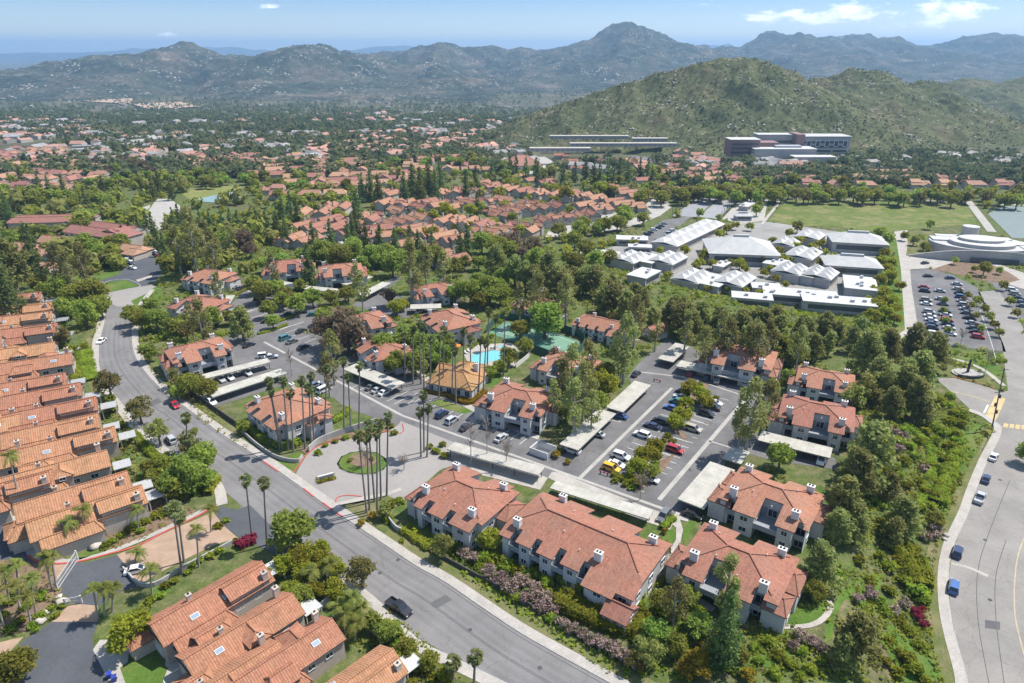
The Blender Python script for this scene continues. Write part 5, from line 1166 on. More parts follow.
# oleander bank along the street, pink and dark green clumps
for px, py, r in ((465,556,8),(474,562,8),(490,574,9),(500,582,10),(511,590,10),(522,584,9),(533,592,10),(545,602,10),(552,612,9),(540,610,9),(526,602,9),(562,626,8),(572,631,8),(583,637,8),(594,643,9),(604,648,10),(614,653,10),(624,660,10),(632,666,8)): plant('k', px, py-4, r)
for px, py, r in ((455,550,9),(483,560,11),(495,562,12),(508,568,11),(518,574,10),(480,570,8),(530,578,10),(548,590,9),(516,600,8),(505,594,7),(550,620,8),(642,672,8),(640,640,10),(652,645,10),(536,575,9),(545,582,9)): plant('s', px, py-3, r)
def hedge(px, w, hh, lb, m=None, n_per=42, label_cat='hedge', leaf=.22):
    """a clipped hedge: one band of leaf clumps along a surveyed line"""
    P = pts3(px, 0); P = catmull(P, 5) if len(P) > 2 else resample(P, 3); L = sum((b-a).length for a, b in zip(P, P[1:])); n = int(L*w*n_per)+60; g = np.random.default_rng(int(px[0][0]*13+px[0][1]))
    seg = np.array([(b-a).length for a, b in zip(P, P[1:])]); A = np.array(P[:-1]); B = np.array(P[1:]); k = g.choice(len(seg), n, p=seg/seg.sum()); t = g.random(n)[:, None]
    D = B-A; D[:, 2] = 0; D /= np.linalg.norm(D, axis=1)[:, None]; Nn = np.stack([-D[:, 1], D[:, 0], 0*D[:, 0]], 1)
    th = g.uniform(0, PI, n); wob = 1+.12*np.sin(k*1.7)+.1*g.normal(0, 1, n); ex = np.sign(np.cos(th))*np.abs(np.cos(th))**.55; ez = np.abs(np.sin(th))**.55
    C = A[k]*(1-t)+B[k]*t+Nn[k]*(ex*w/2*wob)[:, None]; C[:, 2] += ez*hh*wob
    O = Nn[k]*ex[:, None]+np.array([0, 0, 1.])*ez[:, None]; N = O+g.normal(0, .34, (n, 3)); N /= np.linalg.norm(N, axis=1)[:, None]; T = np.cross(N, g.normal(0, 1, (n, 3))); T /= np.linalg.norm(T, axis=1)[:, None]; Bq = np.cross(N, T); s = leaf*(.6+.8*g.random(n))[:, None]
    V = np.stack([C-T*s, C-Bq*s*.7, C+T*s, C+Bq*s*.7], 1).reshape(-1, 3)
    A1_, B1_ = sides([Vector(p) for p in P], -w*.42, w*.42); Q = []
    for i in range(len(P)-1):
        a, b, c, d = A1_[i], B1_[i], B1_[i+1], A1_[i+1]; up = Vector((0, 0, hh*.86)); dn = Vector((0, 0, -.2))
        Q += [a+up, b+up, c+up, d+up, a+dn, a+up, d+up, d+dn, b+up, b+dn, c+dn, c+up]
    V = np.vstack([V, np.array(Q)]); n = len(V)//4
    return tag(link(bpy.data.objects.new('hedge', raw_mesh('hedge', V, np.arange(4*n).reshape(-1, 4), [m or LM['h']]))), lb, label_cat, 'hedges')
hedge([(562,578),(582,589),(605,600),(630,605),(645,608)], 3.6, 2.0, 'upper long clipped hedge on the bank below the long apartment block')
hedge([(558,600),(578,612),(602,622),(630,630),(652,626)], 4.4, 2.3, 'lower long clipped hedge on the bank, just above the pink oleanders')
hedge([(404,530),(418,540),(432,549)], 2.6, 1.2, 'short clipped hedge below the corner apartment block balconies', LM['y'])
hedge([(250,425),(256,434),(270,443),(288,447),(300,443)], 2.6, 1.6, 'curved clipped hedge around the front of the palm-fronted block')
hedge([(332,423),(345,415),(348,410)], 2, 1.3, 'small clipped hedge at the side of the palm-fronted block')
hedge([(612,475),(622,480),(634,485)], 1.6, 1., 'low clipped hedge at the end of the main lot island')
hedge([(440,391),(455,400),(470,404),(486,392)], 1.4, 1.1, 'yellow flower hedge wrapped around the clubhouse terrace', LM['o'])
hedge([(68,352),(71,365),(78,382)], 3, 1.4, 'ochre hedge strip beside the clipped lawn on the townhouse side', LM['y'])
hedge([(83,352),(85,365),(89,382)], 5, 1.0, 'broad clipped green hedge bed beside the street bend')
hedge([(132,434),(150,452),(165,470)], 2.2, 1.2, 'clipped hedge along the sidewalk behind the patio covers'); hedge([(208,496),(212,488),(218,480)], 2., 1.5, 'yellow-green hedge at the curve into the gate drive', LM['y'])
hedge([(55,545),(70,540),(84,532)], 1.2, .8, 'low lime hedge before the gate drive townhouse', LM['y']); hedge([(640,578),(655,585),(663,578)], 1.6, 1., 'small hedge round the low wing of the long block', LM['y'])
hedge([(662,530),(668,523),(674,519)], 1.6, 1., 'oval hedge in the path fork beside the long block')
hedge([(905,425),(930,450),(925,490),(905,520)], 2.5, 1., 'ragged hedge line down the planted slope'); hedge([(958,450),(948,475),(935,505)], 3.4, 1.8, 'straight clipped hedge edge at the foot of the planted slope')
hedge([(272,324),(290,318),(296,313)], 1.3, .8, 'strip hedge in the upper court between parked cars'); hedge([(258,335),(275,330),(287,325)], 1.3, .8, 'second strip hedge in the upper court')
hedge([(885,535),(900,553),(915,570),(922,590)], 4.5, 2.2, 'big rounded hedge mass above the avenue bend'); hedge([(232,297),(240,293),(252,287)], 1.3, .9, 'hedge beside the parked cars at the upper court edge')
hedge([(238,549),(247,543),(257,541)], 2.4, 1.4, 'red-leaved hedge at the end of the first corner townhouse', LM['m'])
# rough ground cover on the slopes: tufts nobody could count
def tufts(name, polys, dens, m, leaf, lb, hgt=.5):
    g = np.random.default_rng(len(polys)*7+3); C = []
    for P in polys:
        Q = np.array([G(*p)[:2] for p in P]); lo, hi = Q.min(0), Q.max(0); n = int(dens*np.prod(hi-lo)); X = g.uniform(lo, hi, (n, 2)); c = np.zeros(n, bool); j = len(Q)-1
        for i in range(len(Q)):
            (xi, yi), (xj, yj) = Q[i], Q[j]
            if yi != yj: c ^= ((yi > X[:, 1]) != (yj > X[:, 1])) & (X[:, 0] < (xj-xi)*(X[:, 1]-yi)/(yj-yi)+xi)
            j = i
        X = X[c]
        keep = np.array([mn.noise(Vector((a*.12, b*.12, 2)))+.5*mn.noise(Vector((a*.5, b*.5, 5))) > -.12+g.normal(0, .12) for a, b in X]) if len(X) else np.zeros(0, bool)
        X = X[keep]; C.append(np.column_stack([X, h_arr(X[:, 0], X[:, 1])]))
    C = np.vstack(C); n = len(C); C[:, 2] += g.random(n)*hgt; N = g.normal(0, .6, (n, 3))+np.array([0, 0, .8]); N /= np.linalg.norm(N, axis=1)[:, None]; T = np.cross(N, g.normal(0, 1, (n, 3))); T /= np.linalg.norm(T, axis=1)[:, None]; B = np.cross(N, T); s = leaf*(.5+g.random(n))[:, None]
    V = np.stack([C-T*s, C-B*s*.7, C+T*s, C+B*s*.7], 1).reshape(-1, 3)
    tag(link(bpy.data.objects.new(name, raw_mesh(name, V, np.arange(4*n).reshape(-1, 4), [m]))), lb, None, None, 'stuff')
SLOPE = [[(845,420),(930,385),(990,425),(962,480),(942,530),(930,580),(932,640),(945,690),(740,690),(700,660),(740,612),(800,590),(850,520)]]
tufts('ground_cover', SLOPE, 4.2, LM['h'], .34, 'low green ground cover over the planted slope', .7)
tufts('dry_ground_cover', SLOPE, .9, LM['s'], .3, 'dry brownish ground cover between the slope shrubs', .5)
tufts('bank_ground_cover', [[(400,528),(470,552),(560,570),(660,610),(720,630),(700,683),(620,683),(560,640),(480,590)]], 4.5, LM['h'], .34, 'green ground cover on the street bank', .6)
tufts('bed_ground_cover', [[(85,545),(120,520),(160,500),(196,510),(190,518),(150,537),(115,549)], [(0,560),(50,562),(62,590),(58,604),(30,630),(-10,640)], [(370,600),(400,615),(470,683),(400,690),(340,630)], [(92,340),(98,372),(118,403),(158,446),(205,478),(180,500),(120,440),(80,390)], [(138,356),(180,408),(250,452),(240,430),(200,390),(160,360)]], 2.4, LM['b'], .3, 'mixed ground cover in the garden beds', .6)
tufts('woodland_floor', [[(300,330),(330,320),(420,330),(460,350),(430,385),(400,365),(340,355)], [(500,270),(640,270),(880,310),(900,350),(800,350),(690,335),(560,300)], [(0,230),(60,280),(110,300),(95,340),(40,290),(0,290)], [(160,230),(330,240),(430,270),(500,280),(430,275),(330,256),(250,260),(170,262)], [(540,360),(600,350),(650,345),(610,400),(560,440),(545,400)]], 1.0, LM['d'], .45, 'leafy floor under the tree belts', .9)
finish_labels_done = False
# ------------------------------------------------------------------ palms
def fan_crown(seed):
    g = random.Random(seed); b = MB()
    for i in range(46):
        a = i*2.4+g.uniform(-.3, .3); el = -1.0+2.3*((i*.7548) % 1); d = Vector((math.cos(a)*math.cos(el), math.sin(a)*math.cos(el), math.sin(el))); s = Vector((-math.sin(a), math.cos(a), 0)); c = d*g.uniform(.55, .8); b.bar((0, 0, 0), c, .05)
        for k in range(6):
            t = -.95+1.9*k/5; u = (d*math.cos(t)+s*math.sin(t)); w = (s*math.cos(t)-d*math.sin(t))*.12; e = c+u*g.uniform(.6, .85)+Vector((0, 0, -.3)); m = c.lerp(e, .5)+Vector((0, 0, .07)); b.face([c, m-w, e, m+w])
    return b
def feather_crown(seed, n=26, L=2.5):
    g = random.Random(seed); b = MB()
    for i in range(n):
        a = i*2.4+g.uniform(-.3, .3); el = -.15+1.5*((i*.7548) % 1); d = Vector((math.cos(a), math.sin(a), 0)); s = Vector((-math.sin(a), math.cos(a), 0)); P = []
        for k in range(8):
            t = k/7; P.append(d*(L*t*math.cos(el)*(1-.12*t))+Vector((0, 0, L*t*math.sin(el)-1.5*t*t)))
        for k in range(7):
            p, q = P[k], P[k+1]; w = .62*math.sin(PI*min(1, .2+.8*(k+.5)/7))*g.uniform(.8, 1.1)
            for sg in (-1, 1):
                o = s*sg*w+Vector((0, 0, -.34*w)); m1 = p.lerp(q, .15); m2 = p.lerp(q, .8); b.face([p, m1.lerp(q, .25), m1+o+d*.2]); b.face([m1.lerp(q, .4), q, m2+o+d*.22])
            b.bar(p, q, .045)
    return b
FC, QC = [], []
for i in range(3):
    o = fan_crown(i).build('crown', LM['f'], uv=False); FC.append(o.data); bpy.data.objects.remove(o)
    o = feather_crown(i+9).build('crown', LM['q'], uv=False); QC.append(o.data); bpy.data.objects.remove(o)
b = MB(); g = random.Random(4)
for i in range(22):
    a = i*2.4; z = -.2-1.3*((i*.7548) % 1); d = Vector((math.cos(a), math.sin(a), 0)); s = Vector((-math.sin(a), math.cos(a), 0)); p = d*.14+Vector((0, 0, z)); b.face([p-s*.1, p+s*.1, p+d*.45+s*.22+Vector((0, 0, -.7)), p+d*.4-s*.22+Vector((0, 0, -.75))])
o = b.build('skirt', LM['s'], uv=False); SKIRT = o.data; bpy.data.objects.remove(o)
b = MB(); b.tube([(0,0,-.02),(0,0,.04),(0,0,.35),(0,0,.7),(0,0,1)], [1.5,1.15,1.,.85,.7], 8); o = b.build('trunk', m_palmtrunk, smooth=True); PTR = o.data; bpy.data.objects.remove(o)
b = MB(); b.tube([(0,0,-.02),(0,0,.04),(0,0,.35),(0,0,.7),(0,0,1)], [1.3,1.1,1.,.9,.8], 8); o = b.build('trunk', m_pale_bark, smooth=True); QTR = o.data; bpy.data.objects.remove(o)
def palm(kind, base, top, lb, s=1., grp=None):
    """a palm surveyed by the pixel of its foot and of its crown centre (crown kept in the foot's plane across the view)"""
    x, y, z = G(*base); tx, tz = at_depth(*top, y); d = Vector((tx-x, 0, tz-z)); Ht = d.length; i = random.randrange(3)
    root = empty({'f': 'fan_palm', 'q': 'feather_palm'}[kind], (x, y, z), 0, lb, 'palm tree', grp or {'f': 'tall fan palms', 'q': 'feathery queen palms'}[kind])
    root.rotation_euler = d.to_track_quat('Z', 'Y').to_euler()
    t = kid(link(bpy.data.objects.new('trunk', PTR if kind == 'f' else QTR)), root); r = .21 if kind == 'f' else .17; t.scale = (r, r, Ht)
    c = kid(link(bpy.data.objects.new('crown', (FC if kind == 'f' else QC)[i])), root); c.location = (0, 0, Ht); c.scale = (s*random.uniform(.92, 1.1),)*3; c.rotation_euler = (0, 0, random.uniform(0, 6))
    if kind == 'f': k = kid(link(bpy.data.objects.new('skirt', SKIRT)), root); k.location = (0, 0, Ht)
    return root
def palms(kind, L, what, s=1.):
    n = len(L); ORD = ['first', 'second', 'third', 'fourth', 'fifth', 'sixth', 'seventh', 'eighth', 'ninth', 'tenth', 'eleventh', 'twelfth', 'thirteenth', 'fourteenth', 'fifteenth', 'sixteenth', 'seventeenth']
    for i, (a, b_) in enumerate(sorted(L, key=lambda q: q[1][0])): palm(kind, a, b_, what % ORD[i], s)
palms('f', [((280,449),(268.5,381)),((283,449),(270.5,390)),((288.5,450),(283,380)),((293.5,452),(290,392)),((305,449),(301.5,379)),((311,445),(309,388)),((314,442),(311,375)),((324,439),(327,367)),((344,431),(343.5,360)),((351,431),(348,376)),((359,430),(359.5,365))],
  'slender fan palm, %s from the left in the leaning row before the entrance', .95)
palms('f', [((366.7,513),(358.4,435)),((369.5,510),(366.5,436)),((374.7,502),(368,424)),((377,513),(377,432)),((381,500),(379,423)),((386.7,496),(388,416))], 'tall fan palm, %s from the left beside the round entrance island', 1.)
palms('f', [((421,457),(420,411)),((424,452),(423.5,394)),((427,457),(428.5,407))], 'fan palm, %s of the three at the exit side of the entrance court', .95)
palms('f', [((405,380),(404,335)),((413,384),(413,329)),((421,384),(419,322)),((424,388),(423,325)),((439,398),(440,335)),((443,391),(444,330)),((452,397),(453,344)),((456,404),(455,350)),((463,384),(464,330)),((471,378),(470,337)),((478.5,394),(481,339)),((483,395),(486,342)),((487,373),(489,310)),((503.5,376),(505,313)),((495,350),(496,317)),((430,392),(431,338))],
  'very tall fan palm, %s from the left in the grove around the clubhouse', .95)
palms('f', [((188,466),(186,417)),((191,465),(188.5,438)),((252,537),(245.5,479)),((267,545),(263.5,482))], 'fan palm, %s from the left of the four along the near sidewalk', 1.15)
palms('f', [((182,574),(173,508)),((184,562),(178,515))], 'stout fan palm, %s of the pair on the gate drive median', 1.25)
palms('f', [((474,683),(475,656)),((453,682),(453,662))], 'short fan palm, %s from the left at the bottom edge by the street', 1.1)
palms('q', [((199,567),(196,528)),((211,532),(209.5,508)),((152,594),(149.5,568)),((135,562),(137,551)),((138,530),(137,508))], 'feathery palm, %s from the left along the paved gate drive', .95)
palms('q', [((98,619),(93,588)),((104,616),(104,587)),((112,612),(113,586)),((72,547),(67,521)),((80,540),(83,508)),((52,589),(44,555)),((57,590),(51,556))], 'queen palm, %s from the left around the white gates', 1.)
palms('q', [((19,600),(16,563)),((36,614),(30,577)),((31,624),(25,596)),((10,605),(3,570)),((22,612),(12,585)),((5,630),(-4,600))], 'queen palm, %s from the left in the bed outside the gates', 1.)
palms('q', [((22,512),(9,455))], 'leaning palm at the frame edge over the back row, %s from the left', 1.15)
palms('q', [((352,620),(352,596)),((362,626),(362,606)),((345,632),(344,612)),((338,622),(337,604)),((355,640),(357,622)),((310,590),(310,570)),((330,585),(329,563))], 'bushy yellow-green palm, %s from the left beside the corner townhouses', 1.15)
palms('f', [((38,190),(37,178)),((66,220),(66,205)),((505,560),(505,559))][:2], 'small distant fan palm, %s from the left near the long red-roofed hall', 1.)
# ------------------------------------------------------------------ cars
def paint():
    m, nt, p = new_mat('car_paint'); oi = node(nt, 'ObjectInfo'); nt.links.new(oi.outputs['Color'], p.inputs['Base Color']); p.inputs['Roughness'].default_value = .32; p.inputs['Specular IOR Level'].default_value = .5; p.inputs['Coat Weight'].default_value = .5; return m
m_paint = paint(); m_tyre = flat('tyre_rubber', (.02, .02, .02), .9); m_rim = flat('wheel_rim', (.35, .35, .36), .4, .6); m_cglass = flat('car_glass', (.02, .025, .03), .06, 0, .7); m_lamp = flat('headlight_lens', (.7, .7, .7), .15); m_tail = flat('tail_light_lens', (.35, .02, .02), .3)
def car_proto(kind):
    L, W, H, bh = {'sedan': (4.6, 1.8, 1.45, .88), 'suv': (4.7, 1.9, 1.75, 1.02), 'pickup': (5.7, 2.0, 1.85, 1.08), 'van': (5.0, 1.95, 1.9, 1.05)}[kind]
    lo = [(-L/2, .28), (L/2, .28), (L/2, .62), (L/2-.12, .74)]
    hood = {'sedan': 1.1, 'suv': 1.0, 'pickup': 1.25, 'van': .75}[kind]
    lo += [(L/2-hood, bh), (-L/2+.1, bh), (-L/2, bh-.16)]
    b = MB()
    def loft(prof, y0, y1, m=0):
        n = len(prof)
        for i in range(n):
            p, q = prof[i], prof[(i+1) % n]; b.face([(p[0], -y0(p), p[1]), (p[0], y0(p), p[1]), (q[0], y0(q), q[1]), (q[0], -y0(q), q[1])], m)
        b.face([(p[0], y0(p), p[1]) for p in prof[::-1]], m); b.face([(p[0], -y0(p), p[1]) for p in prof], m)
    wf = lambda p: W/2*(1 if abs(p[0]) < L/2-.2 else .9)*(1 if p[1] < .8 else .96)
    if kind == 'pickup':
        loft([(-L/2+1.9, .28), (L/2, .28), (L/2, .66), (L/2-.1, .84), (L/2-hood, bh), (-L/2+1.9, bh)], wf, None)
        b.box((-L/2+.95, 0, .5), (1.9, W-.1, .4)); 
        for s in (-1, 1): b.box((-L/2+.95, s*(W/2-.1), .87), (1.9, .14, .36))
        b.box((-L/2+.06, 0, .87), (.12, W-.3, .36))
        cab = [(-L/2+1.95, bh), (L/2-hood-.1, bh), (L/2-hood-.85, H), (-L/2+2.2, H)]
    elif kind == 'sedan':
        loft(lo, wf, None); cab = [(-L/2+.55, bh), (L/2-hood+.05, bh), (L/2-hood-.85, H), (-L/2+1.25, H)]
    else:
        loft(lo, wf, None); cab = [(-L/2+.12, bh), (L/2-hood+.05, bh), (L/2-hood-.75, H), (-L/2+.45, H)]
    cw = lambda p: W/2*(.93 if p[1] < H-.05 else .76)
    loft(cab, cw, None)
    body = b; gl = MB(); e = .012
    def pane(A):
        c = sum((Vector(a) for a in A), Vector())/4; gl.face([c+(Vector(a)-c)*.86 for a in A])
    (x0, z0), (x1, z1), (x2, z2), (x3, z3) = cab; w0, w1 = cw(cab[0])+e, cw(cab[2])+e
    pane([(x1+e, -w0, z1), (x1+e, w0, z1), (x2+e, w1, z2+e), (x2+e, -w1, z2+e)]); pane([(x0-e, w0, z0), (x0-e, -w0, z0), (x3-e, -w1, z3+e), (x3-e, w1, z3+e)])
    pane([(x0, -w0, z0), (x1, -w0, z1), (x2, -w1, z2), (x3, -w1, z3)]); pane([(x1, w0, z1), (x0, w0, z0), (x3, w1, z3), (x2, w1, z2)])
    root = empty('parked_car'); o = body.build('body', m_paint, root, uv=False); gl.build('window', m_cglass, root, uv=False)
    for sx in (-1, 1):
        for sy in (-1, 1):
            w = MB(); c = Vector((sx*L*.3, sy*(W/2-.09), .33)); w.tube([c-Vector((0, .11, 0)), c+Vector((0, .11, 0))], [.33, .33], 12); w.face([c+Vector((.33*math.cos(k*PI/6), -.11, .33*math.sin(k*PI/6))) for k in range(12)]); tw = w.build('wheel', m_tyre, root, uv=False)
    for s in (-1, 1):
        w = MB(); w.box((L/2-.02, s*(W/2-.32), .66), (.1, .36, .14)); w.build('headlight', m_lamp, root, uv=False)
        w = MB(); w.box((-L/2+.01, s*(W/2-.25), .72), (.08, .26, .16)); w.build('tail_light', m_tail, root, uv=False)
    return root
CARS = {k: car_proto(k) for k in ('sedan', 'suv', 'pickup', 'van')}; used_c = set()
CC = {'white': (.72,.72,.71), 'silver': (.42,.43,.44), 'black': (.015,.015,.018), 'dark blue': (.02,.035,.09), 'grey': (.13,.135,.14), 'red': (.38,.015,.025), 'yellow': (.70,.38,.01), 'blue': (.05,.12,.32), 'beige': (.42,.38,.31), 'teal': (.03,.17,.2), 'dark grey': (.04,.042,.048)}
def car(kind, col, px, py, ang, lb, grp='cars parked in the complex', cat=None, jit=True):
    x, y, z = G(px, py, .5); o = CARS[kind]
    if kind in used_c: o = dup(o)
    used_c.add(kind); o.location = (x, y, z+.05); o.rotation_euler = (0, 0, ang+(random.uniform(-.03, .03) if jit else 0)); tag(o, lb, cat or {'pickup': 'pickup truck', 'van': 'van'}.get(kind, 'car'), grp)
    c = CC[col]; k = random.uniform(.9, 1.1)
    for ch in KIDS[o.name]: ch.color = (c[0]*k, c[1]*k, c[2]*k, 1)
    return o
N1, N2 = E1, E1+PI
car('pickup','black',399,608,E1-.04,'black pickup truck parked alone at the near kerb of the street','cars on the street')
car('sedan','red',175,405,R(-48),'red car parked at the far kerb of the street','cars on the street'); car('suv','silver',171,440,R(-46)+PI,'silver car half hidden by trees at the near kerb','cars on the street'); car('sedan','white',101.5,341,R(-84),'white car parked at the street bend','cars on the street')
for k, c, x, y, a, t in (('suv','dark grey',683,392,N2,'topmost dark car in the main lot island row'),('sedan','white',681,397,N2,'white sedan second from the top of the island row'),('suv','teal',677.5,402,N2,'teal car between the white and the blue one in the island row'),('sedan','blue',671.5,408,N2,'blue sedan beside the upper lime trees of the island'),
  ('suv','black',660,421.5,N2,'black suv in the middle of the island row, upper of two dark ones'),('sedan','dark blue',652,426,N2,'dark blue sedan just below the black suv in the island row'),('suv','white',642,435,N2,'white car partly under the island lime tree'),('suv','white',621,456.5,N1,'white suv third from the lower end of the island row'),
  ('sedan','white',616.5,464.5,N1,'white sedan next to the yellow car'),('suv','yellow',611,468.5,N1,'bright yellow suv by the striped corner of the main lot'),('sedan','white',650,479,N1,'white sedan alone on the lower side of the island'),('suv','red',675,450,N1,'red suv parked alone in the main lot'),
  ('suv','beige',693,429,N1,'beige suv on the upper aisle of the main lot'),('suv','black',706.5,414,N1,'black suv nearest the beige one on the upper aisle'),('suv','dark grey',713,407.5,N1,'dark car second of three at the top of the aisle'),('sedan','white',714.5,403,N1,'white car third of three at the top of the aisle'),
  ('sedan','dark grey',636,374,E2,'dark sedan at the end of the tall eucalyptus by the drive'),('sedan','blue',620,416,N2,'blue car nosing out between the two pale carports'),('sedan','silver',597,434,N2,'silver car under the lower pale carport'),('suv','white',572,450.5,N2,'white suv at the low end of the pale carport by the trash yard'),
  ('sedan','red',691,374,E2,'red car in the shade of the long far carport'),('sedan','dark grey',707,378,E2,'dark car in the shade of the long far carport'),('sedan','grey',718,381,E2,'grey car at the right part of the long far carport'),('sedan','red',757,386,E2,'red car just past the end of the long far carport'),
  ('sedan','black',692,515,N1,'shiny black sedan below the carport roof at the foot of the main lot'),('suv','grey',664,516,E2+PI,'grey car by the path fork of the main lot'),('van','white',822,460,E2+PI,'white truck under the end of the top-of-slope carport'),
  ('suv','dark blue',442,414.5,E2,'dark blue suv, first in the row before the clubhouse lawn'),('suv','silver',452,420.5,E2,'silver suv, second in the row before the clubhouse lawn'),('sedan','dark grey',466,427,E2,'dark sedan, third in the row, behind the bare tree'),('sedan','silver',501,438,E2,'silver car alone before the block by the eucalyptus clump'),
  ('sedan','grey',372,387,E2,'grey car under the palm-side carport, nearest its left end'),('sedan','silver',378,390,E2,'silver car in the middle under the palm-side carport'),('sedan','white',385,392.5,E2,'white car at the right end under the palm-side carport'),
  ('van','white',324,390,E2,'white van behind the palm-fronted block'),('sedan','white',315,385,E2,'white car next to the van behind the palm-fronted block'),
  ('sedan','silver',220.5,379.5,R(-42),'silver car under the long narrow carport, left one'),('sedan','white',229.5,377.5,R(-42),'white car beside the silver one under the long narrow carport'),('sedan','silver',247,373,R(-42),'silver car toward the far end of the long narrow carport'),('suv','white',211,402,R(-42),'white car at the street end of the second long carport'),
  ('suv','white',264,356,R(20),'white suv in the aisle end stall behind the street-bend block'),('sedan','silver',271,357,R(20),'silver car next to the white suv behind the street-bend block'),
  ('suv','teal',285,338,E2,'teal car at the small island in the middle of the upper aisle'),('sedan','grey',292,341.5,E2,'grey car beside the teal one in the upper aisle'),('sedan','dark grey',303,347,E2,'dark car in the shade right of the grey one in the upper aisle'),('sedan','dark grey',249,345,E2,'dark car by the pine at the upper aisle'),
  ('sedan','grey',235.5,289,R(70),'grey car, first along the hedge of the upper court'),('sedan','dark grey',241,288,R(70),'dark grey car, second along the hedge of the upper court'),('sedan','red',247,286.5,R(70),'red car, third along the hedge of the upper court'),('suv','grey',252,284,R(70),'grey suv, last along the hedge of the upper court'),
  ('suv','dark blue',259.5,299,R(10),'dark blue suv, topmost in the upper court centre'),('suv','black',262,304,R(10),'black suv, second in the upper court centre'),('sedan','black',266.5,310,R(10),'black sedan, lowest in the upper court centre'),('suv','silver',282,305.5,R(10),'silver suv alone in the upper court'),('sedan','dark grey',290,314,R(10),'dark sedan beside the strip hedge in the upper court'),
  ('sedan','dark grey',267.5,321.5,R(10),'dark sedan between the two strip hedges'),('sedan','black',301.5,312,R(10),'black sedan under the trees at the upper court end'),('sedan','teal',313,314.5,R(10),'teal car by the russet tree in the upper court'),('sedan','dark grey',301.5,331,E2,'dark car under trees at the turn of the upper aisle'),
  ('sedan','grey',283,291,R(60),'grey car shaded by the far lot carport, left one'),('sedan','dark grey',292,292.5,R(60),'dark car shaded by the far lot carport, right one'),('sedan','silver',353,287,R(45),'silver car at the far pair of carports'),('sedan','dark grey',361,283.5,R(45),'dark car at the far pair of carports'),('sedan','white',420,311,R(60),'white car under the carport by the yellow-green tree')):
    car(k, c, x, y, a, t)
for k, c, x, y, a, t in (('sedan','white',993.5,457,R(48),'white car first at the avenue kerb below the crosswalk'),('sedan','dark blue',986,479,R(49),'dark blue car second at the avenue kerb'),('pickup','silver',980,498,R(50),'silver pickup third at the avenue kerb'),('suv','dark blue',957.5,552,R(52),'dark blue suv on the avenue bend, upper of two'),('suv','blue',953.5,587,R(57),'blue suv on the avenue bend, lower of two')):
    car(k, c, x, y, a, t, 'cars along the avenue')
RND = random.Random(5); COLS = ['white','white','silver','silver','grey','black','dark grey','dark blue','blue','red','beige']
def car_row(L, ang, what, grp):
    ORD = ['first','second','third','fourth','fifth','sixth','seventh','eighth','ninth','tenth','eleventh','twelfth','thirteenth','fourteenth']
    for i, (x, y) in enumerate(L):
        c = RND.choice(COLS); k = RND.choice(['sedan','sedan','suv']); car(k, c, x, y, ang, f'{c} {"suv" if k == "suv" else "sedan"}, {ORD[i]} from the top {what}', grp)
g0 = 'cars in the school car park'
car_row([(924,287),(925,291),(926,300),(926.5,304),(929,312),(930,316),(931,320),(932,324),(932.5,328),(933.5,334)], R(-26), 'of the column nearest the footpath', g0)
car_row([(940,291),(941,299),(943,304),(945,311),(946,315),(947,320),(948,324),(949,328),(950,334)], R(-26), 'of the column behind the first planting strip', g0)
car_row([(957,284),(958,289),(960,293),(961,297),(962.5,301),(964,305),(965.5,309),(967,313),(969,318),(972,323),(973.5,328),(976,332),(978,337)], R(-26), 'of the long middle column', g0)
car_row([(1012,290),(1015,294),(1018,298),(1021,302),(1023,306)], R(-26), 'of the column at the photo edge', g0); car_row([(928,276),(950,278)], R(0), 'of the pair by the planted oval', g0)
g1 = 'cars in the staff parking'
car_row([(664,223.5),(661,226),(658,228),(654,230),(650,232.5),(647,234.5),(644,237)], R(0), 'in the back line of the staff parking', g1); car_row([(673,231),(669,233.5),(666,236),(662,239),(658,241.5),(655,244)], R(0), 'in the front line of the staff parking', g1)
car_row([(126,256.5),(128,260.5),(130,264),(132,268)], R(-20), 'on the near side of the turning court', 'cars in the turning court'); car_row([(153,251),(156,254),(159,256.5),(163,258.5),(133,250.5)], R(-30), 'on the far side of the turning court', 'cars in the turning court')
car_row([(446,241),(450,238.5),(470,231)], R(10), 'on the condominium lane', 'cars between the condominiums'); car('sedan','white',137,570,R(18),'white car waiting at the gate drive under a palm','cars on the street')
car_row([(942,202),(957,201),(960,201.3)], R(0), 'at the end of the sports field', 'cars by the sports field'); car('sedan','dark grey',925,263,R(20),'dark car by the planted oval before the library','cars by the sports field')
# ------------------------------------------------------------------ small structures
def fence(name, px, o, hgt, w, m, lb, cat, grp=None):
    return ribbon(name, px, o-w/2, o+w/2, m, 0, hgt, kind=None, label=lb, cat=cat, group=grp)
fence('garden_fence', ST_R[5:11], 4.9, 1.5, .15, m_dfence, 'dark low fence along the sidewalk verge below the carports', 'fence'); fence('garden_wall', [(240,431),(258,447),(277,459),(297,463),(303,458)], 0, 1.2, .25, m_gwall, 'stucco garden wall curving around the palm-fronted block', 'wall')
fence('garden_wall', [(309,452),(320,443),(340,435),(362,428),(378,423)], 0, 1.7, .3, m_gwall, 'curved retaining wall behind the palm row of the entrance court', 'wall'); fence('garden_wall', [(383,511),(388,520),(396,530),(402,533)], 0, 1.3, .3, m_gwall, 'curved wall at the foot of the corner block', 'wall')
fence('garden_wall', [(402,533),(440,557),(500,590),(560,625),(610,655)], 0, 1.0, .2, m_dfence, 'long low dark wall under the oleanders', 'wall'); fence('garden_wall', [(318,612),(335,598),(350,592)], 0, 1.6, .15, m_pergola, 'white panel fence beside the corner townhouse', 'fence')
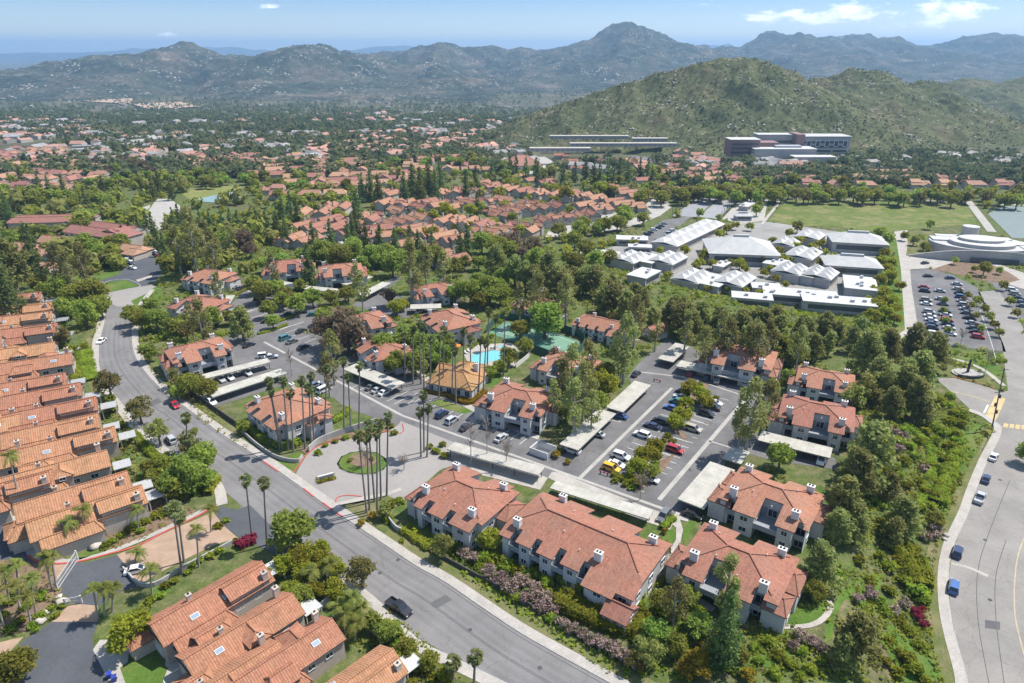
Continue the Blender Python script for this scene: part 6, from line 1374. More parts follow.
fence('garden_wall', [(130,567),(150,583),(180,567),(215,549),(230,541)], -1.2, 1.0, .3, m_gwall, 'low wall between the gate drive and the corner townhouse', 'wall'); fence('garden_wall', [(372,632),(385,655),(400,680)], 0, 1.5, .15, m_gwall, 'grey garden wall behind the street shrubs', 'wall')
fence('court_fence', [(486,333),(504,320),(548,328),(584,341),(567,361),(528,350)], 0, 2.8, .06, flat('green_windscreen', (.04, .10, .075), .9), 'dark green windscreen fence around the tennis courts', 'fence')
fence('pool_fence', [(516,368),(530,355),(520,348)], 0, 1.6, .12, m_chim, 'pale wall along the pool terrace', 'wall'); fence('court_fence', [(988,213),(1000,204),(1012,199)], 0, 3, .08, m_sdark, 'dark windscreen fence by the teal courts', 'fence')
def net_post_fence(a, b, lb):
    A, B = Vector(G(*a)), Vector(G(*b)); root = empty('tall_net_fence', A, 0, lb, 'fence'); n = 9
    for i in range(n):
        p = (B-A)*(i/(n-1)); m = MB(); m.bar(p, p+Vector((0, 0, 6)), .18); m.build('post', m_steel, root)
    m = MB()
    for k in range(4): m.bar(Vector((0, 0, .8+k*1.7)), (B-A)+Vector((0, 0, .8+k*1.7)), .06)
    m.build('rail', m_steel, root)
net_post_fence((672,217), (699,196.5), 'tall post fence along the outer grey court'); net_post_fence((721,219.5), (740,198.5), 'tall post fence between the grey courts and the pale yard')
def gate(a, b, hgt, lb):
    A, B = Vector(G(*a)), Vector(G(*b)); d = B-A; L = d.length; root = empty('vehicle_gate', A, math.atan2(d.y, d.x), lb, 'gate'); m = MB(); n = int(L/.22)
    for i in range(n+1): m.box((i*L/n, 0, hgt*.5+.1), (.05, .05, hgt*(.85+.15*math.sin(PI*i/n))))
    m.build('bars', m_pergola, root); m = MB()
    for z in (.2, hgt*.5, hgt): m.bar((0, 0, z), (L, 0, z), .1)
    m.build('frame', m_pergola, root)
    for x in (0, L): m = MB(); m.box((x, 0, hgt*.55), (.3, .3, hgt*1.15)); m.build('post', m_pergola, root)
gate((58,590), (78,560), 2.1, 'white barred gate swung open along the gated street'); gate((66,606), (82,603), 1.6, 'small white gate across the paved band')
def trash_yard():
    x, y, z = G(543, 453); root = empty('trash_enclosure', (x, y, z), E1, 'walled trash enclosure with a barred top at the carport end', 'trash enclosure'); m = MB()
    for c, d in (((0,-2.1,.9),(5.4,.25,1.9)),((0,2.1,.9),(5.4,.25,1.9)),((-2.6,0,.9),(.25,3.9,1.9))): m.box(c, d)
    m.build('wall', m_chim, root); m = MB()
    for i in range(9): m.box((-2.2+i*.55, 0, 1.92), (.1, 4.4, .1))
    m.build('roof_bars', m_trim, root); m = MB(); m.box((2.6, 0, .9), (.1, 3.8, 1.7)); m.build('gate', m_trim, root)
trash_yard()
def sign():
    x, y, z = G(326, 479); root = empty('entrance_sign', (x, y, z), R(28), 'low white entrance sign wall set in yellow flowers', 'sign'); m = MB(); m.box((0, 0, .6), (3.8, .4, 1.4)); m.build('wall', m_chim, root)
    m = MB(); m.box((0, -.24, .8), (3.2, .06, .7)); m.build('panel', m_trim, root)
    g = np.random.default_rng(1); n = 500; C = np.stack([g.uniform(-2.2, 2.2, n), np.where(g.random(n) < .7, g.uniform(-1.4, -.4, n), g.uniform(.4, 1., n)), g.uniform(.1, .6, n)], 1); V = np.stack([C+g.normal(0, .16, (n, 3)) for _ in range(4)], 1).reshape(-1, 3)
    kid(link(bpy.data.objects.new('flower_bed', raw_mesh('flower_bed', V, np.arange(4*n).reshape(-1, 4), [LM['y'], LM['o']], np.arange(n) % 2))), root)
sign()
def pole():
    x, y, z = G(991.5, 430); tx, tz = at_depth(1004.5, 368, y); root = empty('utility_pole', (x, y, z), 0, 'wooden utility pole with crossarms at the avenue corner', 'utility pole'); d = Vector((tx-x, 0, tz-z)); Ht = d.length; root.rotation_euler = d.to_track_quat('Z', 'Y').to_euler()
    m = MB(); m.tube([(0,0,-.3),(0,0,Ht)], [.2,.13], 8); m.build('shaft', m_bark, root)
    for f in (.97, .62): m = MB(); m.box((0, 0, Ht*f), (.14, 2.6, .16)); m.build('crossarm', m_bark, root)
    for f, s in ((.3, 1), (.42, -1), (.55, 1)): m = MB(); m.tube([(0, s*.4, Ht*f-.5), (0, s*.4, Ht*f+.5)], [.3, .3], 8); m.face([(.3*math.cos(k*PI/4), s*.4+.3*math.sin(k*PI/4), Ht*f-.5) for k in range(8)]); m.build('transformer', m_steel, root)
pole()
def memorial():
    x, y, z = G(967, 374); root = empty('memorial', (x, y, z), 0, 'dark obelisk on a pale round plinth at the memorial corner', 'monument'); m = MB(); m.prism([(5*math.cos(i*PI/12), 3.6*math.sin(i*PI/12)) for i in range(24)], -.1, .5); m.build('plinth', m_walk, root)
    m = MB(); m.prism([(4.2*math.cos(i*PI/12), 2.9*math.sin(i*PI/12)) for i in range(24)], .5, .75); m.build('bed', m_conc, root); m = MB(); m.tube([(0,0,.7),(0,0,5.2),(0,0,5.8)], [.55,.42,.05], 4); m.build('obelisk', m_steel, root); m = MB(); m.prism([(5.4*math.cos(a), 4*math.sin(a)) for a in np.linspace(-2.6,-.5,14)]+[(4.9*math.cos(a), 3.6*math.sin(a)) for a in np.linspace(-.5,-2.6,14)], 0, 1.0); m.build('seat_wall', m_steel, root)
memorial()
for px, py, ang, c, lb in ((110,678,.5,(.03,.05,.28),'blue wheeled trash bin beside the shaded driveway'),(12,535,.3,(.03,.035,.04),'dark wheeled trash bin, upper of two by the back lane'),(15,538,.3,(.03,.035,.04),'dark wheeled trash bin, lower of two by the back lane'),(115,681,.5,(.03,.05,.25),'second blue trash bin at the bottom edge')):
    x, y, z = G(px, py); root = empty('trash_bin', (x, y, z), ang, lb, 'trash bin', 'wheeled trash bins'); m = MB(); A = [(-.28,-.3,.1),(.28,-.3,.1),(.28,.3,.1),(-.28,.3,.1)]; B_ = [(-.36,-.4,1.),(.36,-.4,1.),(.36,.4,1.),(-.36,.4,1.)]
    for i in range(4): m.face([A[i], A[(i+1)%4], B_[(i+1)%4], B_[i]])
    mt = flat('bin_plastic', c, .5); m.build('body', mt, root); m = MB(); m.box((0, 0, 1.05), (.8, .9, .1)); m.build('lid', mt, root)
    for s in (-1, 1): m = MB(); m.tube([(s*.3,.36,.15),(s*.38,.36,.15)], [.15,.15], 8); m.build('wheel', m_tyre, root)
for i, (px, py, s) in enumerate(((75,541,1.2),(83,544,1.1),(96,547,1.3),(58,600,1.),(62,604,1.2),(45,614,.9),(40,622,1.),(946,536,.8),(944,540,.7),(108,520,.8))):
    x, y, z = G(px, py); P = np.array([[x, y, z]]); o = blobs('boulder', P, [s], m_rock, np.random.default_rng(i), None, .65, .16, .3); o['kind'] = 'thing'; tag(o, ['pale boulder, upper left of three on the gate lawn','pale boulder in the middle of the gate lawn','pale boulder nearest the kerb on the gate lawn','pale boulder at the gate bed tip','larger pale boulder at the gate bed tip','small pale boulder in the palm bed','pale boulder low in the palm bed','pale rock by the avenue sidewalk, upper one','pale rock by the avenue sidewalk, lower one','small rock in the flower bed of the gate drive'][i], 'boulder', 'garden boulders')
# red-and-white barrier by the yellow car, wheel stops and the little brick planters of the lot
for px, py, lb in ((604,475,'red and white barrier at the lower lot corner by the yellow car'),(657,382,'orange barrier board at the head of the pale carport')):
    x, y, z = G(px, py); root = empty('barrier', (x, y, z), E1, lb, 'barrier', 'lot barriers'); m = MB(); m.box((0,0,.75),(2.4,.12,.4)); m.build('board', m_red, root); m = MB(); m.box((-.5,-.07,.75),(.4,.03,.38)); m.box((.5,-.07,.75),(.4,.03,.38)); m.build('white_band', m_white, root)
    for s in (-1, 1): m = MB(); m.box((s*.95,0,.3),(.1,.6,.6)); m.build('leg', m_steel, root)

for i, (px, py) in enumerate(((440,356),(457,351),(447,353))):
    x, y, z = G(px, py); root = empty('patio_umbrella', (x, y, z), 0, 'orange patio umbrella behind the clubhouse, '+['nearest the palms','nearest the pool','between the other two'][i], 'umbrella', 'orange patio umbrellas'); m = MB()
    for k in range(8): a, c = k*PI/4, (k+1)*PI/4; m.face([(1.5*math.cos(a), 1.5*math.sin(a), 2.1), (1.5*math.cos(c), 1.5*math.sin(c), 2.1), (0, 0, 2.7)])
    m.build('canopy', M('orange_canvas', (.55, .17, .03), .8, .1, 1.), root); m = MB(); m.tube([(0,0,0),(0,0,2.6)], [.04,.04], 6); m.build('pole', m_steel, root)
def lounger():
    root = empty('sun_lounger'); m = MB(); m.box((.2, 0, .32), (1.3, .62, .08)); m.build('seat', m_pergola, root); m = MB(); m.face([(-.45,-.31,.36),(-.45,.31,.36),(-1.0,.31,.8),(-1.0,-.31,.8)][::-1]); m.build('backrest', m_pergola, root)
    for sx in (-.4, .75):
        for sy in (-.26, .26): m = MB(); m.box((sx, sy, .14), (.06, .06, .28)); m.build('leg', m_pergola, root)
    return root
LG = lounger()
for i, (px, py, a) in enumerate(((492,348.3,70),(495,347.8,70),(509,354,150),(511,357,150),(511,361,150),(505,365,160),(466,353.5,-60),(469,351.8,-60))):
    x, y, z = G(px, py); o = LG if i == 0 else dup(LG); o.location = (x, y, z+.1); o.rotation_euler = (0, 0, R(a)); tag(o, ['white sun lounger by the spa, outer of two','white sun lounger by the spa, inner of two','white sun lounger on the terrace edge, first from the spa','white sun lounger on the terrace edge, second from the spa','white sun lounger on the terrace edge, third from the spa','white sun lounger on the terrace edge, farthest from the spa','white sun lounger at the clubhouse end of the pool, nearer the palms','white sun lounger at the clubhouse end of the pool, nearer the water'][i], 'sun lounger', 'sun loungers round the pool')
# ------------------------------------------------------------------ condominium rows, tracts of houses, the belts of trees beyond
m_tileD = tile_mat('brown_red_tile', (.345, .165, .105), (.23, .16, .115), .6, .6, .3, (.012, .14), .4)
def condo_mesh(v):
    rf, wl = MB(), MB(); g = random.Random(v)
    wing(rf, wl, 0, 0, 17, 6.8, 3.9, 5.9); wing(rf, wl, -4.5, 3.6, 7, 4.5, 3.2, 4.9, 0, hip0=1.5 if v else 0)
    if v == 1: wing(rf, wl, 4, -3.4, 7, 3.6, 3.6, 5.2)
    if v == 2: wing(rf, wl, 6, -1.5, 5, 4, 5.4, 6.7, PI/2)
    if v == 3: wing(rf, wl, -3, -2.6, 6, 4, 5, 6.3, 0, hip1=1.4)
    root = empty('condominium'); rf.build('roof', [m_tileD, m_fascia], root); wl.build('wall', m_wallC, root); chimney(root, 2.5, 2.2, 4, 7.2, .9, .9, mats=m_wallC, pots=1)
    for x in (-5, 0, 5): place_window(root, x, -3.3, 2.4, 0, -1, 1.8, 1.3)
    for y in (-1.6, 1.6): place_window(root, 8.5, y, 2.4, 1, 0, 1.5, 1.3)
    return root
CND = [condo_mesh(i) for i in range(4)]; used_n = set()
BLK = """387,221,421,215,4 416,225,453,237,5 446,217,481,222,4 428,200,453,205,3 461,200,506,197,5 303,210,323,210,2 331,205,343,205,2 306,222,326,227,3 331,217,348,220,2 293,235,308,237,2 361,215,373,216,2 386,200,406,202,3 438,252,453,257,2
473,235,506,227,4 493,210,512,207,3 500,212,532,202,4 519,207,558,204,5 542,217,592,212,6 571,191,595,196,3 611,186,637,194,4 616,199,632,204,3 484,181,532,191,6 540,191,569,194,3 508,225,532,228,3 563,154,579,167,3 635,160,658,170,4 603,160,619,160,2
397,208,420,205,2 463,189,480,190,2 380,226,392,232,2 440,190,455,190,2 350,228,372,232,2 408,240,425,246,2 585,203,600,206,2 645,178,660,184,2 664,188,684,190,3 676,170,690,176,3 700,188,720,190,3 372,190,392,192,3 520,176,545,180,3"""
cl = []
for blk in BLK.split():
    a, b_, c, d, n = map(float, blk.split(',')); n = int(n); A = Vector(G(a, b_, 5)); B = Vector(G(c, d, 5)); n = min(n, max(2, int((B-A).length/7.2)+1)); ang = math.atan2(B.y-A.y, B.x-A.x)+PI/2+random.uniform(-.12, .12)
    for i in range(n):
        p = A.lerp(B, i/max(1, n-1)); v = random.randrange(4); o = CND[v]
        if v in used_n: o = dup(o)
        used_n.add(v); st = (i-n/2)*.9; o.location = (p.x+math.cos(ang)*st, p.y+math.sin(ang)*st, h(p.x, p.y)+random.uniform(-.2, .5)); o.rotation_euler = (0, 0, ang+(PI if random.random() < .3 else 0)); o.scale = (.92, 1.08, 1.); cl.append(o)
gx = [(o.location.x, o.location.y, o) for o in cl]
for x, y, o in gx:
    dd = describe('brown-red tiled condominium', x, y)[0]; tag(o, dd+', in its staggered row', 'condominium', 'condominiums of the staggered rows '+dd.split('condominium ')[1])
def tract_mesh(v):
    b = MB(); w = MB(); wing(b, w, 0, 0, 15, 10, 3.6, 6.0, 0, hip0=3 if v % 2 else 0); wing(b, w, 3.5, -5, 7, 7, 3.4, 5.2, PI/2)
    if v == 2: wing(b, w, -3, 1, 8, 8, 5.2, 7.2, 0)
    m = MB(); m.v = b.v+w.v; k = len(b.v); m.f = b.f+[[i+k for i in f] for f in w.f]; m.m = b.m+[2]*len(w.f)
    o = m.build('tile_roof_house', [m_tileC, m_fascia, m_wallC]); me = o.data; bpy.data.objects.remove(o); return me
TRM = [tract_mesh(i) for i in range(3)]; NH = [0]
PLACED = []
def tract(poly, step, ang, lb, grp, s=1.):
    Q = [G(*p)[:2] for p in poly]; ca, sa = math.cos(ang), math.sin(ang); W_ = [(x*ca+y*sa, -x*sa+y*ca) for x, y in Q]; lo = [min(q[i] for q in W_) for i in (0, 1)]; hi = [max(q[i] for q in W_) for i in (0, 1)]; v = lo[1]; row = 0
    while v < hi[1]:
        u = lo[0]+(row % 2)*step[0]*.5
        while u < hi[0]:
            c = False; j = len(W_)-1
            for i in range(len(W_)):
                (xi, yi), (xj, yj) = W_[i], W_[j]
                if (yi > v) != (yj > v) and u < (xj-xi)*(v-yi)/(yj-yi)+xi: c = not c
                j = i
            x, y = u*ca-v*sa, u*sa+v*ca
            if c and random.random() < .93:
                o = link(bpy.data.objects.new('tile_roof_house', random.choice(TRM))); o.location = (x+random.uniform(-1.5, 1.5), y+random.uniform(-1.5, 1.5), h(x, y)); o.rotation_euler = (0, 0, ang+random.choice((0, 0, PI/2, PI))+random.uniform(-.15, .15)); o.scale = (s,)*3; tag(o, lb, 'house', grp); NH[0] += 1; PLACED.append((x, y))
            u += step[0]*random.uniform(.92, 1.08)
        v += step[1]*(1 if row % 2 else 1.35); row += 1
tract([(175,172),(185,156),(260,158),(330,160),(400,172),(415,184),(380,192),(330,196),(270,182),(215,172)], (17, 19), .25, 'pink-roofed house in the dense tract beyond the bowling green', 'houses of the dense pink-roofed tract')
tract([(258,188),(330,197),(375,190),(370,205),(340,200),(290,202),(250,195)], (18, 20), .1, 'pink-roofed house at the near edge of the dense tract', 'houses at the near edge of the dense tract')
tract([(-30,165),(10,150),(70,152),(110,165),(100,185),(60,198),(-30,205)], (19, 23), -.2, 'pinkish roofed house among dark trees at the upper left', 'houses among the trees at the upper left')
tract([(670,150),(700,156),(740,170),(800,176),(800,190),(740,188),(700,184),(655,172)], (20, 24), .05, 'tile-roofed house between the hospital and the sports field', 'houses between the hospital and the sports field')
tract([(800,170),(870,172),(960,180),(1030,190),(1030,196),(900,192),(800,190)], (22, 26), .0, 'tile-roofed house half hidden by the tree belt beyond the sports field', 'houses beyond the sports field')
tract([(395,160),(450,158),(490,160),(490,178),(440,178),(405,180)], (20, 24), .1, 'tile-roofed house in the trees by the pyramid-roofed hall', 'houses by the pyramid-roofed hall')
def belt(kd, pts, n, jx, jy, r, dr):
    for i in range(n):
        t = (i+random.random())/n*(len(pts)-1); k = min(int(t), len(pts)-2); f = t-k; plant(kd, pts[k][0]*(1-f)+pts[k+1][0]*f+random.uniform(-jx, jx), pts[k][1]*(1-f)+pts[k+1][1]*f+random.uniform(-jy, jy), random.uniform(r-dr, r+dr))
# dark spires and the pine belt between estate and school
for tk in """122,235,5 130,232,5 138,226,5 146,222,5 152,226,6 156,240,6 163,246,6 152,190,6 158,186,6 173,222,6 178,218,6 190,222,6 200,224,6 210,226,6 222,224,6 230,222,6 238,224,6 256,222,6 266,224,6 277,228,7 282,214,8 290,208,7 297,214,7 285,235,7 312,238,7 318,245,6 330,235,7
352,232,8 357,210,9 355,222,9 362,190,7 370,187,8 378,192,8 366,240,8 348,240,8 380,240,7 395,245,8 410,243,8 418,246,7 432,246,7 460,243,7 467,240,7 404,190,8 412,182,8 420,188,9 428,180,8 435,188,8 440,180,8 466,186,7 476,180,6 477,206,6 492,172,5 510,168,6 516,170,6 526,172,6 536,172,6 538,176,6
563,175,6 575,174,5 586,172,7 594,173,6 600,175,6 608,172,6 614,174,6 620,172,6 628,173,6 640,172,6 648,172,6 30,240,7 38,185,5 48,188,5 62,186,5 102,186,4 20,178,5 8,215,8 -2,205,8 85,200,6 652,180,5 170,190,6""".split():
    a = [float(q) for q in tk.split(',')]; plant('c', a[0], a[1]-2, a[2]*.8)
belt('p', [(500,268),(560,276),(640,310),(720,324),(800,334),(870,334)], 34, 12, 9, 12.5, 3); belt('p', [(540,266),(600,280),(690,314),(760,322),(850,326)], 20, 10, 6, 11, 2.5); belt('e', [(500,280),(600,305),(700,335),(780,345)], 12, 14, 10, 12, 2)
belt('b', [(480,245),(520,250),(570,258),(610,250)], 12, 12, 7, 10, 2); belt('r', [(505,235),(530,250),(500,250)], 6, 12, 6, 10, 2); belt('b', [(560,235),(610,225),(640,215)], 12, 10, 6, 8, 2)
belt('d', [(255,262),(300,252),(340,250),(400,252),(470,262),(500,272)], 16, 10, 6, 10, 2); belt('b', [(170,255),(220,230),(240,232)], 6, 8, 6, 9, 2)
belt('b', [(110,205),(60,195),(0,195)], 12, 10, 6, 8, 2); belt('d', [(0,240),(40,235),(80,245),(70,225),(120,215)], 12, 10, 8, 8, 2); belt('b', [(80,255),(110,250),(125,240)], 8, 8, 5, 8, 1)
# lime trees among the condominiums and the school yards
for tk in """400,233,8 430,232,9 380,233,7 445,209,10 432,215,8 452,213,8 470,209,8 500,192,8 520,230,8 492,222,8 553,200,7 566,192,9 600,187,9 613,190,7 554,188,7 505,205,7 480,206,7 415,185,7 455,188,6 508,182,6 470,185,6 340,215,6 296,217,6 470,225,6 488,232,6 512,216,6 540,205,6 570,210,6
633,243,6 685,249,6 655,262,6 667,275,6 705,254,7 713,263,6 740,263,7 760,258,7 738,285,6 760,293,6 720,233,6 727,228,6 735,225,5 750,226,5 718,242,6 700,262,6 773,240,5 800,240,6 796,246,6 820,243,6 852,243,6 860,243,5 845,246,5 815,255,6 826,252,5 822,262,6 783,258,6 770,268,5
695,265,5 722,250,5 730,262,5 745,268,5 780,250,5 790,260,5 812,246,5 835,256,5 842,270,5 776,278,5 785,284,5 765,272,5 708,288,5 726,288,5 745,290,5 660,250,5 676,262,5 880,260,7 885,252,6 892,262,7 890,275,8 880,280,8 885,292,8 893,300,8 878,305,9 886,312,9 895,318,7 872,315,9 882,300,8 900,285,6 888,268,7 876,270,6 874,290,7 896,308,7 868,300,6""".split():
    a = [float(q) for q in tk.split(',')]; plant('y', *a)
for tk in """880,232,7 888,238,7 882,245,6 798,226,6 790,232,5 905,235,5 915,240,5 925,245,5 930,224,5 928,250,4 760,205,5 757,209,6 700,212,5 985,268,7 955,260,4 975,268,4 1000,270,4 945,300,4 944,310,4 946,320,4 948,330,4 978,300,5 985,308,5 990,316,5 995,324,5 1000,332,5 1004,285,5 1010,300,5 1016,312,5 968,295,4 972,305,4 976,315,4 982,328,4""".split():
    a = [float(q) for q in tk.split(',')]; plant('b', *a)
for tk in '960,290,3 964,298,3 968,307,3 972,316,3 977,325,3 981,333,3'.split():
    a = [float(q) for q in tk.split(',')]; plant('r', *a)
# the belt beyond the sports field and the trees of the tracts: the nearer ones singly
belt('b', [(640,195),(700,193),(760,194),(830,195),(900,195),(1030,198)], 40, 6, 3, 7, 1.5); belt('g', [(640,194),(740,192),(840,194),(1030,197)], 34, 8, 3, 6.5, 1.5); belt('y', [(640,192),(740,190),(900,191),(1030,194)], 16, 8, 4, 5.5, 1.); belt('d', [(640,190),(740,190),(840,191),(1030,195)], 22, 8, 4, 6, 1.5); belt('b', [(660,182),(740,180),(820,184),(940,190),(1030,194)], 34, 10, 6, 5.5, 1.2)
belt('d', [(180,180),(240,178),(300,182),(252,190)], 26, 14, 6, 5, 1.2); belt('d', [(98,180),(140,172),(200,176),(250,176)], 26, 14, 7, 5.5, 1.3); belt('r', [(90,168),(115,162),(150,168)], 12, 10, 5, 5, 1.2)
belt('b', [(250,205),(300,195),(350,190),(330,210)], 16, 14, 8, 5, 1.2); belt('b', [(440,165),(480,160),(500,172),(560,168)], 20, 14, 7, 5, 1.2); belt('b', [(580,180),(640,188),(660,178),(660,165)], 14, 12, 6, 5, 1.2); belt('d', [(350,170),(420,168),(470,165)], 14, 14, 8, 5, 1.2)
finish_labels(); print('COUNT', COUNT, 'houses', NH)
# the uncountable wood of the valley
g = np.random.default_rng(21)
def free(P, pad=0.):
    """True where neither a paved surface nor a building stands"""
    P = np.asarray(P); ok = np.ones(len(P), bool)
    for Q in OCC:
        lo, hi = Q.min(0)-1, Q.max(0)+1; k = np.where(ok & (P[:, 0] > lo[0]) & (P[:, 0] < hi[0]) & (P[:, 1] > lo[1]) & (P[:, 1] < hi[1]))[0]
        if not len(k): continue
        X, Y = P[k, 0], P[k, 1]; c = np.zeros(len(k), bool); j = len(Q)-1
        for i in range(len(Q)):
            (xi, yi), (xj, yj) = Q[i], Q[j]
            if yi != yj: c ^= ((yi > Y) != (yj > Y)) & (X < (xj-xi)*(Y-yi)/(yj-yi)+xi)
            j = i
        ok[k[c]] = False
    B = np.array(BUILT)
    for k in range(0, len(P), 2000):
        d = np.hypot(P[k:k+2000, 0, None]-B[None, :, 0], P[k:k+2000, 1, None]-B[None, :, 1]); ok[k:k+2000] &= (d > B[None, :, 2]+pad).all(1)
    return ok
BUILT = []
for o in COL.objects:
    if o.parent is None and o.get('category') in ('apartment block', 'townhouse', 'condominium', 'house', 'carport', 'community building', 'school building', 'hospital', 'clubhouse', 'hut', 'library', 'storage row'):
        kids = list(o.children) or [o]; rad = max((max(c.dimensions.x, c.dimensions.y) for c in kids if c.name.startswith(('roof', 'wall', 'tile', 'hall'))), default=12)*.36
        BUILT.append((o.location.x, o.location.y, rad))
def leafy(name, P, Rr, m, g, lb, per=24, zc=.95, zs=1., leaf=.40):
    """many trees as one mass, each a loose ball of leaf clumps"""
    n = len(P); d = g.normal(0, 1, (n, per, 3)); d /= np.linalg.norm(d, axis=2)[..., None]; r = (.55+.45*g.random((n, per, 1)))*(1+.15*g.normal(0, 1, (n, per, 1)))
    C = P[:, None, :]+Rr[:, None, None]*(d*r*np.array([1, 1, zs])+np.array([0, 0, zc*zs])); N = d+g.normal(0, .45, d.shape)+np.array([0, 0, .3]); N /= np.linalg.norm(N, axis=2)[..., None]
    T = np.cross(N, g.normal(0, 1, N.shape)); T /= np.linalg.norm(T, axis=2)[..., None]; B = np.cross(N, T); s = (leaf*Rr[:, None]*(.7+.6*g.random((n, per))))[..., None]
    V = np.stack([C-T*s, C-B*s*.8, C+T*s, C+B*s*.8], 2).reshape(-1, 3)
    return tag(link(bpy.data.objects.new(name, raw_mesh(name, V, np.arange(len(V)).reshape(-1, 4), [m]))), lb, None, None, 'stuff')
P = np.vstack([hill_xy(HILL_A, 11000, 700, 985, r2), hill_xy(HILL_B, 8000, 800, 1160, r2), hill_xy(HILL_C, 3000, 1130, 1700, r2)])
P = P[np.array([mn.noise(Vector(p)*.012)+.6*mn.noise(Vector(p)*.04) > -.22+.25*r2.normal() for p in P])]
leafy('hill_scrub', P, r2.uniform(.6, 1.6, len(P)), m_scrub, g, 'chaparral scrub covering the near hills', 7, .4, .7, .55)
def fan_points(n, y0, y1, keep):
    out = []
    while len(out) < n:
        u = g.random(); y = 1/(1/y0+(1/y1-1/y0)*u)*1.; x = g.uniform(-.80, .80)*y*1.02
        if keep(x, y): out.append((x, y))
    return out
def in_hill(x, y):
    return (x > (y-640)*.12-20+60*math.sin(x*.01) and y > 705 and x > 20 and y < 1900 and (x > .08*y-40))
def keepv(x, y):
    if in_hill(x, y): return False
    dn = mn.noise(Vector((x*.006, y*.006, 3)))+.6*mn.noise(Vector((x*.02, y*.02, 1)))
    return dn > -.22
def wood(n, y0, y1, keep, lo, hi):
    P = np.array(fan_points(n, y0, y1, keep)); P = P[free(P, .4)]; return np.column_stack([P, h_arr(P[:, 0], P[:, 1])]), g.uniform(lo, hi, len(P))*np.where(g.random(len(P)) < .1, 1.45, 1)
# houses far off in the wood
def far_houses(name, P, m, lb):
    V, F, MI = [], [], []
    for x, y, z in P:
        a = random.uniform(0, PI); L, W, e, r = random.uniform(6, 11), random.uniform(4.5, 7), random.uniform(3, 4.5), random.uniform(4.8, 6.8); ca, sa = math.cos(a), math.sin(a); n = len(V)
        for u, v, w in ((-L,-W,-1),(L,-W,-1),(L,W,-1),(-L,W,-1),(-L,-W,e),(L,-W,e),(L,W,e),(-L,W,e),(-L,0,r),(L,0,r)): V.append((x+u*ca-v*sa, y+u*sa+v*ca, z+w))
        for f, mi in (((0,1,5,4),1),((1,2,6,5),1),((2,3,7,6),1),((3,0,4,7),1),((4,5,9,8),0),((6,7,8,9),0),((5,6,9,9),1),((7,4,8,8),1)):
            F.append([n+i for i in f] if f[2] != f[3] else [n+f[0], n+f[1], n+f[2]]); MI.append(mi)
    me = bpy.data.meshes.new(name); me.from_pydata(V, [], F); [me.materials.append(q) for q in m]; me.polygons.foreach_set('material_index', MI); me.update(); tag(link(bpy.data.objects.new(name, me)), lb, None, None, 'stuff')
def hp(n, y0, y1, f): 
    p = np.array(fan_points(n, y0, y1, f)); return np.column_stack([p, h_arr(p[:, 0], p[:, 1])])
notin = lambda x, y: not in_hill(x, y)
far_houses('distant_houses', hp(330, 640, 2600, lambda x, y: notin(x, y) and mn.noise(Vector((x*.004, y*.004, 9))) > -.1), [M('far_roof_grey', (.25, .24, .235), .9, .4, .02), m_wallC], 'pale roofed houses scattered through the far wood')
far_houses('distant_tiled_houses', hp(240, 640, 1900, lambda x, y: notin(x, y) and mn.noise(Vector((x*.004, y*.004, 19))) > 0), [M('far_roof_pink', (.40, .22, .165), .9, .3, .02), m_wallC], 'pinkish tiled houses scattered through the far wood')
far_houses('distant_valley_houses', hp(45, 640, 760, lambda x, y: x > 240), [M('far_roof_pale', (.30, .275, .25), .9, .4, .02), m_wallC], 'pale houses at the foot of the hills beyond the sports field')
FH = np.array([tuple(v.co)[:2] for o in COL.objects if o.name.startswith('distant_') and o.type == 'MESH' for v in list(o.data.vertices)[::10]])
CELL = set((int(x//12), int(y//12)) for x, y in FH) | set((int(x//12), int((y-12)//12)) for x, y in FH)
clear = lambda x, y: (int(x//12), int(y//12)) not in CELL
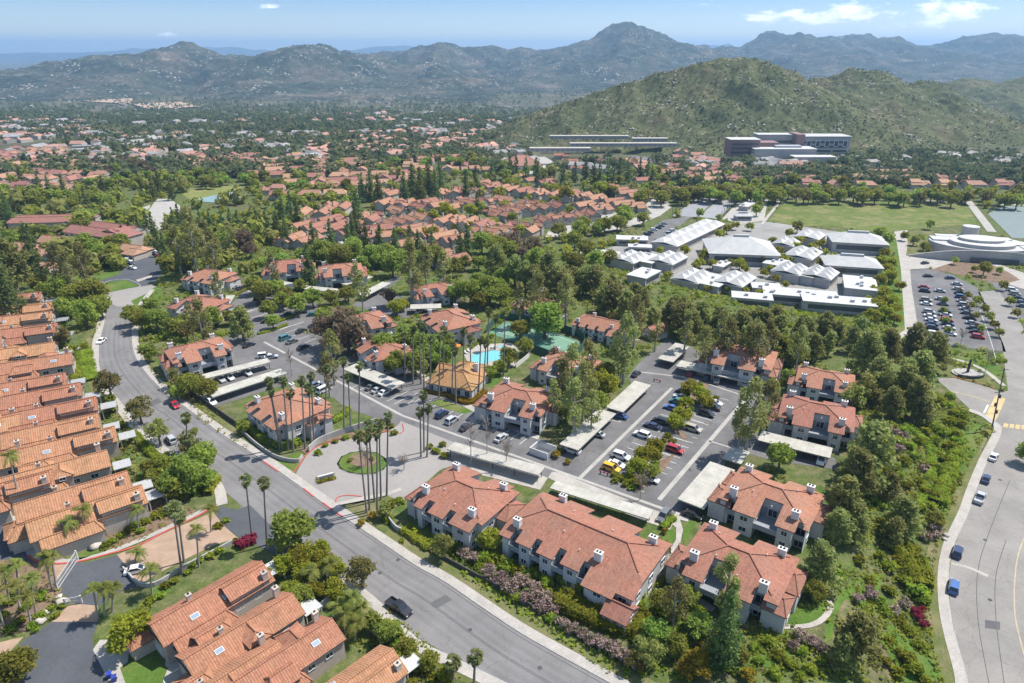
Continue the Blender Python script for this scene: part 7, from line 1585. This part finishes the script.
for nm, n, y0, y1, kp, lo, hi, mt, per, lb in (
  ('distant_woodland', 7200, 560, 1500, keepv, 2.2, 4.6, m_wood, 26, 'dark green wood filling the valley beyond the estates'),
  ('distant_olive_woodland', 2600, 560, 1500, keepv, 2.0, 4.2, m_wood2, 26, 'olive and yellow-green trees mixed through the valley wood'),
  ('far_woodland', 7500, 1300, 3300, keepv, 3., 5.6, m_wood, 14, 'hazy wood at the far end of the valley'),
  ('hill_foot_woodland', 1500, 560, 800, lambda x, y: x > 130 and (y < 705 or (x > 300 and y < 780)), 2., 4.2, m_wood, 26, 'dark trees around the hospital and the hill foot'),
  ('estate_woodland', 270, 300, 620, lambda x, y: x < -120 or (y > 480 and x < 120), 2., 4.2, LM['g'], 60, 'olive trees filling the gaps of the estates at the left'),
  ('estate_green_woodland', 250, 300, 620, lambda x, y: x < -120 or (y > 480 and x < 120), 2., 4.2, LM['b'], 60, 'green trees filling the gaps of the estates at the left'),
  ('estate_lime_woodland', 260, 330, 640, lambda x, y: x < 140 or y > 440, 1.6, 3.2, LM['y'], 50, 'lime-green trees between the far estate roofs'),
  ('estate_shrubbery', 5200, 215, 600, lambda x, y: mn.noise(Vector((x*.03, y*.03, 4))) > -.25 and not (y > 395 and 225 < x < 330), .6, 1.5, LM['h'], 14, 'garden shrubbery between the condominiums and estates'),
  ('estate_olive_shrubbery', 2600, 130, 600, lambda x, y: mn.noise(Vector((x*.03, y*.03, 8))) > -.1 and not (y > 395 and 225 < x < 330) and not (-75 < x < 60 and y < 240) , .5, 1.3, LM['g'], 14, 'olive garden shrubs in the estate beds')):
    P, Rr = wood(n, y0, y1, kp, lo, hi)
    if y0 >= 560:
        k = np.array([clear(x, y) for x, y in P[:, :2]]); P, Rr = P[k], Rr[k]
    leafy(nm, P, Rr, mt, g, lb, per, *((.5, .8, .42) if 'shrub' in nm else (.95, 1.05, .36)))
# bare earth terraces far out on the left, and the pale quarry scar
m_earth = M('bare_earth', (.40, .29, .21), 1, .15, .01)
for q in ([(60,97),(135,96),(130,104),(90,102)], [(130,104),(180,102),(200,107),(150,110)]): sheet('bare_ground', q, m_earth, 1.5)
# ------------------------------------------------------------------ light, air, sky
SUN_AZ, SUN_EL = R(22), R(59)
w = bpy.data.worlds.new('World'); sc.world = w; w.use_nodes = True; nt = w.node_tree; nt.nodes.clear(); wo = nt.nodes.new('ShaderNodeOutputWorld'); bg = nt.nodes.new('ShaderNodeBackground'); nt.links.new(bg.outputs[0], wo.inputs[0])
sky = nt.nodes.new('ShaderNodeTexSky'); sky.sky_type = 'NISHITA'; sky.sun_disc = False; sky.sun_elevation = SUN_EL; sky.sun_rotation = PI/2-SUN_AZ; sky.altitude = 200; sky.air_density = 1.0; sky.dust_density = .35; sky.ozone_density = 2.2
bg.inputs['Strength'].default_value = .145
# fair-weather clouds low over the mountains, part of the sky
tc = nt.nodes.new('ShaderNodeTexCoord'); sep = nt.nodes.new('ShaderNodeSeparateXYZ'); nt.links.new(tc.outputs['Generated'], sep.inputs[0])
yy = math_(nt, 'MAXIMUM', sep.outputs[1], .05); u = math_(nt, 'DIVIDE', sep.outputs[0], yy); v = math_(nt, 'DIVIDE', sep.outputs[2], yy)
cv = nt.nodes.new('ShaderNodeCombineXYZ'); nt.links.new(u, cv.inputs[0]); nt.links.new(math_(nt, 'MULTIPLY', v, 3.2), cv.inputs[1])
nz = node(nt, 'TexNoise', Scale=26, Detail=8, Roughness=.66); nt.links.new(cv.outputs[0], nz.inputs['Vector'])
tot = None
for px, py, rx, ry, dens in ((810,18,66,10,1.),(855,13,46,10,1.),(948,14,46,13,1.),(970,8,26,7,.9),(172,34.5,17,3.2,1.),(40,43,90,6,.5),(895,27,20,4,.7),(272,6,16,3,.45),(682,42,10,2.5,.7),(710,4,18,3,.5),(395,44,30,3,.4),(750,15,22,3,.55)):
    d = ray(px, py); uc, vc = d[0]/d[1], d[2]/d[1]
    a = math_(nt, 'MULTIPLY', math_(nt, 'SUBTRACT', u, uc), FPX*.93/rx); b_ = math_(nt, 'MULTIPLY', math_(nt, 'SUBTRACT', v, vc), FPX*.93/ry)
    r_ = math_(nt, 'ADD', math_(nt, 'MULTIPLY', a, a), math_(nt, 'MULTIPLY', b_, b_)); f = math_(nt, 'MULTIPLY', math_(nt, 'MAXIMUM', math_(nt, 'SUBTRACT', 1.25, r_), 0), dens)
    tot = f if tot is None else math_(nt, 'MAXIMUM', tot, f)
cm = math_(nt, 'MULTIPLY', math_(nt, 'SUBTRACT', math_(nt, 'ADD', math_(nt, 'MULTIPLY', nz.outputs['Fac'], 4.2), math_(nt, 'MULTIPLY', tot, .95)), 2.75), 1.3)
cl_ = node(nt, 'Clamp'); nt.links.new(cm, cl_.inputs[0]); cm = math_(nt, 'MULTIPLY', cl_.outputs[0], math_(nt, 'MINIMUM', math_(nt, 'MULTIPLY', tot, 2.), .92))
nt.links.new(mix(nt, cm, mix(nt, 1., sky.outputs[0], ramp(nt, sep.outputs[2], [(.0, (.58, .62, .70)), (.02, (.54, .58, .68)), (.06, (.34, .42, .59)), (.11, (.34, .42, .59)), (.35, (.97, .91, .80))]), 'MULTIPLY'), (6.2, 6.35, 6.6)), bg.inputs['Color'])  # sky tinted by height; warmth above the view is added to warm fill light
sun = bpy.data.lights.new('sun', 'SUN'); sun.energy = 4.0; sun.angle = R(.53); sun.color = (1, .955, .89); so = link(bpy.data.objects.new('sun', sun))
so.rotation_euler = Vector((math.cos(SUN_EL)*math.cos(SUN_AZ), math.cos(SUN_EL)*math.sin(SUN_AZ), math.sin(SUN_EL))).to_track_quat('Z', 'Y').to_euler()
# the air: pale haze through which the far ranges fade
hz = MB(); hz.box((0, 9000, 120), (44000, 24000, 420)); ho = hz.build('haze', [], uv=False); tag(ho, 'thin blue haze over the valley', None, None, 'stuff')
hm = bpy.data.materials.new('haze'); hm.use_nodes = True; nt = hm.node_tree; nt.nodes.clear(); o_ = nt.nodes.new('ShaderNodeOutputMaterial'); pv = nt.nodes.new('ShaderNodeVolumePrincipled'); nt.links.new(pv.outputs[0], o_.inputs['Volume'])
pv.inputs['Color'].default_value = (.42, .68, 1., 1); pv.inputs['Density'].default_value = 1.0e-4; pv.inputs['Anisotropy'].default_value = .2
ho.data.materials.append(hm)
vs = sc.view_settings; vs.view_transform = 'Standard'; vs.look = 'None'; vs.exposure = 0.80; vs.gamma = 1; vs.use_curve_mapping = False
sc.cycles.use_denoising = True; sc.cycles.max_bounces = 7; sc.cycles.diffuse_bounces = 3; sc.cycles.glossy_bounces = 2; sc.cycles.transmission_bounces = 5; sc.cycles.transparent_max_bounces = 6; sc.cycles.volume_bounces = 0; sc.cycles.use_adaptive_sampling = True; sc.cycles.adaptive_threshold = .02
sc.cycles.sample_clamp_indirect = 4
for o in [o for o in COL.objects if o.parent is None and o.type == 'EMPTY' and not o.get('category')]:   # prototypes left unplaced
    for c in [o]+list(o.children_recursive): bpy.data.objects.remove(c)
